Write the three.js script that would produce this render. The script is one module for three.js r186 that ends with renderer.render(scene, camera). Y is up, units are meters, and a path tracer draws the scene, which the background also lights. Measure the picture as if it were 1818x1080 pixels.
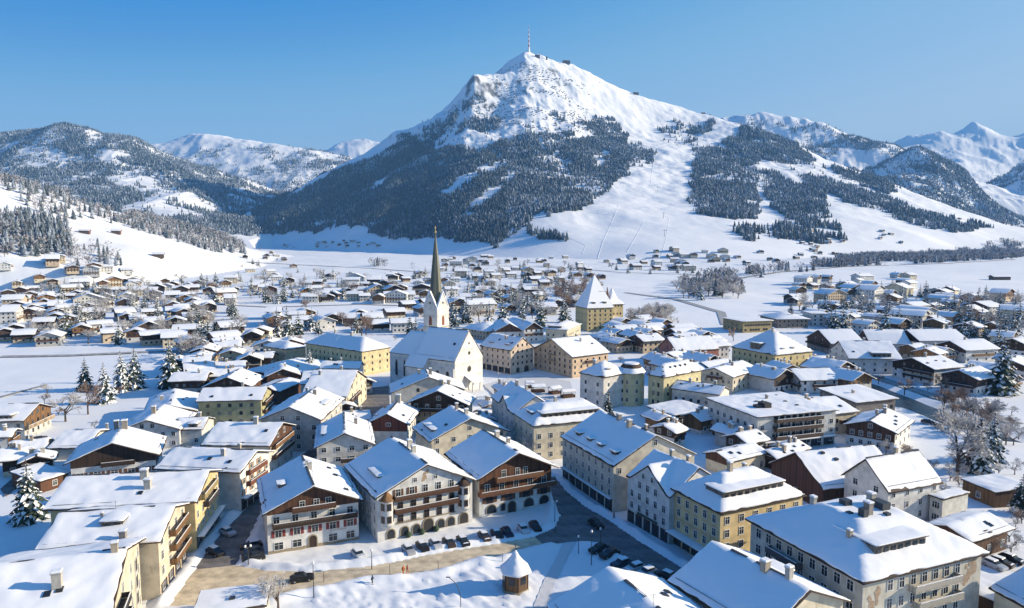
import * as THREE from 'three';
import { mergeGeometries } from 'three/addons/utils/BufferGeometryUtils.js';
import { RoundedBoxGeometry } from 'three/addons/geometries/RoundedBoxGeometry.js';

// ---------- camera, sky, sun, exposure ----------
const scene = new THREE.Scene();
const EYE = 64, FOCAL = 1213, PITCH = Math.atan(110 / FOCAL);          // drone height (m); lens in pixels of an 1818 x 1080 frame
const camera = new THREE.PerspectiveCamera(2 * Math.atan(540 / FOCAL) * 180 / Math.PI, 1818 / 1080, 1, 40000);
camera.position.set(0, EYE, 0); camera.rotation.x = -PITCH;
scene.add(camera); camera.updateMatrixWorld();
const renderer = new THREE.WebGLRenderer({ antialias: true });
renderer.toneMapping = THREE.LinearToneMapping;
renderer.toneMappingExposure = 1.88;
renderer.shadowMap.enabled = true;

const clamp = (x, a = 0, b = 1) => Math.min(b, Math.max(a, x)), EXPO = 1.88;
const SUN = new THREE.Vector3(0.94, 0.352, -0.06).normalize();
{
  const W = 1024, H = 512, a = new Float32Array(W * H * 4);
  const stops = [[0, [0.60, 0.77, 0.88]], [0.095, [0.515, 0.70, 0.855]], [0.16, [0.325, 0.56, 0.82]], [0.21, [0.245, 0.505, 0.78]], [0.278, [0.125, 0.39, 0.735]], [0.31, [0.085, 0.33, 0.71]], [0.356, [0.038, 0.28, 0.69]], [0.65, [0.030, 0.175, 0.54]], [1, [0.026, 0.14, 0.47]]];
  for (let j = 0; j < H; j++) {
    const el = (j + 0.5) / H * Math.PI - Math.PI / 2, s = Math.max(0, Math.sin(el));
    for (let i = 0; i < W; i++) {
      const az = (i + 0.5) / W * 2 * Math.PI - Math.PI;
      const dx = Math.cos(el) * Math.cos(az), dz = Math.cos(el) * Math.sin(az), dy = Math.sin(el);
      const flat = Math.hypot(SUN.x, SUN.z), q = s * (1 - 0.6 * (Math.cos(az) * SUN.x + Math.sin(az) * SUN.z) / flat); // paler towards the sun, deeper away from it
      let k = 0; while (k < stops.length - 2 && q > stops[k + 1][0]) k++;
      const [s0, c0] = stops[k], [s1, c1] = stops[k + 1], t = clamp((q - s0) / (s1 - s0));
      const cs = Math.max(0, dx * SUN.x + dy * SUN.y + dz * SUN.z), glow = 0.06 * cs ** 6;
      const o = (j * W + i) * 4;
      for (let c = 0; c < 3; c++) a[o + c] = (c0[c] + (c1[c] - c0[c]) * t + glow) / EXPO;
      a[o + 3] = 1;
    }
  }
  const sky = new THREE.DataTexture(a, W, H, THREE.RGBAFormat, THREE.FloatType);
  sky.mapping = THREE.EquirectangularReflectionMapping; sky.magFilter = sky.minFilter = THREE.LinearFilter; sky.needsUpdate = true;
  scene.background = sky; scene.environment = sky;
}
const sun = new THREE.DirectionalLight(new THREE.Color(1.0, 0.85, 0.62), 5.0);
sun.position.copy(SUN).multiplyScalar(3000).add(new THREE.Vector3(0, 0, -400)); sun.target.position.set(0, 0, -400);
sun.castShadow = true; sun.shadow.mapSize.set(4096, 4096);
Object.assign(sun.shadow.camera, { left: -2500, right: 2500, top: 2500, bottom: -2500, near: 10, far: 9000 });
scene.add(sun, sun.target);
scene.fog = new THREE.FogExp2(new THREE.Color().setRGB(0.22, 0.52, 1.0), 0.00006);

// ---------- helpers ----------
let seed = 20240117;
function rnd() { seed = (seed + 0x6D2B79F5) | 0; let t = Math.imul(seed ^ (seed >>> 15), 1 | seed); t = (t + Math.imul(t ^ (t >>> 7), 61 | t)) ^ t; return ((t ^ (t >>> 14)) >>> 0) / 4294967296; }
const rr = (a, b) => a + (b - a) * rnd(), pick = a => a[Math.floor(rnd() * a.length)];
const lerp = (a, b, t) => a + (b - a) * t;
const sstep = (a, b, x) => { const t = clamp((x - a) / (b - a)); return t * t * (3 - 2 * t); };
function hash2(i, j) { let h = Math.imul(i, 374761393) + Math.imul(j, 668265263) | 0; h = Math.imul(h ^ (h >>> 13), 1274126177); return ((h ^ (h >>> 16)) >>> 0) / 4294967296; }
function vnoise(x, y) {
  const i = Math.floor(x), j = Math.floor(y), u = x - i, v = y - j, a = u * u * (3 - 2 * u), b = v * v * (3 - 2 * v);
  return lerp(lerp(hash2(i, j), hash2(i + 1, j), a), lerp(hash2(i, j + 1), hash2(i + 1, j + 1), a), b) * 2 - 1;
}
function fbm(x, y, n = 4) { let s = 0, a = 1, f = 1; for (let k = 0; k < n; k++) { s += a * vnoise(x * f + 17.3 * k, y * f - 9.1 * k); a *= 0.5; f *= 2.03; } return s; }
function ridged(x, y, n = 4) { let s = 0, a = 1, f = 1; for (let k = 0; k < n; k++) { s += a * (1 - 2 * Math.abs(vnoise(x * f + 31.7 * k, y * f + 5.9 * k))); a *= 0.5; f *= 2.1; } return s; }
const cP = Math.cos(PITCH), sP = Math.sin(PITCH);
function dirOf(px, py) { const y = -(py - 540) / FOCAL; return [(px - 909) / FOCAL, y * cP - sP, y * sP + cP]; }        // x, y, forward
function atDepth(px, py, d) { const [x, y, f] = dirOf(px, py), k = d / f; return new THREE.Vector3(x * k, EYE + y * k, -d); }
function atHeight(px, py, h) { const [x, y, f] = dirOf(px, py), k = (h - EYE) / y; return new THREE.Vector3(x * k, h, -f * k); }
function toPixel(p) { const x = p.x, y = p.y - EYE, d = -p.z, f = d * cP - y * sP, u = y * cP + d * sP; return [909 + FOCAL * x / f, 540 - FOCAL * u / f, f]; }
const taken = {};
function numbered(n) { if (!(n in taken)) { taken[n] = 0; return n; } return n + '_' + String(++taken[n]).padStart(3, '0'); }
function tag(o, label, category, group, kind) { const u = {}; if (label) u.label = label; if (category) u.category = category; if (group) u.group = group; if (kind) u.kind = kind; o.userData = u; return o; }
function mesh(name, geo, mat, parent) { const m = new THREE.Mesh(geo, mat); m.name = parent && parent !== scene ? name : numbered(name); m.castShadow = m.receiveShadow = true; (parent || scene).add(m); return m; }
function thing(name, label, category, x = 0, y = 0, z = 0, turn = 0, group) { const o = new THREE.Group(); o.name = numbered(name); o.position.set(x, y, z); o.rotation.y = turn; tag(o, label, category, group); scene.add(o); return o; }
function struct(name, geo, mat) { const m = mesh(name, geo, mat); m.userData = { kind: 'structure' }; return m; }
function geoFrom(pos, idx, opt = {}) {
  const g = new THREE.BufferGeometry(); g.setAttribute('position', new THREE.Float32BufferAttribute(pos, 3)); if (idx) g.setIndex(idx);
  if (opt.color) g.setAttribute('color', new THREE.Float32BufferAttribute(opt.color, 3));
  if (opt.uv) g.setAttribute('uv', new THREE.Float32BufferAttribute(opt.uv, 2));
  g.computeVertexNormals(); return g;
}
function box(w, h, d, x = 0, y = 0, z = 0, ry = 0) { const g = new THREE.BoxGeometry(w, h, d); if (ry) g.rotateY(ry); g.translate(x, y, z); return g; }
const inPoly = (x, y, p) => { let c = false; for (let i = 0, j = p.length - 1; i < p.length; j = i++) if ((p[i][1] > y) !== (p[j][1] > y) && x < (p[j][0] - p[i][0]) * (y - p[i][1]) / (p[j][1] - p[i][1]) + p[i][0]) c = !c; return c; };

// ---------- textures and materials ----------
function noiseTex(n, fn, srgb) {
  const a = new Uint8Array(n * n * 4);
  for (let j = 0; j < n; j++) for (let i = 0; i < n; i++) { const c = fn(i / n, j / n, i, j); for (let k = 0; k < 3; k++) a[(j * n + i) * 4 + k] = clamp(Array.isArray(c) ? c[k] : c, 0, 1) * 255; a[(j * n + i) * 4 + 3] = 255; }
  const t = new THREE.DataTexture(a, n, n, THREE.RGBAFormat); t.wrapS = t.wrapT = THREE.RepeatWrapping; t.magFilter = THREE.LinearFilter; t.minFilter = THREE.LinearMipmapLinearFilter; t.generateMipmaps = true;
  if (srgb) t.colorSpace = THREE.SRGBColorSpace; t.needsUpdate = true; return t;
}
function tileNoise(u, v, f, oct = 4) { let s = 0, a = 0.5; for (let k = 0; k < oct; k++) { const x = u * f, y = v * f, i = Math.floor(x), j = Math.floor(y), p = x - i, q = y - j, aa = p * p * (3 - 2 * p), bb = q * q * (3 - 2 * q), w = n => ((n % f) + f) % f, h = (m, n) => hash2(w(m) + 131 * k, w(n) + 71 * k); s += a * lerp(lerp(h(i, j), h(i + 1, j), aa), lerp(h(i, j + 1), h(i + 1, j + 1), aa), bb); a *= 0.5; f *= 2; } return s; }
const snowBump = noiseTex(512, (u, v) => tileNoise(u, v, 6, 6));
const plasterTex = noiseTex(256, (u, v) => { const n = 0.80 + 0.24 * tileNoise(u, v, 4, 6) + 0.06 * (tileNoise(u, v, 40, 2) - 0.4) - 0.10 * clamp((tileNoise(u, v * 0.2 % 1, 16, 2) - 0.52) * 5); return [n, n * 0.995, n * 0.985]; }, true);
const woodTex = noiseTex(256, (u, v, i) => { const pl = Math.floor(u * 16), e = (u * 16) % 1, t = 0.72 + 0.28 * hash2(pl, 3) - (e < 0.08 ? 0.35 : 0) + 0.16 * (tileNoise(u, v * 0.25, 64, 2) - 0.4); return [t, t, t]; }, true);
const roadTex = noiseTex(512, (u, v) => { const n = tileNoise(u, v, 4, 6), g = tileNoise(u, v, 48, 3); const t = 0.88 + 0.35 * (n - 0.47) + 0.22 * (g - 0.4); return [t, t, t]; }, true);
const lin = (r, g, b) => new THREE.Color().setRGB(r, g, b);
const std = (c, rough = 0.85, o = {}) => new THREE.MeshStandardMaterial({ color: Array.isArray(c) ? lin(...c) : c, roughness: rough, ...o });
const M = {
  snow: std([0.78, 0.79, 0.805], 0.75, { bumpMap: snowBump, bumpScale: 0.12 }),
  roofSnow: std([0.82, 0.825, 0.835], 0.7, { bumpMap: snowBump, bumpScale: 0.05 }),
  glass: std([0.018, 0.024, 0.032], 0.12, { metalness: 0.0 }),
  frameWhite: std([0.66, 0.66, 0.64], 0.6),
  frameBrown: std([0.10, 0.05, 0.028], 0.7),
  eaveWood: std([0.075, 0.042, 0.026], 0.8, { map: woodTex }),
  metal: std([0.06, 0.065, 0.07], 0.5, { metalness: 0.4 }),
  steel: std([0.38, 0.4, 0.42], 0.4, { metalness: 0.6 }),
  copper: std([0.16, 0.17, 0.15], 0.6),
};
const plasterCache = {}, woodCache = {};
const plaster = c => plasterCache[c] ||= std(c.split(',').map(Number), 0.9, { map: plasterTex });
const wood = c => woodCache[c] ||= std(c.split(',').map(Number), 0.8, { map: woodTex });
// ---------- the land: height of plain, hills and mountains ----------
function solveRBF(pts, c2) {
  const n = pts.length + 1, A = [];
  for (let i = 0; i < n; i++) { A.push(new Float64Array(n + 1)); }
  for (let i = 0; i < n - 1; i++) { for (let j = 0; j < n - 1; j++) A[i][j] = Math.sqrt((pts[i].x - pts[j].x) ** 2 + (pts[i].z - pts[j].z) ** 2 + c2); A[i][i] -= 0; A[i][n - 1] = A[n - 1][i] = 1; A[i][n] = pts[i].y; }
  for (let i = 0; i < n; i++) {
    let p = i; for (let r = i + 1; r < n; r++) if (Math.abs(A[r][i]) > Math.abs(A[p][i])) p = r; [A[i], A[p]] = [A[p], A[i]];
    for (let r = i + 1; r < n; r++) { const f = A[r][i] / A[i][i]; if (f) for (let k = i; k <= n; k++) A[r][k] -= f * A[i][k]; }
  }
  const w = new Float64Array(n);
  for (let i = n - 1; i >= 0; i--) { let s = A[i][n]; for (let k = i + 1; k < n; k++) s -= A[i][k] * w[k]; w[i] = s / A[i][i]; }
  return w;
}
// a layer of relief: skyline, face and foot points given where the photograph shows them (column, row) and their distance in metres
function layer(sky, face, foot, o = {}) {
  const pts = [], add = (px, py, d) => { pts.push(atDepth(px, py, d)); return pts[pts.length - 1]; };
  for (const [px, py, d] of sky) { const p = add(px, py, d), k1 = 1 + (o.back || 900) / d, k2 = 1 + 2.4 * (o.back || 900) / d; pts.push(new THREE.Vector3(p.x * k1, p.y * (o.drop ?? 0.55), p.z * k1)); if (o.far !== false) pts.push(new THREE.Vector3(p.x * k2, -60, p.z * k2)); }
  for (const f of face) add(...f);
  for (const [px, py, d] of foot) { const p = add(px, py, d), k = 1 - (o.fore || 260) / d; pts.push(new THREE.Vector3(p.x * k, p.y - (o.sink || 40), p.z * k)); }
  const w = solveRBF(pts, o.c2 ?? 900), n = pts.length, X = pts.map(p => p.x), Z = pts.map(p => p.z);
  const bx = [Math.min(...X) - 300, Math.max(...X) + 300], bz = [Math.min(...Z) - 100, Math.max(...Z) + 100], top = Math.max(...pts.map(p => p.y));
  return (x, z) => {
    if (x < bx[0] || x > bx[1] || z < bz[0] || z > bz[1]) return -500;
    let s = w[n]; for (let i = 0; i < n; i++) { const a = x - X[i], b = z - Z[i]; s += w[i] * Math.sqrt(a * a + b * b + (o.c2 ?? 900)); }
    const edge = Math.min(x - bx[0], bx[1] - x, z - bz[0], bz[1] - z); if (edge < 400) s -= (1 - edge / 400) * 300;
    if (s > -40 && o.noise) { const q = clamp((s - 20) / (top * 0.35)); s += q * o.noise(x, z, s, top); }
    return s;
  };
}
const rocky = (amp, L) => (x, z, s, top) => amp * (ridged(x / L, z / L, 4) - 0.25) * (0.4 + 0.9 * clamp(s / top)) ;
const LAND = {
  horn: layer(
    [[938, 96, 4600], [921, 102, 4570], [905, 113, 4550], [884, 134, 4500], [862, 138, 4400], [838, 142, 4300], [826, 163, 4280], [800, 194, 4250], [770, 210, 4250], [740, 223, 4280], [718, 233, 4240], [700, 241, 4120], [690, 264, 4050], [640, 286, 3960], [580, 311, 3950], [540, 331, 3950], [480, 363, 3950], [440, 384, 3850], [400, 402, 3800],
      [965, 103, 4600], [1010, 112, 4650], [1050, 130, 4650], [1090, 151, 4700], [1150, 174, 4700], [1210, 191, 4700], [1265, 206, 4600], [1310, 222, 4450], [1345, 234, 4300], [1400, 252, 4200], [1440, 271, 4100], [1500, 296, 3900], [1560, 318, 3750], [1620, 345, 3500], [1690, 372, 3300], [1750, 392, 3200]],
    [[938, 135, 4420], [938, 165, 4250], [938, 200, 4050], [938, 250, 3750], [938, 300, 3250], [938, 350, 2760], [938, 400, 2300], [880, 170, 4250], [872, 200, 4120], [860, 240, 3880], [840, 190, 4130], [840, 240, 3840], [840, 300, 3230], [840, 350, 2780], [840, 400, 2420], [800, 240, 3950], [770, 250, 4000], [770, 300, 3600], [770, 350, 3020], [770, 400, 2580],
      [700, 290, 3850], [700, 340, 3350], [700, 380, 2950], [700, 415, 2650], [620, 340, 3700], [620, 380, 3250], [620, 410, 2950], [540, 360, 3750], [540, 395, 3450], [480, 393, 3550], [1000, 160, 4400], [1000, 200, 4150], [1000, 240, 3850], [1000, 290, 3450], [1000, 330, 2950], [1000, 375, 2420], [1000, 420, 2080],
      [1060, 180, 4420], [1060, 225, 4120], [1060, 262, 3820], [1060, 300, 3350], [1060, 350, 2800], [1060, 400, 2330], [1060, 440, 1960], [1100, 195, 4420], [1110, 235, 4150], [1110, 280, 3600], [1110, 330, 3000], [1110, 380, 2430], [1110, 425, 2030], [1160, 215, 4430], [1160, 245, 4150], [1165, 264, 3780], [1165, 300, 3380], [1165, 350, 2850], [1165, 400, 2300], [1165, 440, 1900],
      [1230, 228, 4420], [1230, 262, 3950], [1230, 300, 3450], [1230, 350, 2900], [1230, 400, 2330], [1230, 440, 1920], [1300, 258, 4050], [1300, 300, 3480], [1300, 350, 2930], [1300, 392, 2430], [1300, 432, 2030], [1370, 285, 3750], [1370, 325, 3300], [1370, 372, 2780], [1370, 412, 2330], [1450, 312, 3500], [1450, 352, 3050], [1450, 392, 2620], [1450, 430, 2230], [1530, 342, 3300], [1530, 382, 2820], [1530, 418, 2420], [1620, 385, 2950], [1620, 415, 2550], [1700, 405, 2850]],
    [[440, 424, 3700], [520, 432, 3300], [600, 438, 2950], [700, 446, 2500], [800, 452, 2150], [900, 458, 1960], [1000, 463, 1850], [1060, 466, 1760], [1150, 468, 1720], [1300, 466, 1740], [1420, 460, 1880], [1550, 451, 2150], [1700, 438, 2550], [1790, 425, 2900]],
    { noise: (x, z, s, top) => { const q = clamp((s - 380) / 400); return (6 + 13 * q) * (1 - 0.8 * sstep(250, 650, x)) * (ridged(x / 230, z / 230, 5) - 0.3) + 5 * fbm(x / 70, z / 70, 3) + 11 * sstep(0, 300, x) * (1 - q) * fbm(x / 150 + 3, z / 150, 3); }, c2: 900 }),
  nearHill: layer(
    [[-260, 262, 1350], [-130, 292, 1320], [0, 322, 1300], [60, 338, 1320], [110, 352, 1350], [160, 368, 1400], [215, 384, 1460], [300, 402, 1560], [370, 419, 1660], [430, 436, 1780]],
    [[-150, 380, 980], [0, 362, 1150], [0, 395, 1000], [0, 440, 880], [100, 385, 1180], [100, 418, 1020], [100, 455, 900], [200, 402, 1300], [200, 425, 1120], [200, 455, 960], [280, 425, 1300], [280, 452, 1060], [350, 440, 1400], [390, 447, 1550]],
    [[-260, 535, 640], [-120, 522, 680], [0, 508, 740], [100, 502, 790], [200, 497, 830], [280, 486, 920], [340, 474, 1060], [400, 460, 1350], [450, 448, 1800]],
    { back: 420, fore: 90, sink: 6, drop: 0.7, c2: 900, noise: (x, z) => 3.2 * fbm(x / 70, z / 70, 4) }),
  leftHill: layer(
    [[-260, 230, 5200], [-90, 240, 5200], [0, 240, 5150], [60, 236, 5100], [105, 228, 5000], [145, 226, 5000], [200, 241, 5000], [265, 263, 5100], [320, 284, 5200], [400, 312, 5200], [450, 328, 5200], [500, 345, 5200], [560, 360, 5300], [620, 372, 5400]],
    [[-120, 300, 4500], [0, 275, 4750], [0, 300, 4450], [0, 335, 3950], [100, 270, 4650], [100, 305, 4450], [100, 340, 4000], [200, 280, 4600], [200, 310, 4400], [200, 340, 4000], [300, 312, 4550], [300, 345, 3950], [300, 378, 3450], [380, 330, 4700], [400, 350, 4300], [400, 382, 3800], [450, 395, 3650], [500, 375, 4500]],
    [[-260, 400, 3100], [0, 396, 3150], [200, 402, 3200], [350, 410, 3200], [450, 414, 3400], [540, 408, 3900]],
    { noise: (x, z) => 20 * (ridged(x / 420, z / 420, 4) - 0.2), c2: 2500 }),
  plateau: layer(
    [[120, 292, 7200], [180, 277, 7200], [240, 264, 7200], [290, 257, 7250], [318, 246, 7250], [338, 238, 7250], [358, 239, 7250], [400, 243, 7200], [450, 249, 7100], [500, 258, 7000], [530, 266, 6900], [575, 270, 6850], [610, 278, 7000], [650, 292, 7100], [720, 310, 7200]],
    [[250, 285, 6700], [320, 280, 6700], [400, 268, 6750], [400, 300, 6300], [450, 290, 6400], [500, 285, 6450], [500, 325, 5900], [560, 305, 6200], [600, 320, 6100], [440, 322, 5950]],
    [[200, 335, 5700], [350, 345, 5650], [500, 358, 5500], [650, 372, 5600]],
    { noise: (x, z) => 20 * (ridged(x / 420, z / 420, 4) - 0.2), c2: 3000 }),
  distantPeak: layer(
    [[520, 300, 11000], [565, 284, 11000], [598, 267, 10900], [612, 254, 10800], [645, 250, 10800], [668, 256, 10800], [700, 258, 10800], [745, 270, 10800], [820, 290, 10800]],
    [[600, 290, 10000], [640, 280, 10100], [690, 290, 10000]], [[520, 340, 9200], [640, 340, 9200], [800, 345, 9200]],
    { noise: (x, z) => 30 * (ridged(x / 500, z / 500, 4) - 0.2), c2: 4000 }),
  rightRidge: layer(
    [[1200, 232, 6300], [1260, 216, 6200], [1300, 211, 6000], [1345, 204, 6000], [1380, 204, 6000], [1420, 212, 5900], [1470, 225, 5700], [1500, 240, 5600], [1540, 252, 5400], [1590, 264, 5200], [1650, 290, 5200], [1720, 320, 5200]],
    [[1350, 235, 5700], [1400, 250, 5550], [1430, 270, 5250], [1460, 260, 5400], [1490, 290, 5000], [1540, 284, 5000], [1560, 272, 5050], [1590, 300, 4900]],
    [[1300, 300, 4950], [1420, 315, 4700], [1520, 335, 4600], [1650, 345, 4600], [1740, 350, 4700]],
    { noise: (x, z) => 18 * (ridged(x / 260, z / 260, 4) - 0.2), c2: 2500 }),
  rightHill: layer(
    [[1520, 318, 4500], [1560, 298, 4450], [1600, 276, 4400], [1630, 263, 4400], [1660, 276, 4400], [1700, 303, 4400], [1735, 338, 4300], [1765, 372, 4250], [1810, 398, 4200]],
    [[1580, 330, 3950], [1600, 312, 4100], [1650, 320, 4050], [1660, 350, 3800], [1700, 360, 3900]],
    [[1540, 355, 3600], [1620, 385, 3450], [1700, 405, 3450], [1790, 414, 3600]],
    { noise: (x, z) => 30 * (ridged(x / 300, z / 300, 4) - 0.3), c2: 2500 }),
  farRange: layer(
    [[1500, 285, 10200], [1560, 265, 10100], [1592, 255, 10000], [1618, 239, 10000], [1650, 243, 10000], [1690, 243, 9900], [1708, 234, 9900], [1724, 226, 9900], [1742, 230, 9900], [1770, 240, 9900], [1800, 237, 9900], [1860, 234, 9900], [1960, 246, 9900], [2080, 240, 9900]],
    [[1640, 275, 9200], [1700, 268, 9200], [1740, 262, 9350], [1700, 300, 8400], [1760, 285, 8800], [1780, 310, 8200], [1850, 280, 9000]],
    [[1520, 330, 7600], [1620, 335, 7500], [1750, 345, 7400], [1900, 345, 7500], [2080, 340, 7600]],
    { noise: (x, z) => 55 * (ridged(x / 700, z / 700, 5) - 0.2), c2: 4000 }),
  rightSlope: layer(
    [[1690, 372, 5600], [1725, 345, 5700], [1760, 318, 5700], [1790, 300, 5650], [1820, 288, 5600], [1880, 268, 5600], [1960, 252, 5600], [2100, 240, 5600]],
    [[1780, 350, 5100], [1820, 335, 5100], [1850, 320, 5150], [1900, 340, 4900], [1980, 320, 5000]],
    [[1720, 398, 4700], [1790, 404, 4400], [1860, 405, 4250], [1980, 405, 4200], [2100, 405, 4200]],
    { noise: (x, z) => 45 * (ridged(x / 400, z / 400, 4) - 0.3), c2: 2500 }),
};
const LAYERS = Object.entries(LAND);
function plain(x, z) { const d = -z; return d < 300 ? 0 : 0.012 * (d - 300) * sstep(250, 500, d) + 1.5 * fbm(x / 110, z / 110, 3) * sstep(430, 800, d) * (1 - sstep(2600, 3200, d)); }
function landAt(x, z) { // [height, which]
  let h = plain(x, z), id = 'plain';
  if (z < -560) for (const [n, f] of LAYERS) { const v = f(x, z); if (v > h) { h = v; id = n; } }
  return [h, id];
}
const H = (x, z) => landAt(x, z)[0];
function hit(px, py, d0 = 40) { // first point of the land along the ray of a photograph pixel
  const [dx, dy, df] = dirOf(px, py); let d = d0, prev = d0;
  const above = q => EYE + dy / df * q - H(dx / df * q, -q);
  while (d < 12500) { if (above(d) < 0) { let a = prev, b = d; for (let k = 0; k < 22; k++) { const m = (a + b) / 2; if (above(m) < 0) b = m; else a = m; } return new THREE.Vector3(dx / df * b, H(dx / df * b, -b), -b); } prev = d; d += 2 + d * 0.006; }
  return null;
}
// land meshes: rows of constant distance, finer where slopes face the viewer
const snowRockCol = (x, z, h, id, slope) => {
  let rock = 0;
  if (id !== 'plain' && id !== 'nearHill') {
    const n = fbm(x / 38, z / 38, 4) * 0.5 + fbm(x / 150, z / 150, 2) * 0.3;
    const hi = id === 'horn' ? sstep(560, 900, h) : id === 'farRange' || id === 'distantPeak' ? 0.5 : 0.35;
    rock = clamp((slope - 1.62 + n * 1.1) * 4) * hi;
  }
  return [lerp(0.79, 0.13, rock), lerp(0.80, 0.135, rock), lerp(0.815, 0.145, rock)];
};
{
  const cols = []; for (let p = -620; p < -60; p += 9) cols.push(p); for (let p = -60; p < 1880; p += 2.1) cols.push(p); for (let p = 1880; p <= 2440; p += 9) cols.push(p);
  const rows = []; let d = 520; while (d < 1650) { rows.push(d); d *= 1.0125; } while (d < 4900) { rows.push(d); d += 10.5; } while (d < 7700) { rows.push(d); d += 32; } while (d < 12500) { rows.push(d); d += 62; }
  const nc = cols.length, nr = rows.length, P = new Float32Array(nc * nr * 3), C = new Float32Array(nc * nr * 3), ID = [];
  for (let r = 0; r < nr; r++) for (let c = 0; c < nc; c++) {
    const z = -rows[r], x = (cols[c] - 909) / FOCAL * rows[r] * 0.9959, [h, id] = landAt(x, z), o = (r * nc + c) * 3;
    P[o] = x; P[o + 1] = h; P[o + 2] = z; ID.push(id);
  }
  const colr = (a, b) => a * 3;
  for (let r = 0; r < nr; r++) for (let c = 0; c < nc; c++) {
    const o = r * nc + c, r1 = Math.min(nr - 1, r + 1), r0 = Math.max(0, r - 1), c1 = Math.min(nc - 1, c + 1), c0 = Math.max(0, c - 1);
    const g = (i, k) => P[i * 3 + k], a = r1 * nc + c, b = r0 * nc + c, e = o - c + c1, f = o - c + c0;
    const sz = (g(a, 1) - g(b, 1)) / Math.max(1, Math.abs(g(a, 2) - g(b, 2))), sx = (g(e, 1) - g(f, 1)) / Math.max(1, Math.hypot(g(e, 0) - g(f, 0)));
    C.set(snowRockCol(g(o, 0), g(o, 2), g(o, 1), ID[o], Math.hypot(sx, sz)), o * 3);
  }
  const sets = { plain: [], nearHill: [], horn: [], left: [], right: [] };
  const home = { plain: 'plain', nearHill: 'nearHill', horn: 'horn', leftHill: 'left', plateau: 'left', distantPeak: 'left', rightRidge: 'right', rightHill: 'right', farRange: 'right', rightSlope: 'right' };
  for (let r = 0; r < nr - 1; r++) for (let c = 0; c < nc - 1; c++) { const a = r * nc + c, b = a + 1, e = a + nc, f = e + 1; sets[home[ID[e]]].push(a, b, e, b, f, e); }
  const mat = new THREE.MeshStandardMaterial({ vertexColors: true, roughness: 0.8, bumpMap: snowBump, bumpScale: 0.35 });
  const full = geoFrom(P, [...sets.plain.slice(0, 3)]);
  const idxAll = [].concat(...Object.values(sets).map(() => [])); // normals from the whole sheet so seams stay smooth
  full.setIndex(new THREE.BufferAttribute(new Uint32Array(Object.values(sets).reduce((n, s) => n + s.length, 0)), 1));
  let at = 0; for (const s of Object.values(sets)) for (let i = 0; i < s.length; i++) full.index.array[at++] = s[i];
  full.computeVertexNormals(); const N = full.attributes.normal.array;
  const names = { plain: 'valley_ground', nearHill: 'hillside', horn: 'mountain', left: 'mountains', right: 'mountains' };
  for (const [k, s] of Object.entries(sets)) {
    const map = new Int32Array(nc * nr).fill(-1), p = [], n = [], cl = [], uv = [], ix = new Uint32Array(s.length);
    for (let i = 0; i < s.length; i++) { const v = s[i]; if (map[v] < 0) { map[v] = p.length / 3; p.push(P[v * 3], P[v * 3 + 1], P[v * 3 + 2]); n.push(N[v * 3], N[v * 3 + 1], N[v * 3 + 2]); cl.push(C[v * 3], C[v * 3 + 1], C[v * 3 + 2]); uv.push(P[v * 3] / 70, P[v * 3 + 2] / 70); } ix[i] = map[v]; }
    const g = new THREE.BufferGeometry(); g.setAttribute('position', new THREE.Float32BufferAttribute(p, 3)); g.setAttribute('normal', new THREE.Float32BufferAttribute(n, 3)); g.setAttribute('color', new THREE.Float32BufferAttribute(cl, 3)); g.setAttribute('uv', new THREE.Float32BufferAttribute(uv, 2)); g.setIndex(new THREE.BufferAttribute(ix, 1));
    struct(names[k], g, mat);
  }
}

// groomed edges and berms of the ski runs
for (const line of [[[1162, 266], [1161, 285], [1157, 310], [1154, 332]], [[1099, 362], [1086, 395], [1070, 430], [1060, 462]], [[1142, 396], [1134, 412], [1122, 432], [1112, 450]], [[1188, 388], [1182, 425], [1173, 458]], [[975, 400], [1005, 420], [1040, 436], [1034, 452]], [[985, 372], [1030, 376], [1088, 382]]]) {
  const pts = []; for (let i = 0; i < line.length - 1; i++) for (let k = 0; k < 14; k++) { const p = hit(lerp(line[i][0], line[i + 1][0], k / 14), lerp(line[i][1], line[i + 1][1], k / 14), 900); if (p) pts.push(p.add(new THREE.Vector3(0, -1.35, 0))); }
  struct('snow_bank', new THREE.TubeGeometry(new THREE.CatmullRomCurve3(pts), 160, 1.9, 6), M.snow);
}
// ---------- woods on the slopes: real trees, one object for each wood ----------
function firFar(seedN, frost, tiers = 3, sides = 6) { // unit height fir with ragged tiers, frosted towards the tips
  const p = [], c = []; let s = seedN; const r = () => { s = (s * 16807) % 2147483647; return s / 2147483647; };
  const dark = [0.013, 0.030, 0.034], white = [0.46, 0.52, 0.60];
  const put = (x, y, z, f) => { p.push(x, y, z); for (let k = 0; k < 3; k++) c.push(lerp(dark[k], white[k], clamp(f))); };
  for (let t = 0; t < tiers; t++) {
    const y0 = 0.06 + 0.8 * t / tiers, y1 = Math.min(1, y0 + 1.15 / tiers + (t === tiers - 1 ? 0.1 : 0)), R = 0.265 * (1 - 0.78 * t / tiers), off = r() * 6;
    const ring = []; for (let i = 0; i < sides; i++) { const a = off + i / sides * 6.283, q = R * (0.7 + 0.6 * r()); ring.push([Math.cos(a) * q, y0 - 0.05 * r(), Math.sin(a) * q, frost * (0.2 + 1.3 * r())]); }
    for (let i = 0; i < sides; i++) { const a = ring[i], b = ring[(i + 1) % sides]; put(0, y1, 0, frost * 0.5); put(b[0], b[1], b[2], b[3]); put(a[0], a[1], a[2], a[3]); }
  }
  return geoFrom(p, null, { color: c });
}
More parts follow.
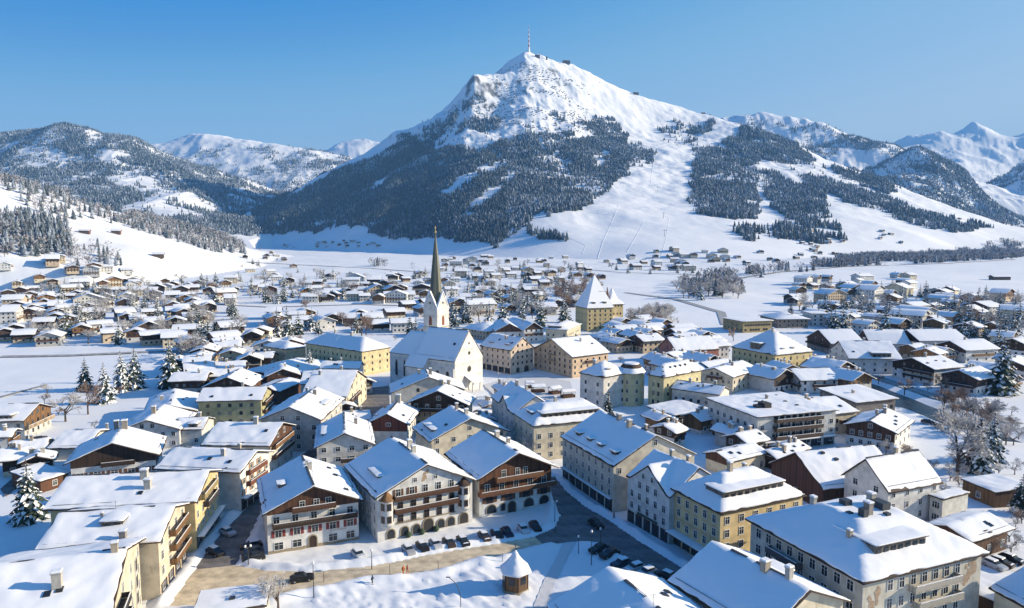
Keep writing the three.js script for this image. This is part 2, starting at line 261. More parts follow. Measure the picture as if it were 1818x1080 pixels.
function leaflessFar(seedN) { // unit height frosted broadleaf: a loose heap of twig-coloured shards
  const p = [], c = []; let s = seedN; const r = () => { s = (s * 16807) % 2147483647; return s / 2147483647; };
  for (let i = 0; i < 34; i++) {
    const a = r() * 6.28, h = 0.2 + 0.75 * r(), R = 0.33 * Math.sin(Math.min(1, (h - 0.1) * 1.1) * 3.0) * Math.sqrt(r()) + 0.02, x = Math.cos(a) * R, z = Math.sin(a) * R, f = r();
    const col = f < 0.5 ? [0.16, 0.14, 0.13] : [0.42, 0.42, 0.44];
    const bx = x * 1.35 + (r() - 0.5) * 0.05, bz = z * 1.35 + (r() - 0.5) * 0.05;
    p.push(x * 0.55, h - 0.14, z * 0.55, bx, h + 0.10 * r(), bz, bx + (r() - 0.5) * 0.13, h - 0.02 + 0.08 * r(), bz + (r() - 0.5) * 0.13); for (let k = 0; k < 3; k++) c.push(...col);
  }
  p.push(-0.02, 0, 0, 0.02, 0, 0, 0, 0.6, 0, 0, 0, -0.02, 0, 0, 0.02, 0, 0.6, 0); for (let k = 0; k < 6; k++) c.push(0.07, 0.055, 0.045);
  return geoFrom(p, null, { color: c });
}
const leafMat = new THREE.MeshStandardMaterial({ vertexColors: true, roughness: 1, side: THREE.DoubleSide });
function wood_(name, label, spots, geos) { // spots: [x, y, z, height, kind, tone]
  const m4 = new THREE.Matrix4(), q = new THREE.Quaternion(), up = new THREE.Vector3(0, 1, 0), col = new THREE.Color();
  geos.forEach((g, k) => {
    const mine = spots.filter(s => s[4] === k); if (!mine.length) return;
    const im = new THREE.InstancedMesh(g, leafMat, mine.length); im.name = numbered(name); im.castShadow = im.receiveShadow = true;
    mine.forEach(([x, y, z, h, , tone], i) => { q.setFromAxisAngle(up, rnd() * 6.283); m4.compose(new THREE.Vector3(x, y - 0.3, z), q, new THREE.Vector3(h * rr(0.85, 1.2), h, h * rr(0.85, 1.2))); im.setMatrixAt(i, m4); im.setColorAt(i, col.setRGB(tone, tone, tone * 1.02)); });
    tag(im, label[k], 'wood', null, 'stuff'); scene.add(im);
  });
}
{
  const F = {
    horn: { pos: [
      [[398, 403], [480, 364], [540, 332], [600, 302], [660, 280], [690, 266], [698, 242], [722, 233], [748, 250], [756, 268], [800, 262], [850, 272], [900, 246], [960, 236], [1000, 246], [1050, 246], [1110, 252], [1162, 270], [1160, 286], [1122, 300], [1088, 328], [1066, 345], [1042, 366], [980, 384], [958, 378], [935, 395], [916, 416], [876, 436], [830, 428], [760, 422], [690, 426], [640, 404], [600, 402], [540, 412], [430, 426], [396, 420]],
      [[1040, 225], [1058, 206], [1080, 214], [1118, 240], [1110, 252], [1050, 248]],
      [[1235, 266], [1275, 263], [1345, 286], [1350, 312], [1345, 345], [1350, 386], [1300, 389], [1258, 385], [1238, 375], [1226, 350], [1229, 300]],
      [[1348, 300], [1400, 320], [1458, 346], [1474, 380], [1450, 398], [1400, 391], [1362, 355]],
      [[1284, 252], [1318, 228], [1360, 236], [1420, 262], [1450, 286], [1440, 293], [1380, 290], [1310, 276]],
      [[1420, 306], [1500, 326], [1560, 345], [1650, 380], [1700, 398], [1770, 404], [1700, 412], [1620, 398], [1560, 376], [1480, 352], [1430, 332]],
      [[1480, 296], [1530, 310], [1600, 338], [1580, 342], [1520, 322], [1470, 306]],
      [[1010, 425], [935, 400], [870, 440], [850, 425], [925, 405], [960, 425], [1000, 432]],
    ], neg: [
      [[776, 346], [826, 312], [868, 282], [906, 279], [902, 292], [860, 316], [800, 352]], [[815, 384], [858, 342], [908, 312], [920, 326], [880, 352], [838, 388]], [[650, 332], [692, 314], [688, 326], [664, 338]], [[578, 342], [612, 325], [608, 332]],
      [[1050, 300], [1068, 268], [1085, 270], [1075, 290], [1060, 308]], [[985, 292], [1020, 288], [1015, 312], [990, 310]], [[1048, 378], [1070, 350], [1100, 340], [1090, 365]], [[480, 400], [540, 384], [545, 389], [490, 408]], [[420, 410], [470, 393], [474, 398], [430, 416]], [[560, 398], [600, 392], [596, 402], [566, 404]],
    ], thin: [[[740, 225], [800, 196], [850, 160], [880, 200], [900, 245], [850, 272], [800, 262], [756, 268]], [[900, 246], [960, 236], [1000, 246], [1050, 215], [1000, 200], [930, 215]], [[1165, 226], [1200, 216], [1266, 209], [1268, 236], [1232, 256], [1206, 266], [1182, 250]], [[1300, 395], [1480, 395], [1500, 430], [1320, 425]], [[1380, 290], [1440, 293], [1500, 330], [1420, 308]]], step: 8.3, h: [16, 29], zr: [-4700, -1750], xr: [-2400, 2750], frost: 0.30 },
    leftHill: { pos: [[[-200, 215], [620, 215], [620, 420], [-200, 420]]], neg: [
      [[150, 238], [165, 234], [192, 250], [180, 252]], [[165, 272], [186, 262], [214, 268], [226, 280], [190, 283]], [[78, 273], [108, 266], [124, 280], [118, 289], [88, 288]], [[178, 314], [225, 306], [270, 301], [300, 310], [356, 330], [322, 338], [260, 341], [208, 332]], [[374, 306], [412, 300], [508, 342], [482, 344], [430, 326]], [[226, 352], [270, 338], [332, 341], [404, 376], [300, 388], [212, 378]], [[18, 266], [52, 261], [50, 273], [20, 276]], [[36, 294], [92, 284], [62, 302]], [[112, 318], [140, 309], [134, 321]], [[0, 300], [30, 296], [20, 306]],
    ], thin: [], step: 10.5, h: [18, 29], zr: [-5600, -3000], xr: [-4300, -900], frost: 0.36 },
    plateau: { pos: [[[225, 292], [330, 304], [400, 304], [430, 296], [470, 302], [520, 278], [560, 276], [640, 296], [640, 340], [500, 350], [400, 332], [300, 315]]], neg: [[[440, 275], [500, 300], [480, 305], [440, 290]]], thin: [[[200, 262], [330, 262], [620, 262], [620, 300], [200, 300]]], step: 17, h: [18, 28], zr: [-7400, -5500], xr: [-5000, -1200], frost: 0.42 },
    rightRidge: { pos: [[[1476, 232], [1600, 262], [1650, 300], [1600, 296], [1560, 274], [1500, 262], [1448, 300], [1425, 262], [1440, 240]]], neg: [], thin: [[[1300, 205], [1480, 222], [1480, 300], [1300, 300]]], step: 14, h: [17, 26], zr: [-6300, -4500], xr: [1500, 4200], frost: 0.34 },
    rightHill: { pos: [[[1490, 250], [1840, 250], [1840, 420], [1490, 420]]], neg: [[[1500, 335], [1560, 305], [1575, 310], [1520, 345]], [[1690, 318], [1700, 322], [1712, 342], [1700, 338]], [[1712, 362], [1730, 358], [1738, 368], [1715, 368]]], thin: [], step: 9.5, h: [16, 25], zr: [-4700, -3300], xr: [1600, 3400], frost: 0.4 },
    rightSlope: { pos: [[[1680, 270], [2000, 250], [2000, 420], [1680, 420]]], neg: [[[1760, 345], [1808, 318], [1818, 322], [1770, 352]], [[1785, 365], [1818, 342], [1830, 352], [1790, 372]]], thin: [], step: 15, h: [18, 26], zr: [-5800, -4200], xr: [2900, 5400], frost: 0.22 },
  };
  for (const [id, f] of Object.entries(F)) {
    const spots = [];
    for (let z = f.zr[0]; z < f.zr[1]; z += f.step) for (let x = f.xr[0]; x < f.xr[1]; x += f.step) {
      const px = x + rr(-0.48, 0.48) * f.step, pz = z + rr(-0.48, 0.48) * f.step, y = LAND[id](px, pz);
      if (y < plain(px, pz) + 1) continue;
      const [u, v] = toPixel({ x: px, y, z: pz });
      if (u < -260 || u > 2100) continue;
      const cl = fbm(px / 120, pz / 120, 3), u2 = u + 9 * fbm(px / 70, pz / 70, 3), v2 = v + 5 * fbm(px / 60 + 7, pz / 60, 3);
      let dens = f.pos.some(p => inPoly(u2, v2, p)) ? 0.97 : 0;
      if (dens && f.neg.some(p => inPoly(u2, v2, p))) dens = cl > 0.45 ? 0.3 : 0.02;
      if (!dens && f.thin.some(p => inPoly(u2, v2, p))) dens = cl > 0.22 ? 0.42 : 0.03;
      const west = (id === 'horn' && u < 900 && v > 235);
      if (!west && dens > 0.5 && ridged(px / (id === 'leftHill' ? 420 : 240) + 9, pz / 300, 2) > 1.02) dens *= 0.22; if (!west && dens > 0.5) dens *= clamp(0.78 + 0.5 * cl, 0.45, 1);
      if (rnd() > dens) continue;
      if (landAt(px, pz)[1] !== id) continue;
      const fz = fbm(px / 200 + 50, pz / 200, 3), kind = id === 'leftHill' ? (rnd() < (fz > 0.1 ? 0.6 : 0.25) ? 1 : 0) : west ? (rnd() < (fz > 0.35 ? 0.3 : 0.07) ? 1 : 0) : fz > 0.05 ? (rnd() < 0.7 ? 1 : 0) : (rnd() < 0.35 ? 1 : 0);
      spots.push([px, y, pz, rr(...f.h) * (0.85 + 0.3 * cl), kind, rr(0.75, 1.25)]);
    }
    const where = { horn: 'on the flanks of the great white peak', leftHill: 'over the rounded hills far left', plateau: 'below the snowy plateau behind the left hills', rightRidge: 'along the ridge behind the ski mountain at right', rightHill: 'over the dark knoll right of the ski slopes', rightSlope: 'on the shaded slope at the right edge' }[id];
    wood_('conifer_wood', ['dark spruce wood with little snow ' + where, 'frosted pale spruce wood ' + where], spots, [firFar(11 + spots.length % 7, f.frost * 0.55), firFar(29, Math.min(0.9, f.frost * 1.9))]);
    console.log(id, spots.length);
  }
}

{ // crags and boulders breaking through on the summit face
  const s = [], g = (() => { const b = new THREE.IcosahedronGeometry(1, 1).toNonIndexed(), p = b.attributes.position; for (let i = 0; i < p.count; i++) { const x = p.getX(i), y = p.getY(i), z = p.getZ(i), k = 0.75 + 0.5 * hash2(Math.round(x * 50), Math.round((y + z * 3) * 50)); p.setXYZ(i, x * k, y * k * 0.7, z * k); } b.computeVertexNormals(); return b; })();
  const zone = [[880, 128], [930, 108], [1000, 130], [1050, 170], [1040, 235], [960, 245], [880, 240], [840, 230], [800, 235], [760, 225], [820, 175], [845, 150]];
  for (let z = -4650; z < -3700; z += 11) for (let x = -600; x < 560; x += 11) { const a = x + rr(-5, 5), b = z + rr(-5, 5), y = LAND.horn(a, b); if (y < 350) continue; const [u, v] = toPixel({ x: a, y, z: b }); if (!inPoly(u, v, zone)) continue; const c = ridged(a / 150, b / 90, 3); if (c < 0.62 || rnd() > 0.5) continue; s.push([a, y, b]); }
  const im = new THREE.InstancedMesh(g, std([0.105, 0.108, 0.118], 0.95), s.length), m4 = new THREE.Matrix4(), q = new THREE.Quaternion(); im.name = numbered('summit_rocks'); im.castShadow = im.receiveShadow = true;
  s.forEach(([x, y, z], i) => { q.setFromEuler(new THREE.Euler(rr(-0.4, 0.4), rnd() * 6.28, rr(-0.4, 0.4))); const k = rr(2.2, 5.5); m4.compose(new THREE.Vector3(x, y - k * 0.1, z), q, new THREE.Vector3(k * rr(0.8, 1.8), k * 0.8, k)); im.setMatrixAt(i, m4); }); tag(im, 'dark crags and boulders breaking through the snow of the summit face', 'rocks', null, 'stuff'); scene.add(im); console.log('rocks', s.length);
}
// ---------- town ground, streets, river ----------
const gp = (px, py) => { const p = hit(px, py, 20); return [p.x, p.z]; };
const G = list => list.map(([a, b]) => gp(a, b));
const ROADS = {
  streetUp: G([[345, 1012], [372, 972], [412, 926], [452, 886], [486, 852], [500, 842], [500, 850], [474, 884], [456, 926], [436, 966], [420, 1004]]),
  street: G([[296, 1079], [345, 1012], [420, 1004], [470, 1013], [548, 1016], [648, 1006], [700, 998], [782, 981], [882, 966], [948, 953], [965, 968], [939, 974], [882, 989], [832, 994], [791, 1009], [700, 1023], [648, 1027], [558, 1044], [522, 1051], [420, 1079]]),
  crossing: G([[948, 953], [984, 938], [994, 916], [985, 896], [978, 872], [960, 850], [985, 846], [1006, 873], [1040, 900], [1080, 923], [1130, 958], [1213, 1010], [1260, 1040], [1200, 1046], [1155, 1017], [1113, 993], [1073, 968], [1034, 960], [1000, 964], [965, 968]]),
  lane: G([[1000, 964], [1024, 962], [1010, 985], [988, 1030], [968, 1079], [946, 1079], [966, 1030], [988, 990]]),
  plaza: G([[634, 730], [640, 700], [655, 690], [690, 686], [692, 720], [680, 735], [640, 742]]),
  backStreet: G([[440, 905], [500, 842], [560, 790], [610, 752], [640, 730], [652, 733], [622, 765], [575, 800], [515, 850]]),
  valley: G([[0, 870], [60, 818], [120, 770], [140, 772], [80, 822], [10, 884]]),
  churchSquare: G([[858, 684], [905, 672], [950, 668], [1012, 678], [1020, 700], [960, 712], [880, 706]]),
};
const RIVER = G([[1440, 643], [1500, 662], [1590, 690], [1690, 730], [1818, 776], [1818, 790], [1690, 752], [1600, 722], [1540, 700], [1480, 675], [1436, 655]]);
const nearRoad = (x, z) => Object.values(ROADS).some(p => inPoly(x, z, p));
function shapeSheet(poly, y, uvs = 6) {
  const s = new THREE.Shape(poly.map(([x, z]) => new THREE.Vector2(x, -z))), g = new THREE.ShapeGeometry(s); g.rotateX(-Math.PI / 2);
  const p = g.attributes.position, uv = []; for (let i = 0; i < p.count; i++) { p.setY(i, y + plain(p.getX(i), p.getZ(i))); uv.push(p.getX(i) / uvs, p.getZ(i) / uvs); }
  g.setAttribute('uv', new THREE.Float32BufferAttribute(uv, 2)); g.computeVertexNormals(); return g;
}
const SQUARE = G([[560, 1052], [700, 1028], [800, 1012], [900, 992], [960, 1000], [960, 1090], [560, 1090]]);
function distPoly(x, z, p) { let m = 1e9; for (let i = 0, j = p.length - 1; i < p.length; j = i++) { const ax = p[j][0], az = p[j][1], bx = p[i][0] - ax, bz = p[i][1] - az, t = clamp(((x - ax) * bx + (z - az) * bz) / (bx * bx + bz * bz)); m = Math.min(m, Math.hypot(x - ax - bx * t, z - az - bz * t)); } return m; }
function groundY(x, z) { // trodden, heaped snow between the streets
  let y = plain(x, z) - 0.02; if (z < -420) return y;
  const near = z > -230 && z < -40 && Math.abs(x) < 160;
  if (near) {
    let inside = false, d = 1e9; let dl = distPoly(x, z, ROADS.lane); for (const k of ['street', 'streetUp', 'crossing', 'lane']) { if (inPoly(x, z, ROADS[k])) inside = true; if (k !== 'lane') d = Math.min(d, distPoly(x, z, ROADS[k])); }
    if (inside) return y - 0.1;
    const bank = Math.exp(-((d - 1.5) ** 2) / 1.6) * (0.45 + 0.75 * (fbm(x / 3.1, z / 3.1, 3) * 0.5 + 0.5));
    const sq = inPoly(x, z, SQUARE) ? 1 : 0.25, h = Math.max(0, 0.1 + fbm(x / 5, z / 5, 4)) * 0.42 * sq + 0.2 * Math.max(0, ridged(x / 1.7, z / 1.7, 3)) * sq + 0.10 * vnoise(x / 0.8, z / 0.8) * sq;
    return y + bank * sstep(0, 2.5, dl) + h * sstep(0.5, 4, d) * sstep(0, 3, dl) + 0.05 * fbm(x / 1.2, z / 1.2, 2);
  }
  return y + 0.25 * (fbm(x / 14, z / 14, 3)) * (inPoly(x, z, RIVER) ? 0 : 1) - 0.05;
}
{
  const xs = [], zs = []; for (let x = -900; x < -110; x += 6) xs.push(x); for (let x = -110; x < 110; x += 0.7) xs.push(x); for (let x = 110; x <= 900; x += 6) xs.push(x);
  for (let z = 420; z > -60; z -= 12) zs.push(z); for (let z = -60; z > -210; z -= 0.7) zs.push(z); for (let z = -210; z > -524; z -= 3) zs.push(z); zs.push(-524);
  const p = [], uv = [], ix = [], nx = xs.length;
  zs.forEach(z => xs.forEach(x => { const inR = inPoly(x, z, RIVER); p.push(x, groundY(x, z) - (inR ? 2.2 : 0), z); uv.push(x / 40, z / 40); }));
  for (let j = 0; j < zs.length - 1; j++) for (let i = 0; i < nx - 1; i++) { const a = j * nx + i, b = a + 1, c = a + nx, d = c + 1; ix.push(a, b, c, b, d, c); }
  struct('town_ground', geoFrom(p, ix, { uv }), M.snow);
  const rutTex = noiseTex(512, (u, v) => { const n = tileNoise(u, v, 5, 6), m = tileNoise(u, v, 24, 3), t = lerp(0.80, 1, clamp((n - 0.46) * 2.5 + 0.5 + (m - 0.4) * 1.6)); return [t, t, t]; }, true);
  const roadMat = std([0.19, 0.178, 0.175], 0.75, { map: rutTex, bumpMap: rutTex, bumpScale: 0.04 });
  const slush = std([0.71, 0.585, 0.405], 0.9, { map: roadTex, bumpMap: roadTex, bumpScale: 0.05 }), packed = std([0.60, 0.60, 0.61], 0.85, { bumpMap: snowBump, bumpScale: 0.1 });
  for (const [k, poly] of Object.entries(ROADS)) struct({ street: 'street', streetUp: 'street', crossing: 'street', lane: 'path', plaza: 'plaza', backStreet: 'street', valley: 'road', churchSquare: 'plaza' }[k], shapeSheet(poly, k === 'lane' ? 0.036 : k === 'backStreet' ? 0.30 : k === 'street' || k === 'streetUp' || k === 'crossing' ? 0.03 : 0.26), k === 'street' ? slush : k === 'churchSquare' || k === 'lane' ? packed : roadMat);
  const water = std([0.022, 0.032, 0.042], 0.25, { bumpMap: snowBump, bumpScale: 0.15 });
  struct('river', shapeSheet(RIVER, -1.2), water);
}
// ---------- houses ----------
function heightSheet(fn, x0, x1, z0, z1, nx, nz, thick, o = {}) {
  const ragged = (i, j) => o.rag && (i === 0 || j === 0 || i === nx || j === nz) ? o.rag * Math.max(0, fbm((xs[i] + (o.ox || 0)) / 1.7, (zs[j] + (o.oz || 0)) / 1.7, 2) + 0.15) : 0; // a slab that follows fn(x, z): roofs and the snow on them
  const p = [], ix = [], uv = [], xs = [], zs = [];
  for (let i = 0; i <= nx; i++) xs.push(lerp(x0, x1, i / nx)); for (let j = 0; j <= nz; j++) zs.push(lerp(z0, z1, j / nz));
  const ox = o.ox || 0, oz = o.oz || 0;
  const top = (i, j) => { const x = xs[i], z = zs[j], e = Math.min(i, nx - i, j, nz - j); let t = thick; if (o.noise) { t += o.noise * (fbm((x + ox) / 2.2, (z + oz) / 2.2, 3) + 0.9 * fbm((x + ox) / 7, (z + oz) / 7, 2)) * (e ? 1 : 0.4); if (e === 0) t *= 0.62; t = Math.max(0.05, t); } return fn(x, z) + t; };
  for (let j = 0; j <= nz; j++) for (let i = 0; i <= nx; i++) { const q = ragged(i, j); p.push(xs[i] - Math.sign(xs[i]) * (i === 0 || i === nx ? q : 0), top(i, j), zs[j] - Math.sign(zs[j]) * (j === 0 || j === nz ? q : 0)); uv.push((xs[i] + ox) / 12, (zs[j] + oz) / 12); }
  const n1 = nx + 1; for (let j = 0; j < nz; j++) for (let i = 0; i < nx; i++) { const a = j * n1 + i, b = a + 1, c = a + n1, d = c + 1; if ((xs[i] + xs[i + 1]) * (zs[j] + zs[j + 1]) > 0) ix.push(a, c, b, b, c, d); else ix.push(a, c, d, a, d, b); }
  const ring = []; for (let i = 0; i <= nx; i++) ring.push([i, 0]); for (let j = 1; j <= nz; j++) ring.push([nx, j]); for (let i = nx - 1; i >= 0; i--) ring.push([i, nz]); for (let j = nz - 1; j > 0; j--) ring.push([0, j]);
  const s = p.length / 3; for (const [i, j] of ring) { const q = ragged(i, j), X = xs[i] - Math.sign(xs[i]) * (i === 0 || i === nx ? q : 0), Zz = zs[j] - Math.sign(zs[j]) * (j === 0 || j === nz ? q : 0); p.push(X, top(i, j), Zz, X, fn(X, Zz), Zz); uv.push(0, 0, 0, 0.1); }
  for (let k = 0; k < ring.length; k++) { const a = s + 2 * k, b = s + 2 * ((k + 1) % ring.length); ix.push(a, b, a + 1, b, b + 1, a + 1); }
  if (o.bottom) { const t = p.length / 3; for (let j = 0; j <= nz; j++) for (let i = 0; i <= nx; i++) { p.push(xs[i], fn(xs[i], zs[j]), zs[j]); uv.push(xs[i] / 3, zs[j] / 3); } for (let j = 0; j < nz; j++) for (let i = 0; i < nx; i++) { const a = t + j * n1 + i, b = a + 1, c = a + n1, d = c + 1; ix.push(a, b, c, b, d, c); } }
  return geoFrom(p, ix, { uv });
}
function skirtWall(fn, hw, hd, y0, sides, proud = 0, n = 8, drop = 0.02) { // walls from y0 up to the roof's underside, on the sides named
  const p = [], ix = [], uv = [];
  const run = (ax, az, bx, bz) => { const L = Math.hypot(bx - ax, bz - az), s = p.length / 3; for (let i = 0; i <= n; i++) { const x = lerp(ax, bx, i / n), z = lerp(az, bz, i / n), t = Math.max(y0 + 0.01, fn(x, z) - drop); p.push(x, y0, z, x, t, z); uv.push(i / n * L / 6, y0 / 6, i / n * L / 6, t / 6); } for (let i = 0; i < n; i++) { const a = s + 2 * i; ix.push(a, a + 2, a + 1, a + 1, a + 2, a + 3); } };
  const w = hw + proud, d = hd + proud;
  if (sides.includes('F')) run(-w, d, w, d); if (sides.includes('R')) run(w, d, w, -d); if (sides.includes('B')) run(w, -d, -w, -d); if (sides.includes('L')) run(-w, -d, -w, d);
  return geoFrom(p, ix, { uv });
}
const geoCache = {}, GLASS = [M.glass, M.glass, std([0.03, 0.045, 0.065], 0.1), std([0.06, 0.075, 0.09], 0.15), std([0.20, 0.19, 0.17], 0.5)];
function frameGeo(w, h) { return geoCache['f' + w + '_' + h] ||= mergeGeometries([box(w + 0.2, 0.1, 0.1, 0, h / 2 + 0.05, 0.04), box(w + 0.3, 0.1, 0.16, 0, -h / 2 - 0.05, 0.05), box(0.1, h, 0.1, -w / 2 - 0.05, 0, 0.04), box(0.1, h, 0.1, w / 2 + 0.05, 0, 0.04), box(0.06, h, 0.06, 0, 0, 0.045), box(w, 0.05, 0.06, 0, h * 0.18, 0.045)]); }
function paneGeo(w, h) { return geoCache['p' + w + '_' + h] ||= box(w, h, 0.04, 0, 0, 0.02); }
function shutGeo(w, h) { return geoCache['s' + w + '_' + h] ||= mergeGeometries([box(w, h, 0.05, 0, 0, 0.05), box(w * 0.8, 0.05, 0.03, 0, h * 0.25, 0.085), box(w * 0.8, 0.05, 0.03, 0, -h * 0.25, 0.085)]); }
function archGeo(w, h, dp = 0.05) { return geoCache['a' + w + '_' + h + dp] ||= (() => { const s = new THREE.Shape(); s.moveTo(-w / 2, 0); s.lineTo(w / 2, 0); s.lineTo(w / 2, h - w / 2); s.absarc(0, h - w / 2, w / 2, 0, Math.PI); s.lineTo(-w / 2, 0); return new THREE.ExtrudeGeometry(s, { depth: dp, bevelEnabled: false, curveSegments: 8 }); })(); }
function archFrameGeo(w, h) { return geoCache['af' + w + '_' + h] ||= (() => { const s = new THREE.Shape(), o = 0.22; s.moveTo(-w / 2 - o, 0); s.lineTo(w / 2 + o, 0); s.lineTo(w / 2 + o, h - w / 2); s.absarc(0, h - w / 2, w / 2 + o, 0, Math.PI); s.lineTo(-w / 2 - o, 0); const q = new THREE.Path(); q.moveTo(-w / 2, 0.02); q.lineTo(-w / 2, h - w / 2); q.absarc(0, h - w / 2, w / 2, Math.PI, 0, true); q.lineTo(w / 2, 0.02); q.lineTo(-w / 2, 0.02); s.holes.push(q); return new THREE.ExtrudeGeometry(s, { depth: 0.12, bevelEnabled: false, curveSegments: 8 }); })(); }
const shutMats = { red: std([0.19, 0.035, 0.03], 0.7), brown: std([0.11, 0.052, 0.03], 0.7), green: std([0.04, 0.09, 0.055], 0.7), grey: std([0.25, 0.25, 0.25], 0.7), tan: std([0.30, 0.17, 0.08], 0.7) };
const chimCol = ['0.42,0.36,0.28', '0.30,0.27,0.24', '0.46,0.44,0.40'];

function plot(s) { // where a house stands, from the corners of its eaves in the photograph
  const [x1, y1, x2, y2, x3, y3] = s.p, tan = Math.tan((s.pitch ?? 23) * Math.PI / 180); let g = s.g ?? 0, res;
  for (let it = 0; it < (s.g === undefined ? 3 : 1); it++) {
    const h = g + s.h; let a = atHeight(x1, y1, h), b = atHeight(x2, y2, h), dep;
    let u = b.clone().sub(a).setY(0); const W = u.length(); u.normalize(); let n = new THREE.Vector3(-u.z, 0, u.x);
    const back = q => -q.clone().sub(a).dot(n);
    if (s.dep) dep = s.dep;
    else if ((s.m || 'c') === 'c') dep = back(atHeight(x3, y3, h));
    else if (s.t === 'g') dep = back(atHeight(x3, y3, h + W / 2 * tan));
    else { let lo = 0.5, hi = 70; for (let k = 0; k < 40; k++) { const m = (lo + hi) / 2; if (back(atHeight(x3, y3, h + m * tan)) - m > 0) lo = m; else hi = m; } dep = lo + hi; }
    if (dep < 0) { [a, b] = [b, a]; u.negate(); n.negate(); dep = -dep; }
    const c = a.clone().add(b).multiplyScalar(0.5).addScaledVector(n, -dep / 2);
    res = { c, W, D: dep, turn: Math.atan2(n.x, n.z), u, n, g };
    if (s.g === undefined) g = H(c.x, c.z);
  }
  res.g = g; return res;
}
const plots = [];   // what ground is built over
function roofFn(t, W, D, h, tan, s) {
  const tv = s.t2 ? Math.tan(s.t2 * Math.PI / 180) : tan;
  if (t === 'g') return (x, z) => h + (W / 2 - Math.abs(x)) * tan;
  if (t === 'e') { const base = (x, z) => h + (D / 2 - Math.abs(z)) * tan; if (!s.cross) return base; const [xc, wx, ty] = s.cross, tx = Math.tan(ty * Math.PI / 180), hx = h + 0.1; return (x, z) => { const b = base(x, z); if (z < -0.01) return b; const c = hx + (wx / 2 - Math.abs(x - xc)) * tx; return c > hx ? Math.max(b, c) : b; }; }
  if (t === 'hip') return (x, z) => h + Math.min((W / 2 - Math.abs(x)) * tan, (D / 2 - Math.abs(z)) * tan);
  if (t === 'thip') return (x, z) => h + Math.min((W / 2 - Math.abs(x)) * tan, (D / 2 - Math.abs(z)) * tan, s.rise);
  if (t === 'half') return (x, z) => h + Math.min((W / 2 - Math.abs(x)) * tan, (D / 2 - Math.abs(z)) * Math.tan(55 * Math.PI / 180) + W * 0.2 * tan);
  if (t === 'shed') return (x, z) => h + (D / 2 - z) * tan;
  return () => h;
}
function build(s) {
  const P = s.plot || plot(s), { W, D } = P, t = s.t || 'g', tan = Math.tan((s.pitch ?? 23) * Math.PI / 180), ov = s.ov ?? 0.9, ovg = s.ovg ?? ov;
  const o = thing(s.name || 'house', s.label, s.cat || 'house', P.c.x, P.g, P.c.z, P.turn, s.group);
  plots.push([P.c.x, P.c.z, Math.hypot(W, D) / 2]);
  const dist = Math.hypot(P.c.x, P.c.z), lod = s.lod ?? (dist < 250 ? 0 : dist < 430 ? 1 : 2);
  const fn = roofFn(t, W, D, s.h, tan, s), hw = W / 2 - ov, hd = D / 2 - ovg; o.userData_ = null;
  const sag = 0.0, hip = t === 'hip' || t === 'thip' || t === 'half' || s.cross;
  // walls
  mesh('wall', skirtWall(fn, hw, hd, -1.5, 'FRBL', 0, hip ? 14 : 8), plaster(s.wall || '0.62,0.60,0.55'), o);
  if (s.low) mesh('ground_floor', skirtWall(() => s.low[0], hw, hd, -1.4, s.low[2] || 'FRBL', 0.06, 1), plaster(s.low[1]), o);
  if (s.clad) for (const [sds, y0, col] of s.clad) for (const sd of sds) mesh('timber_gable', skirtWall(fn, hw, hd, y0, sd, 0.06, 8, 0.03), wood(col || '0.085,0.045,0.028'), o);
  // roof and its snow
  const big = lod === 0 ? 0.75 : lod === 1 ? 1.3 : 3.2, ev = n => Math.max(2, 2 * Math.round(n / 2)), rx = hip ? ev(W / 0.7) : t === 'g' ? 2 : 2, rz = hip ? ev(D / 0.7) : 2, cap = lod === 2 ? 10 : 40;
  const roof = mesh('roof', heightSheet(fn, -W / 2, W / 2, -D / 2, D / 2, Math.min(rx, cap), Math.min(rz, cap), lod < 2 ? 0.24 : 0.16, { bottom: true }), s.roofMat || M.eaveWood, o);
  if (s.pyr) { const cg = (k, y) => { const c = new THREE.CylinderGeometry(0.02, 1, 1, 4, 1).rotateY(Math.PI / 4).scale(W / 2 * Math.SQRT2 + k, Math.min(W, D) / 2 * tan, D / 2 * Math.SQRT2 + k).toNonIndexed(); c.computeVertexNormals(); return c.translate(0, s.h + y + Math.min(W, D) / 4 * tan, 0); }; roof.geometry = cg(0.1, 0); mesh('snow_cover', cg(-0.1, 0.35), M.roofSnow, roof); }
  const e = 0.06, top = (x, z) => fn(x, z) + (lod < 2 ? 0.245 : 0.165);
  if (!s.pyr) mesh('snow_cover', heightSheet(top, -W / 2 + e, W / 2 - e, -D / 2 + e, D / 2 - e, ev(W / big), ev(D / big), s.snow ?? (lod === 2 ? 0.5 : rr(0.2, 0.34)), { noise: lod === 2 ? 0.06 : 0.11, rag: lod === 2 ? 0 : 0.26, ox: P.c.x, oz: P.c.z }), M.roofSnow, roof);
  // chimneys
  const nch = s.chim ?? (lod === 2 ? (rnd() < 0.6 ? 1 : 0) : 2 + Math.floor(rnd() * 2)), list = Array.isArray(nch) ? nch : Array.from({ length: nch }, () => t === 'g' ? [rr(-0.18, 0.18), rr(-0.3, 0.3)] : [rr(-0.3, 0.3), rr(-0.15, 0.15)]);
  for (const [fx, fz, sc = 1] of list) {
    const x = fx * W, z = fz * D, y = fn(x, z), w = (lod === 2 ? 0.9 : rr(0.7, 1.0)) * sc, hh = rr(1.3, 1.9) * sc;
    mesh('chimney', mergeGeometries([box(w, hh + 0.8, w * 0.85, x, y + hh / 2 - 0.2, z), box(w + 0.22, 0.12, w * 0.85 + 0.22, x, y + hh + 0.22, z)]), plaster(pick(chimCol)), roof);
    if (lod < 2) mesh('chimney_snow', new RoundedBoxGeometry(w + 0.2, 0.3, w + 0.05, 2, 0.12).translate(x, y + hh + 0.42, z), M.roofSnow, roof);
  }
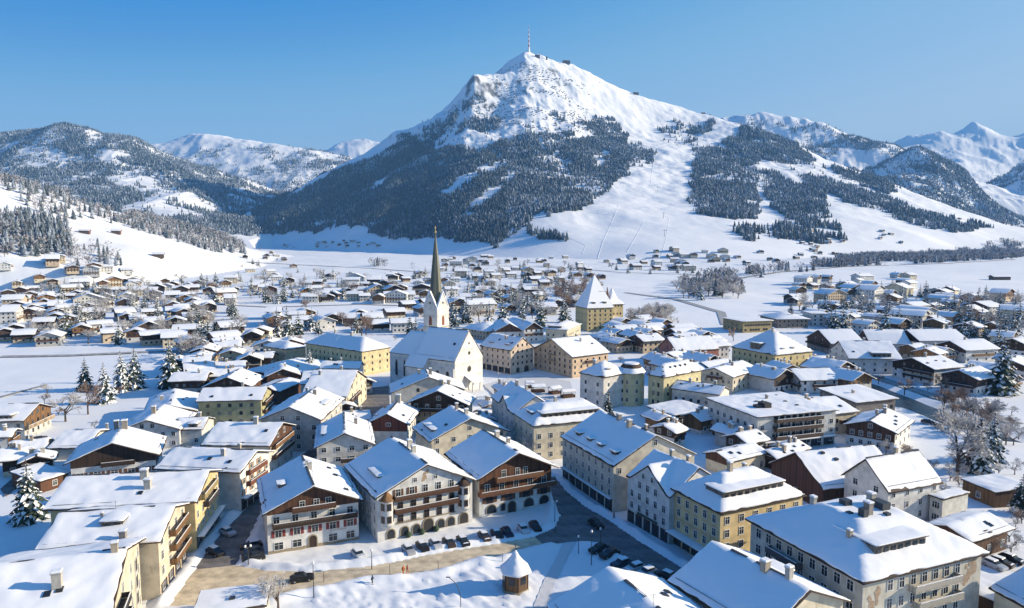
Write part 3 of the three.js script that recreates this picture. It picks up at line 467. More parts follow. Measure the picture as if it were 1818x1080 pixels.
  if (lod < 2 && (t === 'g' || t === 'e') && !s.cross) { // bare ridge, roof windows, snow rails
    const along = t === 'g' ? D : W, ry = fn(0, 0) + 0.165; let q = -along / 2 + 0.3; while (q < along / 2 - 1.5) { const l = Math.min(rr(1.2, 5), along / 2 - 0.3 - q); if (rnd() < 0.55) mesh('ridge_cap', (t === 'g' ? box(rr(0.3, 0.55), 0.5, l, 0, ry + 0.16, q + l / 2) : box(l, 0.5, rr(0.3, 0.55), q + l / 2, ry + 0.16, 0)), M.metal, roof); q += l; }
    const ns = Math.floor(rr(0, 3.4)); for (let k = 0; k < ns; k++) { const fx = t === 'g' ? rr(0.2, 0.36) * (rnd() < 0.5 ? 1 : -1) : rr(-0.38, 0.38), fz = t === 'g' ? rr(-0.38, 0.38) : rr(0.18, 0.36), x = fx * W, z = fz * D; const g = box(0.9, 0.62, 1.1, 0, 0.26, 0); if (t === 'g') g.rotateZ(-Math.sign(x) * Math.atan(tan)); else g.rotateX(Math.atan(tan)); mesh('skylight', g.translate(x, fn(x, z) + 0.12, z), M.glass, roof); }
    const nb = lod === 0 ? Math.floor(rr(1, 4)) : 0; for (let k = 0; k < nb; k++) { // where snow has slid off
      const sh = new THREE.Shape(), n = 19, L = rr(0.3, 1.0), B = rr(0.1, 0.26); for (let i = 0; i < n; i++) { const a = i / n * 6.283, q = rr(0.5, 1.3); i ? sh.lineTo(Math.cos(a) * L * q, Math.sin(a) * B * q) : sh.moveTo(L * q, 0); }
      const gg = new THREE.ExtrudeGeometry(sh, { depth: 0.05, bevelEnabled: false }).rotateX(-Math.PI / 2), sg = rnd() < 0.5 ? 1 : -1; let x, z; if (t === 'g') { gg.rotateY(Math.PI / 2); gg.rotateZ(-sg * Math.atan(tan)); x = sg * (W / 2 - rr(0.6, 1.4)); z = rr(-0.4, 0.4) * D; } else { gg.rotateX(sg * Math.atan(tan)); x = rr(-0.42, 0.42) * W; z = sg * (D / 2 - rr(0.6, 1.4)); }
      mesh('bare_patch', gg.translate(x, fn(x, z) + 0.55, z), M.eaveWood, roof);
    }
    if (lod === 0) for (const k of [-1, 1]) { const off = 0.9, g = t === 'g' ? box(0.06, 0.08, D * 0.9, k * (W / 2 - off), fn(W / 2 - off, 0) + 0.55, 0) : box(W * 0.9, 0.08, 0.06, 0, fn(0, D / 2 - off) + 0.55, k * (D / 2 - off)); mesh('snow_rail', g, M.metal, roof); }
    if (lod === 0 && rnd() < 0.6) { const x = t === 'g' ? 0.4 : rr(-0.3, 0.3) * W, z = t === 'g' ? rr(-0.3, 0.3) * D : 0.4, y = fn(x, z); mesh('antenna', mergeGeometries([new THREE.CylinderGeometry(0.025, 0.03, 2.4, 5).translate(x, y + 1.2, z), box(0.9, 0.03, 0.03, x, y + 2.2, z), box(0.6, 0.03, 0.03, x, y + 1.9, z)]), M.metal, roof); }
  }
  if (s.hatch) for (const [fx, fz] of s.hatch) { const x = fx * W, z = fz * D, y = fn(x, z); mesh('roof_hatch', box(0.9, 0.5, 0.9, x, y + 0.55, z), M.metal, roof); }
  // dormers: [side, from, to (fractions along that side), distance up from the eave, depth, height]
  for (const [sd, f0, f1, up, dep, hh, wins] of s.dorm || []) {
    const along = sd === 'F' || sd === 'B' ? W : D, half = (sd === 'F' || sd === 'B' ? D : W) / 2, c = (f0 + f1) / 2 * along - along / 2, wd = (f1 - f0) * along;
    const q = half - up, y0 = s.h + up * tan; const rot = { F: 0, R: Math.PI / 2, B: Math.PI, L: -Math.PI / 2 }[sd];
    const M4 = new THREE.Matrix4().makeRotationY(rot).multiply(new THREE.Matrix4().makeTranslation(c, y0, q));
    const bd = mesh('dormer', box(wd, hh + 1, dep, 0, hh / 2 - 0.5 + 0.2, -dep / 2).applyMatrix4(M4), s.dormMat || wood('0.20,0.17,0.14'), o);
    mesh('dormer_roof', box(wd + 0.5, 0.14, dep + 0.6, 0, hh + 0.28, -dep / 2 + 0.1).applyMatrix4(M4), M.eaveWood, bd);
    mesh('dormer_snow', heightSheet((x, z) => 0, -wd / 2 - 0.2, wd / 2 + 0.2, -dep / 2 - 0.25, dep / 2 + 0.25, ev(wd / 0.8), ev(dep / 0.8), 0.4, { noise: 0.07, ox: P.c.x + c }).translate(0, hh + 0.36, -dep / 2 + 0.1).applyMatrix4(M4), M.roofSnow, bd);
    const nw = wins ?? Math.max(1, Math.round(wd / 1.7)); for (let k = 0; k < nw; k++) { const wx = -wd / 2 + (k + 0.5) * wd / nw, pw = Math.min(1.0, wd / nw * 0.66); mesh('window', box(pw, hh * 0.62, 0.06, wx, hh * 0.5, 0.05).applyMatrix4(M4), M.glass, bd); }
  }
  // windows
  const rots = { F: 0, R: Math.PI / 2, B: Math.PI, L: -Math.PI / 2 }, loose = [];
  const onSide = (sd, along, y, proud, obj) => { const half = (sd === 'F' || sd === 'B' ? hd : hw) + proud, a = rots[sd]; obj.rotation.y = a; const v = new THREE.Vector3(along, y, half).applyAxisAngle(new THREE.Vector3(0, 1, 0), a); obj.position.copy(v); return obj; };
  const addWin = (sd, along, y, w, h, st = {}) => {
    const half = sd === 'F' || sd === 'B' ? hd : hw, v = new THREE.Vector3(along, 0, half).applyAxisAngle(new THREE.Vector3(0, 1, 0), rots[sd]);
    const inner = v.clone(); if (sd === 'F' || sd === 'B') { inner.x += Math.sign(v.x) * w / 2; } else inner.z += Math.sign(v.z) * w / 2;
    if (fn(inner.x, inner.z) < y + h / 2 + 0.25) return;
    const proud = (s.clad && s.clad.some(c => c[0].includes(sd) && y > c[1])) || (s.low && y < s.low[0] && (s.low[2] || 'FRBL').includes(sd)) ? 0.065 : 0.005;
    if (lod === 2) { const g = paneGeo(w, h).clone(); g.translate(0, y, half + proud); g.rotateY(rots[sd]); if (sd === 'F' || sd === 'B' || true) { const ax = new THREE.Vector3(along, 0, 0).applyAxisAngle(new THREE.Vector3(0, 1, 0), rots[sd]); g.translate(ax.x, 0, ax.z); } loose.push(g); return; }
    if (lod === 1) { onSide(sd, along, y, proud, mesh('window', paneGeo(w, h), pick(GLASS), o)); return; }
    const f = onSide(sd, along, y, proud, mesh('window', frameGeo(w, h), st.fr || s.fr || M.frameWhite, o)); mesh('pane', paneGeo(w, h), M.glass, f);
    const sh = st.shut ?? s.shut; if (sh) for (const k of [-1, 1]) { const m = mesh('shutter', shutGeo(w * 0.55, h), shutMats[sh], f); m.position.x = k * (w * 0.5 + w * 0.29 + 0.06); }
  };
  const W0 = s.win || {};
  for (const sd of W0.sides ?? 'FLR') {
    const L = (sd === 'F' || sd === 'B' ? hw : hd) * 2, c = { sp: 3.0, w: 1.05, hh: 1.35, y0: 1.7, fl: 2.85, m: 1.2, ...W0, ...(W0[sd] || {}) };
    const n = c.n ?? Math.max(1, Math.round((L - c.m * 1.2) / c.sp)), top = s.h + (t === 'g' || t === 'e' ? Math.max(W, D) * 0.5 * tan : 0);
    let k = 0; for (let y = c.y0; y < top && (c.max === undefined || k < c.max); y += c.fl, k++) { if (c.skip && c.skip.includes(k)) continue; for (let i = 0; i < n; i++) { if (lod === 2 && rnd() < 0.12) continue; addWin(sd, n === 1 ? 0 : lerp(-L / 2 + c.m + c.w / 2, L / 2 - c.m - c.w / 2, i / (n - 1)), y, c.w, c.hh, c); } }
  }
  if (loose.length) mesh('windows', mergeGeometries(loose), M.glass, o).userData = { kind: 'stuff' };
  // balconies: [side, y, from, to (fractions), depth, colour, wall behind?]
  for (const [sd, y, f0, f1, dp = 1.2, col = '0.13,0.062,0.036'] of s.balc || []) {
    const L = (sd === 'F' || sd === 'B' ? hw : hd) * 2, wd = (f1 - f0) * L, c = ((f0 + f1) / 2 - 0.5) * L, pr = 0.03;
    const parts = [box(wd, 0.14, dp, 0, 0, dp / 2), box(wd, 0.1, 0.12, 0, 1.02, dp - 0.06)];
    if (lod === 0) { const nb = Math.round(wd / 0.32); for (let k = 0; k < nb; k++) parts.push(box(wd / nb * 0.9, 0.82, 0.05, -wd / 2 + (k + 0.5) * wd / nb, 0.55, dp - 0.05)); } else parts.push(box(wd, 0.85, 0.07, 0, 0.54, dp - 0.05));
    for (const k of [-1, 1]) parts.push(box(0.06, 0.9, dp, k * (wd / 2 - 0.03), 0.56, dp / 2)); for (let k = 0; k <= 3; k++) parts.push(box(0.14, 0.2, dp * 0.9, lerp(-wd / 2 + 0.3, wd / 2 - 0.3, k / 3), -0.16, dp * 0.45));
    const b = onSide(sd, c, y, pr, mesh('balcony', mergeGeometries(parts), wood(col), o));
    if (lod < 2) mesh('rail_snow', box(wd * 0.96, 0.09, 0.16, 0, 1.12, dp - 0.06), M.roofSnow, b);
  }
  if (s.extra) s.extra({ o, P, W, D, hw, hd, fn, onSide, addWin, roof, lod });
  return o;
}
// ---------- the old town, house by house ----------
const WHITE = '0.72,0.72,0.71', CREAM = '0.68,0.61,0.47', YELLOW = '0.70,0.56,0.31', PALE = '0.66,0.65,0.60', OLIVE = '0.46,0.43,0.25', SAND = '0.60,0.45,0.27', GREY = '0.52,0.51,0.49', STONE = '0.36,0.31,0.25';
const DARK = '0.052,0.028,0.018', BROWN = '0.115,0.052,0.028', WARM = '0.24,0.125,0.05', RED = '0.17,0.05,0.035';
const darkMat = std([0.03, 0.028, 0.028], 0.7), stoneMat = std([0.34, 0.28, 0.20], 0.9, { map: plasterTex }), goldMat = std([0.45, 0.33, 0.12], 0.45, { metalness: 0.5 }), greenMat = std([0.035, 0.06, 0.03], 0.9);
function script(w, n, sd) { const g = []; let s = sd; const r = () => { s = (s * 16807) % 2147483647; return s / 2147483647; }; for (let k = 0; k < n; k++) { const x = -w / 2 + (k + 0.5) * w / n, h = 0.22 + 0.22 * r(); g.push(box(w / n * 0.2, h, 0.02, x - w / n * 0.2, h / 2, 0), box(w / n * 0.55, 0.06, 0.02, x, h * (0.3 + 0.6 * r()), 0)); if (r() < 0.6) g.push(box(w / n * 0.18, h * 0.8, 0.02, x + w / n * 0.2, h * 0.4, 0)); } return mergeGeometries(g); }
function archRow(q, sd, y, xs, w, h, mat = M.glass, name = 'arched_window') { for (const x of xs) { const f = q.onSide(sd, x, y, 0.01, mesh(name, archFrameGeo(w, h), stoneMat, q.o)); mesh('pane', archGeo(w, h, 0.05), mat, f); } }
function shopRow(q, sd, n, o = {}) { // ground-floor shops: dark glazed bays, each its own, under a fascia
  const L = (sd === 'F' || sd === 'B' ? q.hw : q.hd) * 2, w = L / n, h = o.h ?? 2.7;
  for (let k = 0; k < n; k++) { const x = -L / 2 + (k + 0.5) * w, f = q.onSide(sd, x, 0.15, 0.02, mesh('shop_window', mergeGeometries([box(w * 0.8, 0.12, 0.14, 0, h, 0.05), box(0.1, h, 0.12, -w * 0.38, h / 2, 0.05), box(0.1, h, 0.12, w * 0.38, h / 2, 0.05), box(0.07, h, 0.1, w * 0.1, h / 2, 0.05)]), o.fr || M.frameBrown, q.o)); mesh('pane', box(w * 0.74, h - 0.1, 0.05, 0, h / 2, 0.02), M.glass, f); }
  if (o.canopy) { const c = q.onSide(sd, 0, h + 0.45, 0, mesh('canopy', box(L * (o.cl || 0.98), 0.16, o.canopy, 0, 0, o.canopy / 2), M.metal, q.o)); mesh('canopy_snow', heightSheet(() => 0, -L * 0.485, L * 0.485, 0.05, o.canopy - 0.05, 24, 4, 0.28, { noise: 0.07 }).translate(0, 0.09, 0), M.roofSnow, c); }
}
function bay(q, sd, x, y0, n, roofC) { // a stack of windowed bays with a pointed cap
  const r = 1.55, fl = 2.75, hgt = n * fl; const b = q.onSide(sd, x, y0, -0.35, mesh('bay_window', new THREE.CylinderGeometry(r, r, hgt, 6, 1).rotateY(Math.PI / 6).translate(0, hgt / 2, 0.3), plaster(WHITE), q.o));
  mesh('bay_foot', new THREE.CylinderGeometry(r, 0.3, 1.1, 6).rotateY(Math.PI / 6).translate(0, -0.55, 0.3), plaster(WHITE), b); mesh('bay_roof', new THREE.CylinderGeometry(0.12, r * 1.2, 1.7, 6).rotateY(Math.PI / 6).translate(0, hgt + 0.85, 0.3), roofC || wood(WARM), b);
  for (let k = 0; k < n; k++) for (const a of [-1, 0, 1]) { const g = box(0.86, 1.35, 0.06, 0, 0, r * 0.866 + 0.02).rotateY(a * Math.PI / 3).translate(0, k * fl + 1.45, 0.3), f = box(1.1, 1.6, 0.05, 0, 0, r * 0.866).rotateY(a * Math.PI / 3).translate(0, k * fl + 1.45, 0.3); const fr = mesh('window', f, wood(WARM), b); fr.castShadow = true; mesh('pane_' + '', g, M.glass, b).name = 'pane'; }
}
function mural(q, sd, x, y, w, h, sd0) { // a faded wall painting: plain earthy shapes
  const g = []; let s = sd0; const r = () => { s = (s * 16807) % 2147483647; return s / 2147483647; };
  for (let k = 0; k < 9; k++) { const sh = new THREE.Shape(), n = 9, cx = (r() - 0.5) * w * 0.5, cy = h * (0.1 + 0.8 * k / 9), R = w * (0.10 + 0.14 * r()); for (let i = 0; i < n; i++) { const a = i / n * 6.283, t = R * (0.6 + 0.8 * r()); i ? sh.lineTo(cx + Math.cos(a) * t * 0.7, cy + Math.sin(a) * t) : sh.moveTo(cx + t * 0.7, cy); } g.push(new THREE.ShapeGeometry(sh).translate(0, 0, 0.006 + k * 0.004)); }
  q.onSide(sd, x, y, 0.004, mesh('wall_painting', mergeGeometries(g), std([0.44, 0.32, 0.22], 0.95, { map: plasterTex }), q.o));
}
const TOWN = [
  // front row round the square
  { p: [465, 918, 646, 891, 456, 854], t: 'g', h: 8.7, pitch: 24, ov: 1.0, ovg: 1.2, wall: WHITE, name: 'guest_house', cat: 'guest house', label: 'white guest house with red shutters and long brown balconies facing the street corner', clad: [['F', 8.3, BROWN]], balc: [['F', 5.6, 0.05, 0.98, 1.3, DARK], ['F', 8.5, 0.26, 0.74, 1.4, BROWN]], win: { sides: 'FR', F: { n: 5, y0: 6.9, max: 1, w: 1.15, hh: 1.6 }, R: { n: 4, y0: 1.6 } }, chim: [[0.02, -0.14], [0.03, -0.02]], dorm: [['L', 0.5, 0.6, 4.0, 1.4, 0.9, 1]],
    extra: q => { const L = q.hw * 2; for (let i = 0; i < 5; i++) q.addWin('F', lerp(-L / 2 + 2.1, L / 2 - 1.8, i / 4), 4.1, 1.25, 1.45, { shut: 'red' }); for (const i of [0, 1, 3, 4]) q.addWin('F', lerp(-L / 2 + 2.1, L / 2 - 1.8, i / 4), 1.5, 1.7, 1.5, { shut: 0 }); for (const x of [-2.3, 0.6, 3.0]) q.addWin('F', x, 9.6, 1.0, 1.5); const d = q.onSide('F', -0.35, 0, 0.02, mesh('portal', archFrameGeo(1.5, 2.6), stoneMat, q.o)); mesh('door', archGeo(1.5, 2.6, 0.05), wood(DARK), d); q.onSide('F', L * 0.27, 2.85, 0.02, mesh('wall_lettering', script(3.4, 11, 77), std([0.33, 0.22, 0.14], 0.9), q.o)); q.onSide('F', 0, 0.35, 0.0, mesh('plinth', box(L + 0.1, 1.0, 0.12, 0, -0.2, 0), stoneMat, q.o)); } },
  { p: [665, 889, 847, 855, 702, 776], m: 'r', t: 'g', h: 9.8, pitch: 25, ov: 0.8, ovg: 0.9, wall: WHITE, name: 'hotel', cat: 'hotel', label: 'large white hotel with two timber balconies, corner bay windows and an arched portal', balc: [['F', 5.9, 0.16, 0.83, 1.3, BROWN], ['F', 8.7, 0.16, 0.83, 1.3, BROWN]], chim: [[0.06, -0.12, 1.2], [0.1, -0.2], [0.02, 0.1]], dorm: [['L', 0.42, 0.7, 3.2, 4.5, 0.5, 0]], win: { sides: 'LR', L: { n: 7, sp: 3, y0: 1.7 }, R: { n: 6, y0: 4.4 } },
    extra: q => { const L = q.hw * 2; bay(q, 'F', -L / 2 + 2.2, 3.6, 2); bay(q, 'F', L / 2 - 2.2, 3.9, 2, wood(DARK)); for (const y of [4.3, 7.1]) for (let i = 0; i < 5; i++) q.addWin('F', lerp(-L * 0.27, L * 0.27, i / 4), y, 1.05, 1.6, { fr: M.frameBrown }); for (let i = 0; i < 5; i++) q.addWin('F', lerp(-L * 0.29, L * 0.27, i / 4), 10.1, 1.05, 1.7, { shut: i < 2 ? 'brown' : 0 }); for (const x of [-2.6, 2.2]) q.addWin('F', x, 12.4, 0.8, 0.9); archRow(q, 'F', 0.35, [-L * 0.37, -L * 0.23, -L * 0.11, L * 0.15, L * 0.26], 1.7, 2.0); archRow(q, 'F', 0.3, [L * 0.4], 2.0, 2.4, darkMat); const d = q.onSide('F', L * 0.015, 0, 0.04, mesh('portal', archFrameGeo(2.3, 3.1), stoneMat, q.o)); mesh('door', archGeo(2.3, 3.1, 0.06), darkMat, d); mural(q, 'F', -0.2, 11.9, 2.2, 2.3, 91); q.onSide('F', 0, 3.35, 0.02, mesh('cornice', box(L * 0.62, 0.22, 0.25), stoneMat, q.o)); q.onSide('F', -L * 0.2, 3.5, 0.16, mesh('wall_lettering', script(6, 16, 33), std([0.2, 0.16, 0.1], 0.9), q.o)); for (const x of [-0.2, -0.06, 0.09]) q.onSide('F', x * L, 0.6, 0.5, mesh('shrub', new THREE.IcosahedronGeometry(0.7, 1), greenMat, q.o)); } },
  { p: [847, 856, 993, 832, 840, 767], m: 'r', t: 'g', h: 9.5, pitch: 25, ov: 1.3, ovg: 1.8, wall: WHITE, name: 'chalet_hotel', cat: 'hotel', label: 'dark brown timbered chalet hotel with two stacked balconies over a white ground floor', clad: [['F', 5.4, '0.15,0.062,0.03'], ['R', 7.0, DARK]], balc: [['F', 5.4, -0.02, 1.04, 1.5, '0.20,0.085,0.04'], ['F', 8.3, 0.2, 0.86, 1.5, '0.24,0.11,0.05']], chim: [[0.05, -0.18, 1.2], [0.1, 0.02]], win: { sides: 'R', R: { n: 5, y0: 1.7 } },
    extra: q => { const L = q.hw * 2; for (let i = 0; i < 5; i++) q.addWin('F', lerp(-L / 2 + 2, L / 2 - 2, i / 4), 6.9, 1.15, 1.7, { fr: M.frameWhite }); for (const x of [-3.2, 0.4, 2.4]) q.addWin('F', x, 9.8, 1.0, 1.6); for (let i = 0; i < 4; i++) q.addWin('F', lerp(-L / 2 + 2.6, L / 2 - 2, i / 3), 3.95, 1.7, 1.35, { shut: 'brown', fr: M.frameBrown }); archRow(q, 'F', 0.7, [-L * 0.34, L * 0.18, L * 0.40], 2.4, 2.0); archRow(q, 'F', 0.8, [-L * 0.18], 1.0, 1.8); const d = q.onSide('F', -L * 0.06, 0, 0.04, mesh('portal', archFrameGeo(1.9, 2.7), stoneMat, q.o)); mesh('door', archGeo(1.9, 2.7, 0.06), darkMat, d); q.onSide('F', -L * 0.06, 2.95, 0.02, mesh('wall_lettering', script(3.2, 10, 52), std([0.25, 0.18, 0.12], 0.9), q.o)); } },
  { p: [995, 777, 1089, 831, 1175, 779], m: 'r', t: 'e', h: 11.2, pitch: 27, ov: 0.6, ovg: 0.4, wall: '0.60,0.57,0.50', name: 'town_house', cat: 'town house', label: 'long pale town house with four snow-capped dormers on its shaded blue roof', chim: [[-0.1, 0.02, 1.2], [0.12, 0.05, 1.2], [0.3, -0.02]], dorm: [['F', 0.14, 0.22, 2.6, 3, 0.8, 1], ['F', 0.36, 0.44, 2.6, 3, 0.8, 1], ['F', 0.56, 0.64, 2.6, 3, 0.8, 1], ['F', 0.8, 0.88, 2.6, 3, 0.8, 1]], win: { sides: 'FR', F: { n: 8, y0: 4.5, fl: 2.75, w: 0.95, hh: 1.5 }, R: { n: 3, y0: 10, w: 0.95 } }, extra: q => { shopRow(q, 'F', 7, { canopy: 0.9 }); q.onSide('F', 0, 10.95, 0, mesh('cornice', box(q.hw * 2, 0.2, 0.2), stoneMat, q.o)); q.onSide('R', 0, 0, 0, mesh('gateway', box(3, 3, 0.2, -2, 1.5, 0), wood(DARK), q.o)); } },
  { p: [1111, 847, 1190, 886, 1236, 830], m: 'r', t: 'e', h: 10.3, pitch: 32, ov: 0.5, ovg: 0.2, cross: [0, 12.5, 36], wall: '0.70,0.70,0.69', name: 'town_house', cat: 'town house', label: 'white gabled town house squeezed between the pale and the yellow corner houses', chim: [[0.2, -0.05, 1.2], [-0.1, 0]], win: { sides: 'F', F: { n: 5, y0: 4.5, fl: 2.7, w: 0.95, hh: 1.45, max: 3 } }, extra: q => { shopRow(q, 'F', 5); for (const x of [-1.5, 1.5]) q.addWin('F', x, 12.3, 0.85, 1.1); q.onSide('F', 0, 3.3, 0.02, mesh('sign_board', box(7, 0.6, 0.12, 0, 0, 0), std([0.04, 0.07, 0.06], 0.7), q.o)); } },
  { p: [1190, 869, 1279, 915, 1429, 880], t: 'thip', rise: 4.6, h: 11.8, pitch: 33, ov: 0.6, wall: YELLOW, name: 'town_house', cat: 'town house', label: 'yellow corner house with a long window dormer on its sunny roof side', chim: [[0, 0.1, 1.3], [-0.2, -0.2]], dorm: [['R', 0.12, 0.82, 2.4, 5, 1.3, 9]], win: { sides: 'FR', F: { n: 5, y0: 4.8, fl: 2.65, w: 0.95, hh: 1.5 }, R: { n: 6, y0: 4.8, fl: 2.65, w: 1.05, hh: 1.45 } }, extra: q => { shopRow(q, 'F', 5, { canopy: 2.4 }); for (const y of [5.9, 8.6]) for (let i = 0; i < 5; i++) q.onSide('F', lerp(-q.hw + 1.7, q.hw - 1.7, i / 4), y, 0.01, mesh('window_hood', box(1.3, 0.18, 0.22), plaster(SAND), q.o)); } },
  { p: [1322, 923, 1533, 1040, 1732, 974], t: 'thip', rise: 4.7, h: 13.0, pitch: 28, ov: 0.8, wall: '0.62,0.58,0.49', name: 'hotel', cat: 'hotel', label: 'big cream hotel at lower right with painted walls and cluttered flat roof top', chim: [[-0.02, -0.1, 1.4], [0.1, 0.05, 1.3], [0.2, 0.3, 0.9], [-0.2, 0.2]], hatch: [[0.05, 0.15], [0.15, -0.05], [-0.05, -0.2]], dorm: [['R', 0.22, 0.62, 3.4, 8, 1.5, 7]], win: { sides: 'FR', F: { n: 9, y0: 2.6, fl: 2.95, w: 1.15, hh: 1.6, m: 1.6 }, R: { n: 7, y0: 2.6, fl: 2.95, w: 1.0, hh: 1.6, m: 5.2 } }, balc: [['R', 7.1, 0.4, 0.78, 1.5, '0.5,0.46,0.38'], ['R', 10.0, 0.36, 0.76, 1.5, '0.55,0.5,0.42'], ['F', 9.7, 0.22, 0.52, 1.4, '0.12,0.12,0.13']],
    extra: q => { mural(q, 'R', q.hd * 0.78, 8.2, 4.2, 5, 12); mural(q, 'R', -q.hd * 0.84, 4.5, 4.2, 7.5, 45); const y = q.fn(0, 0); for (const b of [box(2.6, 1.5, 1.8, 1.2, y + 0.9, -3), box(1.5, 1.2, 1.5, -2, y + 0.8, 1.5), box(1.2, 1.6, 1, 3, y + 1, 3)]) mesh('roof_vent', b, M.metal, q.roof); mesh('drainpipe', new THREE.CylinderGeometry(0.08, 0.08, q.fn(q.hw, q.hd), 6).translate(q.hw + 0.1, q.fn(q.hw, q.hd) / 2, q.hd + 0.1), M.steel, q.o); } },
  { p: [970, 1080, 1179, 1031, 1300, 1134], t: 'g', h: 9.5, pitch: 21, g: 0, wall: WHITE, name: 'house', label: 'snowy gabled roof at the bottom edge beside the square, seen from above', chim: [[0.22, -0.24, 1.2]], win: { sides: 'F', F: { n: 3 } } },
  { p: [1184, 1034, 1334, 984, 1494, 1080], t: 'g', h: 10.5, pitch: 24, g: 0, wall: CREAM, name: 'house', label: 'large shaded snow roof at the bottom edge in front of the cream hotel', chim: [[0.03, -0.1, 1.2], [0.0, -0.3]], dorm: [['L', 0.4, 0.6, 4, 3, 0.7, 1]], win: { sides: 'F', F: { n: 4 } } },
  // row along the street at lower left
  { p: [-150, 1188, 190, 1130, 245, 975], m: 'r', t: 'e', h: 11.6, pitch: 17, ov: 1.0, ovg: 1.3, wall: CREAM, name: 'apartment_house', cat: 'apartment house', label: 'cream apartment house at the lower left corner with dark balconies on its street gable', chim: [[0.12, 0.2, 1.5], [0.42, 0.02, 1.2]], win: { sides: 'R', R: { n: 5, y0: 2, fl: 2.9, w: 1.1, hh: 1.6, fr: 0 } }, balc: [['R', 9.4, 0.06, 0.46, 1.4, '0.04,0.04,0.045'], ['R', 6.5, 0.06, 0.5, 1.4, '0.04,0.04,0.045'], ['R', 3.6, 0.06, 0.5, 1.4, '0.04,0.04,0.045']], extra: q => { const b = q.onSide('R', q.hd * 0.74, 0, 0.02, mesh('stair_panel', box(2.2, 10.5, 0.2, 0, 5.2, 0), plaster(GREY), q.o)); for (const y of [3.5, 6.4, 9.3]) mesh('pane', box(1.3, 1.9, 0.06, 0, y, 0.12), M.glass, b); } },
  { p: [60, 981, 285, 965, 314, 901], m: 'r', t: 'e', h: 11.0, pitch: 18, ov: 0.8, ovg: 1.2, wall: '0.68,0.60,0.47', name: 'apartment_house', cat: 'apartment house', label: 'cream house with three flowered brown balconies beside the yellow street house', chim: [[0.18, 0.44, 1.2], [-0.1, 0.1, 0.5]], dorm: [['F', 0.44, 0.62, 4.6, 5, 1.0, 2]], win: { sides: 'R', R: { n: 4, y0: 2, fl: 2.8, w: 1.1, hh: 1.6 } }, balc: [['R', 9.4, 0.35, 0.9, 1.3, WARM], ['R', 6.6, 0.35, 0.95, 1.3, WARM], ['R', 3.9, 0.35, 0.95, 1.3, WARM]], extra: q => shopRow(q, 'R', 4, { h: 2.4 }) },
  { p: [74, 909, 350, 894, 381, 837], m: 'r', t: 'e', h: 11.0, pitch: 18, ov: 0.9, ovg: 1.3, wall: YELLOW, name: 'town_house', cat: 'town house', label: 'bright yellow house with dark awning and balconies where the street bends', chim: [[0.06, 0.1, 1.4], [0.12, 0.26, 1.4]], win: { sides: 'R', R: { n: 5, y0: 4.8, fl: 2.8, w: 0.95, hh: 1.45 } }, balc: [['R', 7.8, 0.3, 0.75, 1.3, '0.06,0.05,0.05'], ['R', 10.3, 0.15, 0.75, 1.3, '0.42,0.33,0.16']], extra: q => shopRow(q, 'R', 4, { canopy: 1.6 }) },
  { p: [272, 835, 427, 842, 446, 802], m: 'r', t: 'e', h: 9.8, pitch: 18, ov: 0.9, ovg: 1.2, wall: WHITE, name: 'town_house', cat: 'town house', label: 'white house with red brown balconies behind the yellow street house', chim: [[0.16, 0.16, 1.1], [0.24, -0.1]], win: { sides: 'R', R: { n: 4, y0: 4.4, fl: 2.7, w: 1.0, shut: 'tan' } }, balc: [['R', 8.2, 0.2, 0.8, 1.1, '0.21,0.07,0.035'], ['R', 5.5, 0.2, 0.8, 1.1, '0.21,0.07,0.035']], extra: q => shopRow(q, 'R', 5, { canopy: 1.5 }) },
  { p: [355, 793, 479, 794, 499, 752], m: 'r', t: 'e', h: 9.0, pitch: 19, ov: 0.9, ovg: 1.4, wall: PALE, name: 'house', label: 'broad chalet with wooden balconies under its eave, behind the white balcony house', clad: [['R', 7.6, BROWN]], chim: [[0.1, 0.04, 1.2]], win: { sides: 'R', R: { n: 4, y0: 1.6 } }, balc: [['R', 7.4, 0.1, 0.9, 1.3, WARM], ['R', 4.6, 0.1, 0.9, 1.3, BROWN]] },
  { p: [346, 715, 466, 712, 470, 688], m: 'r', t: 'e', h: 8.7, pitch: 20, ov: 0.8, wall: OLIVE, name: 'apartment_house', cat: 'apartment house', label: 'plain olive apartment block with small dark windows and a straight snow roof', chim: [[0.1, -0.05]], win: { sides: 'FR', F: { n: 5, y0: 1.6, fl: 2.8, w: 1.15, hh: 1.25, m: 2.5 }, R: { n: 3 } }, balc: [['R', 6.6, 0.1, 0.9, 1.2, BROWN], ['R', 3.8, 0.1, 0.9, 1.2, BROWN]] },
  { p: [456, 748, 571, 748, 606, 709], t: 'g', h: 9.8, pitch: 22, ov: 0.9, wall: GREY, name: 'house', label: 'grey white gabled house facing us with double windows, left of the narrow lane', chim: [[0.1, -0.2, 1.3], [-0.1, -0.35]], win: { sides: 'FR', F: { n: 4, y0: 1.8, fl: 2.9, w: 1.15, hh: 1.5 }, R: { n: 5, y0: 1.8 } }, dorm: [['R', 0.45, 0.7, 2.6, 4, 0.6, 2]] },
  { p: [532, 706, 617, 706, 634, 659], m: 'r', t: 'e', h: 8.6, pitch: 20, ov: 0.6, wall: CREAM, name: 'house', label: 'cream house with wide flat snow roof along the lane below the church', chim: [[0.1, -0.05], [-0.3, 0.1]], win: { sides: 'FR', F: { n: 3 }, R: { n: 5, y0: 1.7 } }, balc: [['R', 5.8, 0.1, 0.6, 1.1, BROWN]] },
  { p: [531, 684, 572, 683, 571, 660], m: 'r', t: 'e', h: 8.0, pitch: 22, ov: 0.5, wall: PALE, name: 'house', label: 'small house with a bright front roof slope left of the lane houses below the convent', chim: [[0.3, 0.1]], win: { sides: 'F', F: { n: 2 } } },
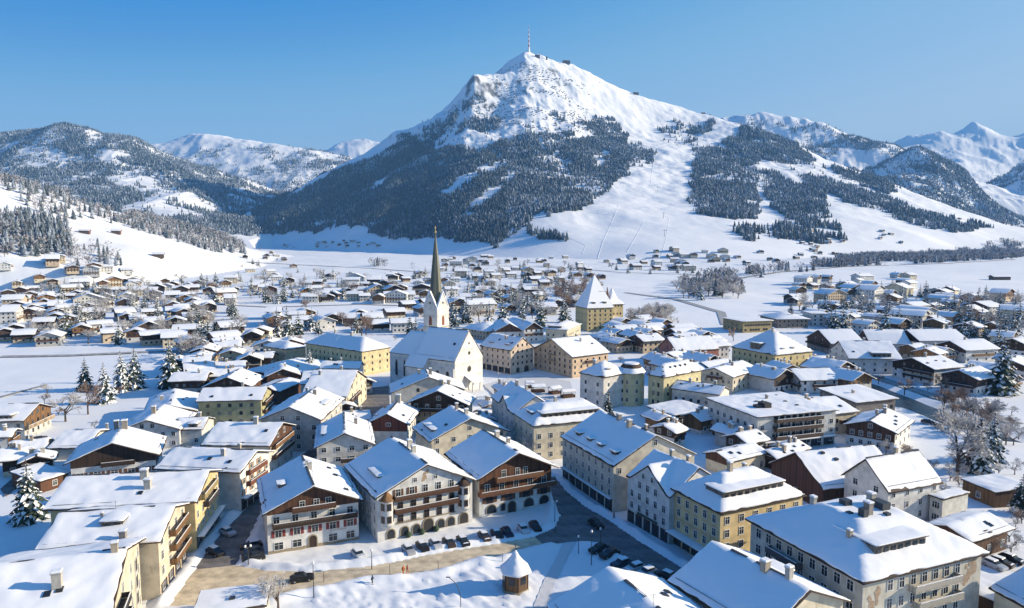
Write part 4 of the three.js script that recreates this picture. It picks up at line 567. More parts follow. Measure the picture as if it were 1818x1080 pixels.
  { p: [566, 656, 639, 656, 641, 643], m: 'r', t: 'e', h: 7.5, pitch: 26, ov: 0.5, wall: WHITE, name: 'house', label: 'white house with blue shaded roof just below the yellow convent corner', chim: 2, win: { sides: 'FR', R: { n: 3, y0: 1.8 } } },
  // chalets in the middle
  { p: [556, 799, 667, 791, 580, 757], t: 'g', h: 7.8, pitch: 24, ov: 0.9, wall: '0.64,0.63,0.60', name: 'house', label: 'pale grey gabled house with a timber balcony, behind the white hotel and guest house', chim: [[0.2, -0.1]], dorm: [['L', 0.35, 0.7, 2.2, 3, 0.8, 2]], win: { sides: 'FLR', F: { n: 4, y0: 1.7, fl: 2.75, w: 1.25, hh: 1.25 } }, balc: [['F', 3.7, 0.42, 0.86, 1.3, DARK]] },
  { p: [646, 756, 727, 757, 686, 712], m: 'r', t: 'g', h: 7.2, pitch: 26, ov: 1.0, wall: WHITE, name: 'chalet', cat: 'chalet', label: 'small chalet with plain red brown gable in the middle of the old town', clad: [['F', 5.2, RED]], chim: [[0.02, -0.35, 1.6]], win: { sides: 'FR', F: { n: 3, y0: 1.7, max: 2, skip: [1] } }, extra: q => q.addWin('F', 0.3, 7.4, 1.4, 0.9) },
  { p: [721, 718, 833, 722, 697, 702], t: 'g', h: 9.5, pitch: 23, ov: 1.2, ovg: 1.6, wall: SAND, name: 'chalet', cat: 'chalet', label: 'sand coloured chalet with dark carved gable and balcony, in front of the church', clad: [['F', 7.2, DARK]], balc: [['F', 7.1, 0.05, 0.95, 1.3, DARK]], chim: [[-0.05, -0.3, 1.5], [0.05, -0.42, 1.3]], win: { sides: 'FR', F: { n: 5, y0: 2.9, fl: 2.9, w: 1.05, shut: 'brown' } } },
  { p: [692, 700, 829, 694, 750, 657], m: 'r', t: 'g', h: 9.4, pitch: 21, ov: 0.8, wall: PALE, name: 'house', label: 'long snow roof directly below the church side wall, behind the dark carved chalet', chim: [[-0.1, -0.2], [0.04, 0.1, 1.3]], win: { sides: 'FR', F: { n: 4 } } },
  { p: [762, 787, 907, 768, 803, 722], m: 'r', t: 'g', h: 7.4, pitch: 23, ov: 1.0, wall: CREAM, name: 'house', label: 'wide house with long shed dormer on its left roof, beside the cream mansard house', chim: [[0.02, 0.2, 1.3], [0, -0.2, 1.2]], dorm: [['L', 0.25, 0.72, 2.6, 4.5, 0.8, 4]], win: { sides: 'FR', F: { n: 5, y0: 1.7, fl: 2.8 } }, extra: q => { } },
  { p: [910, 735, 946, 759, 1078, 737], t: 'thip', rise: 4.4, h: 10.6, pitch: 34, ov: 0.5, wall: CREAM, name: 'town_house', cat: 'town house', label: 'cream mansard house with a band of dormer windows, in the middle of the old town', chim: [[0, 0.1, 1.2]], dorm: [['R', 0.14, 0.84, 2.2, 4, 1.3, 10], ['F', 0.4, 0.65, 2.2, 3, 0.9, 2]], win: { sides: 'FR', F: { n: 4, y0: 1.9, fl: 2.8 }, R: { n: 7, y0: 1.9, fl: 2.8, w: 1.05, hh: 1.5 } } },
  { p: [871, 706, 911, 737, 950, 704], m: 'r', t: 'e', h: 10.4, pitch: 34, ov: 0.4, cross: [1.5, 9, 38], wall: '0.62,0.60,0.57', name: 'town_house', cat: 'town house', label: 'shaded gabled houses joined to the left of the cream mansard house', chim: 2, win: { sides: 'F', F: { n: 5, y0: 1.9, fl: 2.8 } } },
  // behind and beside the church
  { p: [851, 615, 907, 624, 926, 600], m: 'r', t: 'e', h: 11.4, pitch: 34, ov: 0.4, ovg: 0.3, wall: '0.64,0.52,0.42', name: 'town_house', cat: 'town house', label: 'pale rose town house with white gable and arched gateway, right of the church', chim: 1, dorm: [['F', 0.2, 0.34, 2.5, 2.5, 0.7, 1], ['F', 0.7, 0.84, 2.5, 2.5, 0.7, 1]], win: { sides: 'FR', F: { n: 6, y0: 4.8, fl: 2.9, w: 0.95 }, R: { n: 5, y0: 4.8, fl: 2.9 } }, extra: q => { archRow(q, 'R', 0, [q.hd * 0.35], 3, 3, darkMat); archRow(q, 'R', 0.4, [-q.hd * 0.4], 2, 2.4); shopRow(q, 'F', 5); } },
  { p: [943, 621, 1016, 636, 1069, 624], t: 'g', h: 9.6, pitch: 24, ov: 1.0, wall: '0.62,0.47,0.33', name: 'inn', cat: 'inn', label: 'tan gabled inn with many windows and central bay, across the small square', chim: [[0.15, -0.1], [-0.05, -0.2]], win: { sides: 'FR', F: { n: 8, y0: 1.9, fl: 2.8, w: 1.05, hh: 1.45, sp: 2.4 }, R: { n: 6, y0: 1.9, fl: 2.8 } }, balc: [['R', 6.4, 0.35, 0.65, 1.2, BROWN], ['F', 6.2, 0.42, 0.58, 0.9, '0.4,0.3,0.2'], ['F', 9.0, 0.42, 0.58, 0.9, '0.4,0.3,0.2']] },
  { p: [879, 589, 930, 588, 872, 578], t: 'g', h: 7, pitch: 27, ov: 0.8, wall: WHITE, name: 'chalet', cat: 'chalet', label: 'white chalet with brown gable, left one of two behind the rose town house', clad: [['F', 6.5, BROWN]], chim: 1, win: { sides: 'F', F: { n: 4 } } },
  { p: [929, 588, 968, 586, 905, 576], t: 'g', h: 7.5, pitch: 33, ov: 0.8, wall: WHITE, name: 'chalet', cat: 'chalet', label: 'white chalet with dark gable, right one of two behind the rose town house', clad: [['F', 8, DARK]], chim: 1, win: { sides: 'F', F: { n: 4 } }, balc: [['F', 4.6, 0.05, 0.95, 1.2, BROWN]] },
  { p: [966, 585, 1008, 587, 1010, 575], t: 'hip', h: 8, pitch: 20, ov: 0.8, wall: CREAM, name: 'house', label: 'cream house with roof dormer, between the tan inn and the yellow castle', dorm: [['F', 0.15, 0.7, 1.6, 4, 1.2, 5]], chim: 1, win: { sides: 'FR' } },
  { p: [818, 583, 862, 590, 880, 580], t: 'hip', h: 5.5, pitch: 22, ov: 0.8, wall: '0.5,0.42,0.32', name: 'house', label: 'low house with hipped snow roof immediately right of the church tower', chim: 2, win: { sides: 'FR' } },
  { p: [540, 610, 642, 626, 683, 616], t: 'hip', h: 11.4, pitch: 30, ov: 0.6, wall: '0.68,0.58,0.34', name: 'convent', cat: 'convent building', label: 'long yellow convent building with blue shaded hipped roof, left of the church', chim: [[0.1, 0.02, 1.2], [-0.2, 0]], win: { sides: 'FR', F: { n: 13, y0: 2.2, fl: 3.1, w: 0.85, hh: 1.4 }, R: { n: 4, y0: 2.2, fl: 3.1, w: 0.85 } } },
  { p: [465, 615, 507, 622, 542, 616], t: 'hip', h: 8.0, pitch: 24, ov: 0.6, wall: '0.62,0.53,0.36', name: 'house', label: 'pale yellow hipped pavilion at the left end of the convent', chim: 0, win: { sides: 'F', F: { n: 4, y0: 2 } } },
  // the old castle right of the centre
  { p: [1027, 663, 1072, 672, 1110, 662], t: 'hip', h: 12.4, pitch: 36, ov: 0.5, wall: '0.66,0.64,0.60', name: 'castle_wing', cat: 'castle', label: 'white castle wing with a hipped roof, left of the round stair tower', chim: [[-0.2, 0.15, 1.3]], dorm: [['R', 0.3, 0.45, 2.4, 2, 0.7, 1]], win: { sides: 'FR', F: { n: 2, y0: 2.4, fl: 3.5, w: 1.0, hh: 1.5, m: 2.5 }, R: { n: 2, y0: 2.4, fl: 3.5, w: 0.9, m: 2.5 } } },
  { p: [1148, 666, 1179, 672, 1239, 657], t: 'hip', h: 12.4, pitch: 44, ov: 0.5, wall: '0.64,0.57,0.34', name: 'castle_wing', cat: 'castle', label: 'yellow castle wing with steep snow roof and four small hatches, right of the stair tower', chim: 1, win: { sides: 'FR', F: { n: 2, y0: 2.4, fl: 3.4, w: 1.0, hh: 1.7, m: 2 }, R: { n: 3, y0: 2.4, fl: 3.4, m: 2 } }, extra: q => { for (let k = 0; k < 4; k++) { const z = lerp(q.hd * 0.45, -q.hd * 0.35, k / 3), x = q.hw * 0.42; mesh('roof_hatch', box(0.9, 0.8, 0.7, x, q.fn(x, z) + 0.5, z), M.metal, q.roof); } } },
  { p: [1146, 722, 1197, 740, 1226, 720], t: 'shed', h: 4.2, pitch: 3, ov: 1.2, wall: '0.10,0.07,0.06', name: 'pavilion', cat: 'pavilion', label: 'low modern pavilion with flat tilted snow roof and glazed sides, below the castle', chim: 0, win: { sides: 'FR', F: { n: 5, w: 2.2, hh: 2.6, max: 1 }, R: { n: 5, w: 2.0, hh: 2.8, max: 1 } } },
  { p: [1168, 616, 1200, 625, 1240, 611], t: 'g', h: 6.4, pitch: 34, ov: 0.5, wall: '0.40,0.17,0.13', name: 'house', label: 'house with brick red gable wall right above the yellow castle wing', chim: 1, win: { sides: 'F', F: { n: 3 } } },
  { p: [1190, 691, 1278, 703, 1291, 688], m: 'r', t: 'e', h: 8, pitch: 20, ov: 0.5, wall: PALE, name: 'house', label: 'house with blue shaded roof and round skylight, left behind the white apartment block', chim: [[-0.2, 0.05], [0.1, 0.2, 0.7], [0.3, 0]], hatch: [[-0.35, 0.2], [0, 0.2], [0.25, 0.1]], win: { sides: 'F', F: { n: 6, y0: 1.8 } } },
  { p: [1252, 708, 1345, 743, 1470, 723], t: 'flat', h: 11.0, pitch: 0, ov: 0.7, wall: '0.64,0.63,0.60', name: 'apartment_block', cat: 'apartment block', label: 'white apartment block with three rows of long balconies and a flat snow roof', chim: [[0.1, 0.15, 1.2], [-0.2, -0.1]], hatch: [[-0.1, 0.1], [0.2, -0.2], [-0.3, -0.3], [0.0, -0.2]], win: { sides: 'FR', F: { n: 7, y0: 2.2, fl: 2.75, w: 1.4, hh: 1.4, m: 1.6 }, R: { n: 7, y0: 2.2, fl: 2.75, w: 1.3, hh: 1.4, m: 1 } }, balc: [['R', 3.7, 0.2, 0.8, 1.5, '0.12,0.08,0.06'], ['R', 6.4, 0.2, 0.8, 1.5, '0.12,0.08,0.06'], ['R', 9.1, 0.2, 0.8, 1.5, '0.12,0.08,0.06']], extra: q => { const y = q.fn(0, 0); mesh('lift_housing', box(3.5, 1.8, 2.6, q.hw * 0.3, y + 1.1, q.hd * 0.35), darkMat, q.roof); mesh('roof_vent', box(2.2, 1.1, 2, q.hw * 0.3, y + 0.8, q.hd * 0.35 + 2.6), darkMat, q.roof); const g = []; for (let fl = 0; fl < 3; fl++) for (let k = 0; k < 8; k++) g.push([fl, k]); for (const [fl, k] of g) q.onSide('R', lerp(-q.hd * 0.55, q.hd * 0.55, k / 7), 4.9 + fl * 2.7, 0.01, mesh('balcony_door', box(1.5, 2.1, 0.1), M.glass, q.o)); shopRow(q, 'R', 6, { canopy: 1.8 }); } },
  { p: [1296, 823, 1366, 806, 1343, 788], m: 'r', t: 'e', h: 4.4, pitch: 18, ov: 0.7, wall: CREAM, name: 'annex', cat: 'annex', label: 'low cream annex with dark wooden gable, in front of the white apartment block', clad: [['L', 3.2, BROWN]], chim: 0, win: { sides: 'F', F: { n: 4, y0: 1.6, hh: 1.8, max: 1 } } },
  { p: [1452, 741, 1527, 732, 1497, 703], m: 'r', t: 'e', h: 7.0, pitch: 16, ov: 0.7, wall: CREAM, name: 'house', label: 'small cream house attached to the right end of the white apartment block', chim: 2, win: { sides: 'F', F: { n: 3, y0: 1.9 } }, balc: [['F', 4.0, 0.55, 0.95, 1.0, BROWN]] },
  { p: [1521, 717, 1597, 709, 1573, 686], t: 'shed', h: 4.6, pitch: 5, ov: 0.9, wall: '0.17,0.155,0.15', name: 'house', label: 'dark grey flat-roofed house beside the river, behind the dark brown chalet', chim: [[-0.1, 0, 0.9]], win: { sides: 'FL', F: { n: 2, max: 1, w: 1.4 } } },
  { p: [1495, 756, 1595, 773, 1632, 750], t: 'g', h: 6.0, pitch: 19, ov: 1.1, ovg: 0.9, wall: WHITE, name: 'chalet', cat: 'chalet', label: 'dark brown chalet with white ground floor and a snowy shrub at its corner', clad: [['F', 3.2, BROWN]], chim: [[-0.05, 0], [0.05, -0.15], [0, -0.3]], win: { sides: 'FR', F: { n: 5, y0: 1.7, fl: 2.8, w: 1.1 }, R: { n: 4, y0: 1.7, fl: 2.8 } } },
  { p: [1364, 824, 1462, 873, 1523, 781], m: 'r', t: 'g', h: 5.2, pitch: 30, ov: 0.7, wall: BROWN, name: 'barn', cat: 'barn', label: 'dark brown wooden barn with large bright roof, behind the yellow corner house', clad: [['F', 0.3, '0.10,0.04,0.028'], ['R', 0.5, DARK], ['L', 0.5, DARK]], chim: 0, hatch: [[0.15, 0.1], [0.05, 0.2]], win: { sides: 'F', F: { n: 1, max: 1 } } },
  { p: [1493, 845, 1578, 878, 1659, 854], t: 'g', h: 8.4, pitch: 42, ov: 0.6, wall: WHITE, name: 'house', label: 'white house with steep bright snow roof, behind the big cream hotel', chim: [[-0.05, -0.1]], win: { sides: 'FR', F: { n: 2, y0: 2.4, fl: 2.9, w: 1.2, m: 2.5 }, R: { n: 4, y0: 2.2, fl: 2.8, w: 0.95 } } },
  { p: [1648, 880, 1696, 868, 1722, 877], t: 'flat', h: 6.2, pitch: 0, ov: 0.3, wall: PALE, name: 'annex', cat: 'annex', label: 'small flat-roofed annex with large upper windows beside the steep white house', chim: 0, win: { sides: 'FR', F: { n: 3, y0: 1.8, fl: 2.8, w: 1.4 }, R: { n: 2 } } },
  { p: [1727, 967, 1803, 941, 1770, 908], m: 'r', t: 'e', h: 4.4, pitch: 17, ov: 1.0, wall: '0.12,0.06,0.04', name: 'shed', cat: 'shed', label: 'brown shed with smooth rounded snow roof behind the big cream hotel at right', chim: 0, win: { sides: 'F', F: { n: 3, max: 1 } }, clad: [['F', 0.3, BROWN], ['L', 0.3, BROWN]] },
  { p: [1755, 1046, 1846, 1096, 1868, 985], m: 'r', t: 'e', h: 8, pitch: 22, ov: 0.6, g: 0, wall: CREAM, name: 'house', label: 'blue shaded snow roof cut by the lower right corner', chim: 0, win: { sides: 'F' } },
  { p: [1727, 1056, 1790, 1082, 1815, 1062], t: 'shed', h: 5, pitch: 4, g: 0, ov: 0.5, wall: BROWN, name: 'carport', cat: 'carport', label: 'low snow-covered carport in the lower right corner in front of the blue roof', chim: 0, win: { sides: 'F', F: { n: 1, max: 1 } } },
  { p: [1706, 852, 1768, 877, 1812, 862], t: 'shed', h: 3.8, pitch: 3, ov: 0.4, wall: BROWN, name: 'shed', cat: 'shed', label: 'long brown garden shed under flat snow, right of the steep white house', clad: [['F', 0.2, WARM], ['R', 0.2, BROWN]], chim: 0, win: { sides: 'F', F: { n: 1, max: 1 } } },
  // right of the river
  { p: [1579, 643, 1660, 658, 1693, 649], t: 'g', h: 7.2, pitch: 17, ov: 1.1, wall: WHITE, name: 'chalet', cat: 'chalet', label: 'black-brown balcony chalet with white base, across the river', clad: [['F', 4.8, DARK]], balc: [['F', 4.7, 0.3, 1, 1.3, DARK], ['F', 2.4, 0.3, 1, 1.3, DARK]], chim: 1, hatch: [[0.2, 0], [0.25, -0.2]], win: { sides: 'FR', F: { n: 5 } } },
  { p: [1656, 614, 1716, 624, 1756, 617], t: 'g', h: 6.6, pitch: 21, ov: 0.9, wall: WHITE, name: 'house', label: 'white house with half-timbered brown gable, behind the balcony chalet across the river', clad: [['F', 5.4, BROWN]], chim: 1, win: { sides: 'FR', F: { n: 6, y0: 4.2, max: 1, w: 0.8, hh: 0.9 }, R: { n: 4 } }, balc: [['R', 3.6, 0.2, 0.9, 1.1, WARM]] },
  { p: [1586, 597, 1633, 607, 1692, 600], t: 'g', h: 6.8, pitch: 23, ov: 0.8, wall: WHITE, name: 'house', label: 'long white house with dark gable, furthest of the big houses across the river', clad: [['F', 6.2, DARK]], chim: 0, win: { sides: 'FR', F: { n: 4 }, R: { n: 5 } } },
  { p: [1469, 622, 1507, 638, 1569, 627], t: 'g', h: 7.0, pitch: 26, ov: 0.8, wall: WHITE, name: 'hotel', cat: 'hotel', label: 'white hotel with small square windows on the river bank', chim: 1, dorm: [['R', 0.45, 0.8, 1.2, 5, 2.0, 4]], win: { sides: 'FR', F: { n: 4, y0: 1.6, fl: 2.6, w: 1.2 }, R: { n: 5 } } },
  { p: [1430, 600, 1476, 612, 1500, 602], t: 'g', h: 6, pitch: 25, ov: 0.8, wall: '0.3,0.25,0.22', name: 'chalet', cat: 'chalet', label: 'dark chalet with grey balcony tiers, left of the white river hotel', clad: [['F', 3.5, BROWN]], balc: [['F', 3.4, 0, 1, 1.2, DARK]], chim: 1, win: { sides: 'F', F: { n: 4 } } },
  { p: [1518, 604, 1545, 612, 1580, 602], t: 'g', h: 4.6, pitch: 38, ov: 0.4, wall: '0.45,0.45,0.46', name: 'house', label: 'steep-roofed pale house, left of the long white house across the river', clad: [['F', 4.5, DARK]], chim: 1, win: { sides: 'F' } },
  { p: [1297, 617, 1377, 632, 1435, 623], t: 'hip', h: 10.7, pitch: 36, ov: 0.6, wall: '0.69,0.57,0.31', name: 'town_house', cat: 'town house', label: 'large yellow house with hipped roof and three tall window rows, near the river', chim: [[0.05, 0.05, 1.2]], dorm: [['R', 0.25, 0.33, 2.4, 2, 0.6, 1], ['R', 0.5, 0.58, 2.4, 2, 0.6, 1], ['F', 0.42, 0.62, 1.0, 5, 3.2, 2]], win: { sides: 'FR', F: { n: 8, y0: 2.2, fl: 3.2, w: 0.9 }, R: { n: 6, y0: 2.2, fl: 3.2, w: 0.95, hh: 1.7 } } },
  { p: [1233, 662, 1303, 672, 1350, 656], t: 'g', h: 6.8, pitch: 18, ov: 0.8, wall: '0.62,0.56,0.45', name: 'house', label: 'cream house with gable balcony, in front of the large yellow hipped house', chim: [[0.1, 0], [-0.1, -0.2]], balc: [['F', 5.6, 0.3, 0.72, 1.1, BROWN]], win: { sides: 'FR', F: { n: 6, y0: 1.8 }, R: { n: 6, y0: 1.8 } } },
  { p: [1383, 664, 1422, 678, 1470, 668], t: 'g', h: 5.4, pitch: 22, ov: 0.9, wall: WHITE, name: 'chalet', cat: 'chalet', label: 'small white chalet with dark pergola, below the large yellow hipped house', chim: 0, win: { sides: 'FR', F: { n: 3 }, R: { n: 4 } }, balc: [['F', 2.9, 0.4, 1, 1.3, DARK], ['R', 2.9, 0.3, 0.9, 1.2, BROWN]] },
  { p: [1281, 565, 1319, 572, 1375, 570], t: 'flat', h: 7.5, pitch: 0, ov: 0.9, wall: '0.42,0.33,0.17', name: 'school', cat: 'school building', label: 'flat-roofed ochre building with window bands, behind the large yellow hipped house', chim: 0, win: { sides: 'FR', F: { n: 5, w: 1.6 }, R: { n: 10, w: 1.8, fl: 3.2 } } },
  { p: [1346, 560, 1380, 568, 1424, 564], t: 'hip', h: 6, pitch: 16, ov: 1.2, wall: '0.3,0.26,0.22', name: 'house', label: 'low house with wide hipped snow roof beside the flat ochre building', chim: 1, win: { sides: 'FR' } },
  { p: [1423, 553, 1442, 558, 1471, 557], t: 'flat', h: 9, pitch: 0, ov: 0.7, wall: WHITE, name: 'house', label: 'white cube-like house with six square windows, left of the tall dark firs', chim: 0, win: { sides: 'FR', F: { n: 2 }, R: { n: 3, w: 1.4, hh: 1.3 } } },
  // left edge
  { p: [-60, 752, 42, 749, 67, 718], m: 'r', t: 'e', h: 6.2, pitch: 20, ov: 0.9, ovg: 1.6, wall: '0.55,0.54,0.52', name: 'chalet', cat: 'chalet', label: 'chalet with warm timber gable at the left edge beyond the bare roadside tree', clad: [['R', 3.4, WARM]], balc: [['R', 3.2, 0, 1, 1.3, '0.4,0.3,0.2']], chim: 0, dorm: [['F', 0.2, 0.75, 1.2, 4, 1.2, 3]], win: { sides: 'FR', F: { n: 4, y0: 1.7 } } },
  { p: [111, 828, 285, 810, 231, 756], m: 'r', t: 'g', h: 6.0, pitch: 22, ov: 1.4, ovg: 1.6, wall: '0.66,0.66,0.66', name: 'chalet', cat: 'chalet', label: 'broad low chalet with black-brown gable facing us, above the yellow street house roof', clad: [['F', 4.6, DARK], ['R', 3.0, DARK]], balc: [['F', 4.5, 0.35, 0.75, 1.2, DARK]], chim: [[0.04, -0.3, 1.7], [-0.06, -0.4, 1.3]], win: { sides: 'F', F: { n: 5, y0: 2.4, w: 1.6, max: 1, shut: 'brown' } } },
  { p: [196, 772, 322, 765, 262, 721], m: 'r', t: 'g', h: 5.6, pitch: 20, ov: 0.9, wall: WHITE, name: 'house', label: 'house with broad bright roof slope behind the black-brown gabled chalet', chim: [[0, 0.1, 1.5]], win: { sides: 'FR' } },
  { p: [250, 740, 352, 731, 330, 690], m: 'r', t: 'g', h: 5.6, pitch: 17, ov: 0.8, wall: PALE, name: 'house', label: 'house with broken shadows on its wide snow roof, left of the olive block', chim: [[-0.2, 0]], hatch: [[0.2, 0.1]], win: { sides: 'FR' } },
  { p: [81, 799, 150, 797, 160, 766], m: 'r', t: 'e', h: 3.4, pitch: 14, ov: 0.8, wall: PALE, name: 'garage', cat: 'garage', label: 'low half-shaded garage roof left of the black-brown gabled chalet', chim: [[0.4, -0.3]], win: { sides: 'F', F: { n: 2, max: 1 } } },
  { p: [70, 858, 126, 840, 112, 818], t: 'shed', h: 3.0, pitch: 5, ov: 0.5, wall: BROWN, name: 'shed', cat: 'shed', label: 'small blue-shaded shed by the tall snowy spruce at the left', chim: 0, win: { sides: 'F', F: { n: 1, max: 1 } } },
  { p: [340, 1094, 474, 1078, 482, 1042], t: 'shed', h: 3.6, pitch: 4, g: 0, ov: 0.4, wall: PALE, name: 'kiosk_hall', cat: 'shed', label: 'low flat snow roof at the bottom edge beside the bare frosted tree', chim: 0, hatch: [[0, 0.1]], win: { sides: 'F', F: { n: 1, max: 1 } } },
  { p: [300, 766, 360, 764, 372, 742], m: 'r', t: 'e', h: 5, pitch: 18, ov: 0.6, wall: PALE, name: 'house', label: 'low half-shaded house between the bright broad slope and the wooden balcony chalet', chim: [[0.2, 0]], dorm: [['F', 0.55, 0.8, 1, 3, 1.2, 1]], win: { sides: 'F' } },
  { p: [356, 690, 448, 688, 400, 655], m: 'r', t: 'g', h: 5.5, pitch: 22, ov: 1.0, wall: BROWN, name: 'chalet', cat: 'chalet', label: 'chalet with dark gable and bright right slope, just behind the olive block', clad: [['F', 2.5, DARK]], chim: [[-0.2, -0.3]], win: { sides: 'F' } },
  { p: [440, 695, 497, 697, 505, 676], t: 'g', h: 5, pitch: 10, ov: 0.6, wall: BROWN, name: 'annex', cat: 'annex', label: 'low annex with flat bright roof to the right of the olive block', chim: 0, win: { sides: 'F' } },
  { p: [430, 660, 520, 668, 545, 640], t: 'hip', h: 4.5, pitch: 14, ov: 0.8, wall: BROWN, name: 'house', label: 'flat spreading house with blue shaded roof, left of the convent conifer', chim: [[0.3, 0.2]], win: { sides: 'F' } },
];
for (const s of TOWN) build(s);
// ---------- church, castle, kiosk, mast ----------
const cone = (r0, r1, h, n, y) => new THREE.CylinderGeometry(r1, r0, h, n).translate(0, y + h / 2, 0);
function pointedArch(w, h, dp) { const s = new THREE.Shape(); s.moveTo(-w / 2, 0); s.lineTo(w / 2, 0); s.lineTo(w / 2, h * 0.62); s.quadraticCurveTo(w * 0.42, h * 0.88, 0, h); s.quadraticCurveTo(-w * 0.42, h * 0.88, -w / 2, h * 0.62); s.lineTo(-w / 2, 0); return new THREE.ExtrudeGeometry(s, { depth: dp, bevelEnabled: false, curveSegments: 5 }); }
build({ p: [807, 644, 858, 632, 745, 633], t: 'g', h: 13.5, g: 0, pitch: 50, ov: 0.35, ovg: 0.15, wall: '0.74,0.73,0.70', name: 'church', cat: 'church', label: 'big white church with steep snow roof and slender dark green pointed spire', chim: 0, lod: 0, snow: 0.25, win: { sides: '' },
  extra: q => {
    const o = q.o, wallM = plaster('0.74,0.73,0.70'), cz = -q.hd - 8.5, cw = q.hw * 0.78, tn = Math.tan(50 * Math.PI / 180);
    const cfn = (x, z) => 13.8 + (cw + 0.3 - Math.abs(x)) * tn, apse = (x, z) => Math.min(cfn(x), 13.8 + (z + 8.8) * 1.6);
    const add = (name, g, m, par = o) => mesh(name, g, m, par);
    add('choir', skirtWall(apse, cw, 8.5, -1.5, 'FRBL', 0, 12).translate(0, 0, cz), wallM);
    const cr = add('choir_roof', heightSheet(apse, -cw - 0.3, cw + 0.3, -8.8, 8.5, 16, 16, 0.15, { bottom: true }).translate(0, 0, cz), M.eaveWood);
    mesh('snow_cover', heightSheet((x, z) => apse(x, z) + 0.16, -cw - 0.25, cw + 0.25, -8.7, 8.4, 20, 20, 0.22, { noise: 0.03 }).translate(0, 0, cz), M.roofSnow, cr);
    // side chapel under a continuing slope
    const sfn = (x, z) => 13.3 + (x + q.hw + 3.2) * tn * 0.98; // rises towards the nave
    add('side_chapel', (() => { const g = skirtWall((x, z) => 10.1 + (x + 1.7) * 1.1, 1.7, 5.2, -1.5, 'FLB', 0, 4); g.translate(-q.hw - 1.7, 0, -q.hd + 2.6); return g; })(), wallM);
    const sr = add('chapel_roof', heightSheet((x, z) => 9.8 + (x + 2.1) * 1.15, -2.1, 1.9, -5.6, 5.6, 4, 8, 0.15, { bottom: true }).translate(-q.hw - 1.7, 0, -q.hd + 2.6), M.eaveWood);
    mesh('snow_cover', heightSheet((x, z) => 9.97 + (x + 2.1) * 1.15, -2.05, 1.9, -5.55, 5.55, 6, 12, 0.22, { noise: 0.03 }).translate(-q.hw - 1.7, 0, -q.hd + 2.6), M.roofSnow, sr);
    // nave windows, choir windows, gable openings
    for (const z of [q.hd - 4, q.hd - 9.5, q.hd - 15]) { const f = q.onSide('L', z, 4.6, 0.01, mesh('arched_window', archFrameGeo(1.3, 4.4), stoneMat, o)); mesh('pane', archGeo(1.3, 4.4, 0.06), M.glass, f); }
    for (const z of [-4.5, 0.5, 5]) { const w = add('choir_window', pointedArch(1.3, 7.5, 0.12).rotateY(-Math.PI / 2).translate(-cw - 0.02, 4, cz + z), M.glass); }
    const round = (y, r) => { const f = q.onSide('F', 0, y, 0.02, mesh('round_window', new THREE.TorusGeometry(r, 0.18, 6, 20), stoneMat, o)); mesh('pane', new THREE.CylinderGeometry(r, r, 0.08, 20).rotateX(Math.PI / 2), M.glass, f); };
    round(9.2, 1.3); round(16.2, 0.7); round(20.4, 0.4);
    for (const z of [q.hd, q.hd - 6.6, q.hd - 12.4]) add('buttress', box(0.9, 11, 0.9, -q.hw - 0.35, 5.2, z - 0.6), wallM);
    const porch = add('porch', mergeGeometries([box(0.5, 3.6, 0.5, -2.6, 1.8, q.hd + 4), box(0.5, 3.6, 0.5, 2.6, 1.8, q.hd + 4), box(5.8, 0.4, 0.4, 0, 3.5, q.hd + 4)]), wallM);
    mesh('porch_roof', heightSheet((x, z) => 3.75 + (2.6 - z) * 0.55, -3.4, 3.4, -2.6, 2.6, 10, 8, 0.4, { noise: 0.05 }).translate(0, 0, q.hd + 2.6), M.roofSnow, porch);
    mesh('porch_ceiling', heightSheet((x, z) => 3.6 + (2.6 - z) * 0.55, -3.4, 3.4, -2.6, 2.6, 1, 1, 0.14, { bottom: true }).translate(0, 0, q.hd + 2.6), M.eaveWood, porch);
    // tower with four gables and the spire
    const T = new THREE.Group(); const tx = 11.4, tz = -16.6, tw = 4.15;
    const tower = add('tower', (() => { const f = (x, z) => { const ax = Math.abs(x), az = Math.abs(z); return 33.4 + Math.max(0, 7 * (1 - Math.min(ax, az) / tw)); }; return skirtWall(f, tw, tw, -1.5, 'FRBL', 0, 8, 0).translate(tx, 0, tz); })(), plaster('0.70,0.68,0.64'));
    for (const [sx, sz, r] of [[0, 1, 0], [1, 0, Math.PI / 2], [0, -1, Math.PI], [-1, 0, -Math.PI / 2]]) {
      const g = pointedArch(1.7, 4.6, 0.1).rotateY(r).translate(tx + sx * (tw + 0.01), 25.6, tz + sz * (tw + 0.01));
      mesh('belfry_opening', g, std([0.20, 0.065, 0.035], 0.8), tower);
      mesh('gable_window', new THREE.CylinderGeometry(0.5, 0.5, 0.12, 12).rotateX(Math.PI / 2).rotateY(r).translate(tx + sx * (tw + 0.03), 36, tz + sz * (tw + 0.03)), M.glass, tower);
      mesh('clock_face', new THREE.CylinderGeometry(0.95, 0.95, 0.1, 20).rotateX(Math.PI / 2).rotateY(r).translate(tx + sx * (tw + 0.03), 23.2, tz + sz * (tw + 0.03)), std([0.5, 0.46, 0.38], 0.7), tower).visible = true;
      const gs = new THREE.Shape(); gs.moveTo(-tw - 0.25, 33.1); gs.lineTo(0, 41.0); gs.lineTo(tw + 0.25, 33.1); gs.lineTo(tw + 0.25, 33.55); gs.lineTo(0, 41.6); gs.lineTo(-tw - 0.25, 33.55);
      mesh('gable_snow', new THREE.ExtrudeGeometry(gs, { depth: 0.9, bevelEnabled: false }).translate(0, 0, tw - 0.65).rotateY(r).translate(tx, 0, tz), M.roofSnow, tower);
    }
    mesh('string_course', box(tw * 2 + 0.3, 0.25, tw * 2 + 0.3, tx, 24.8, tz), stoneMat, tower);
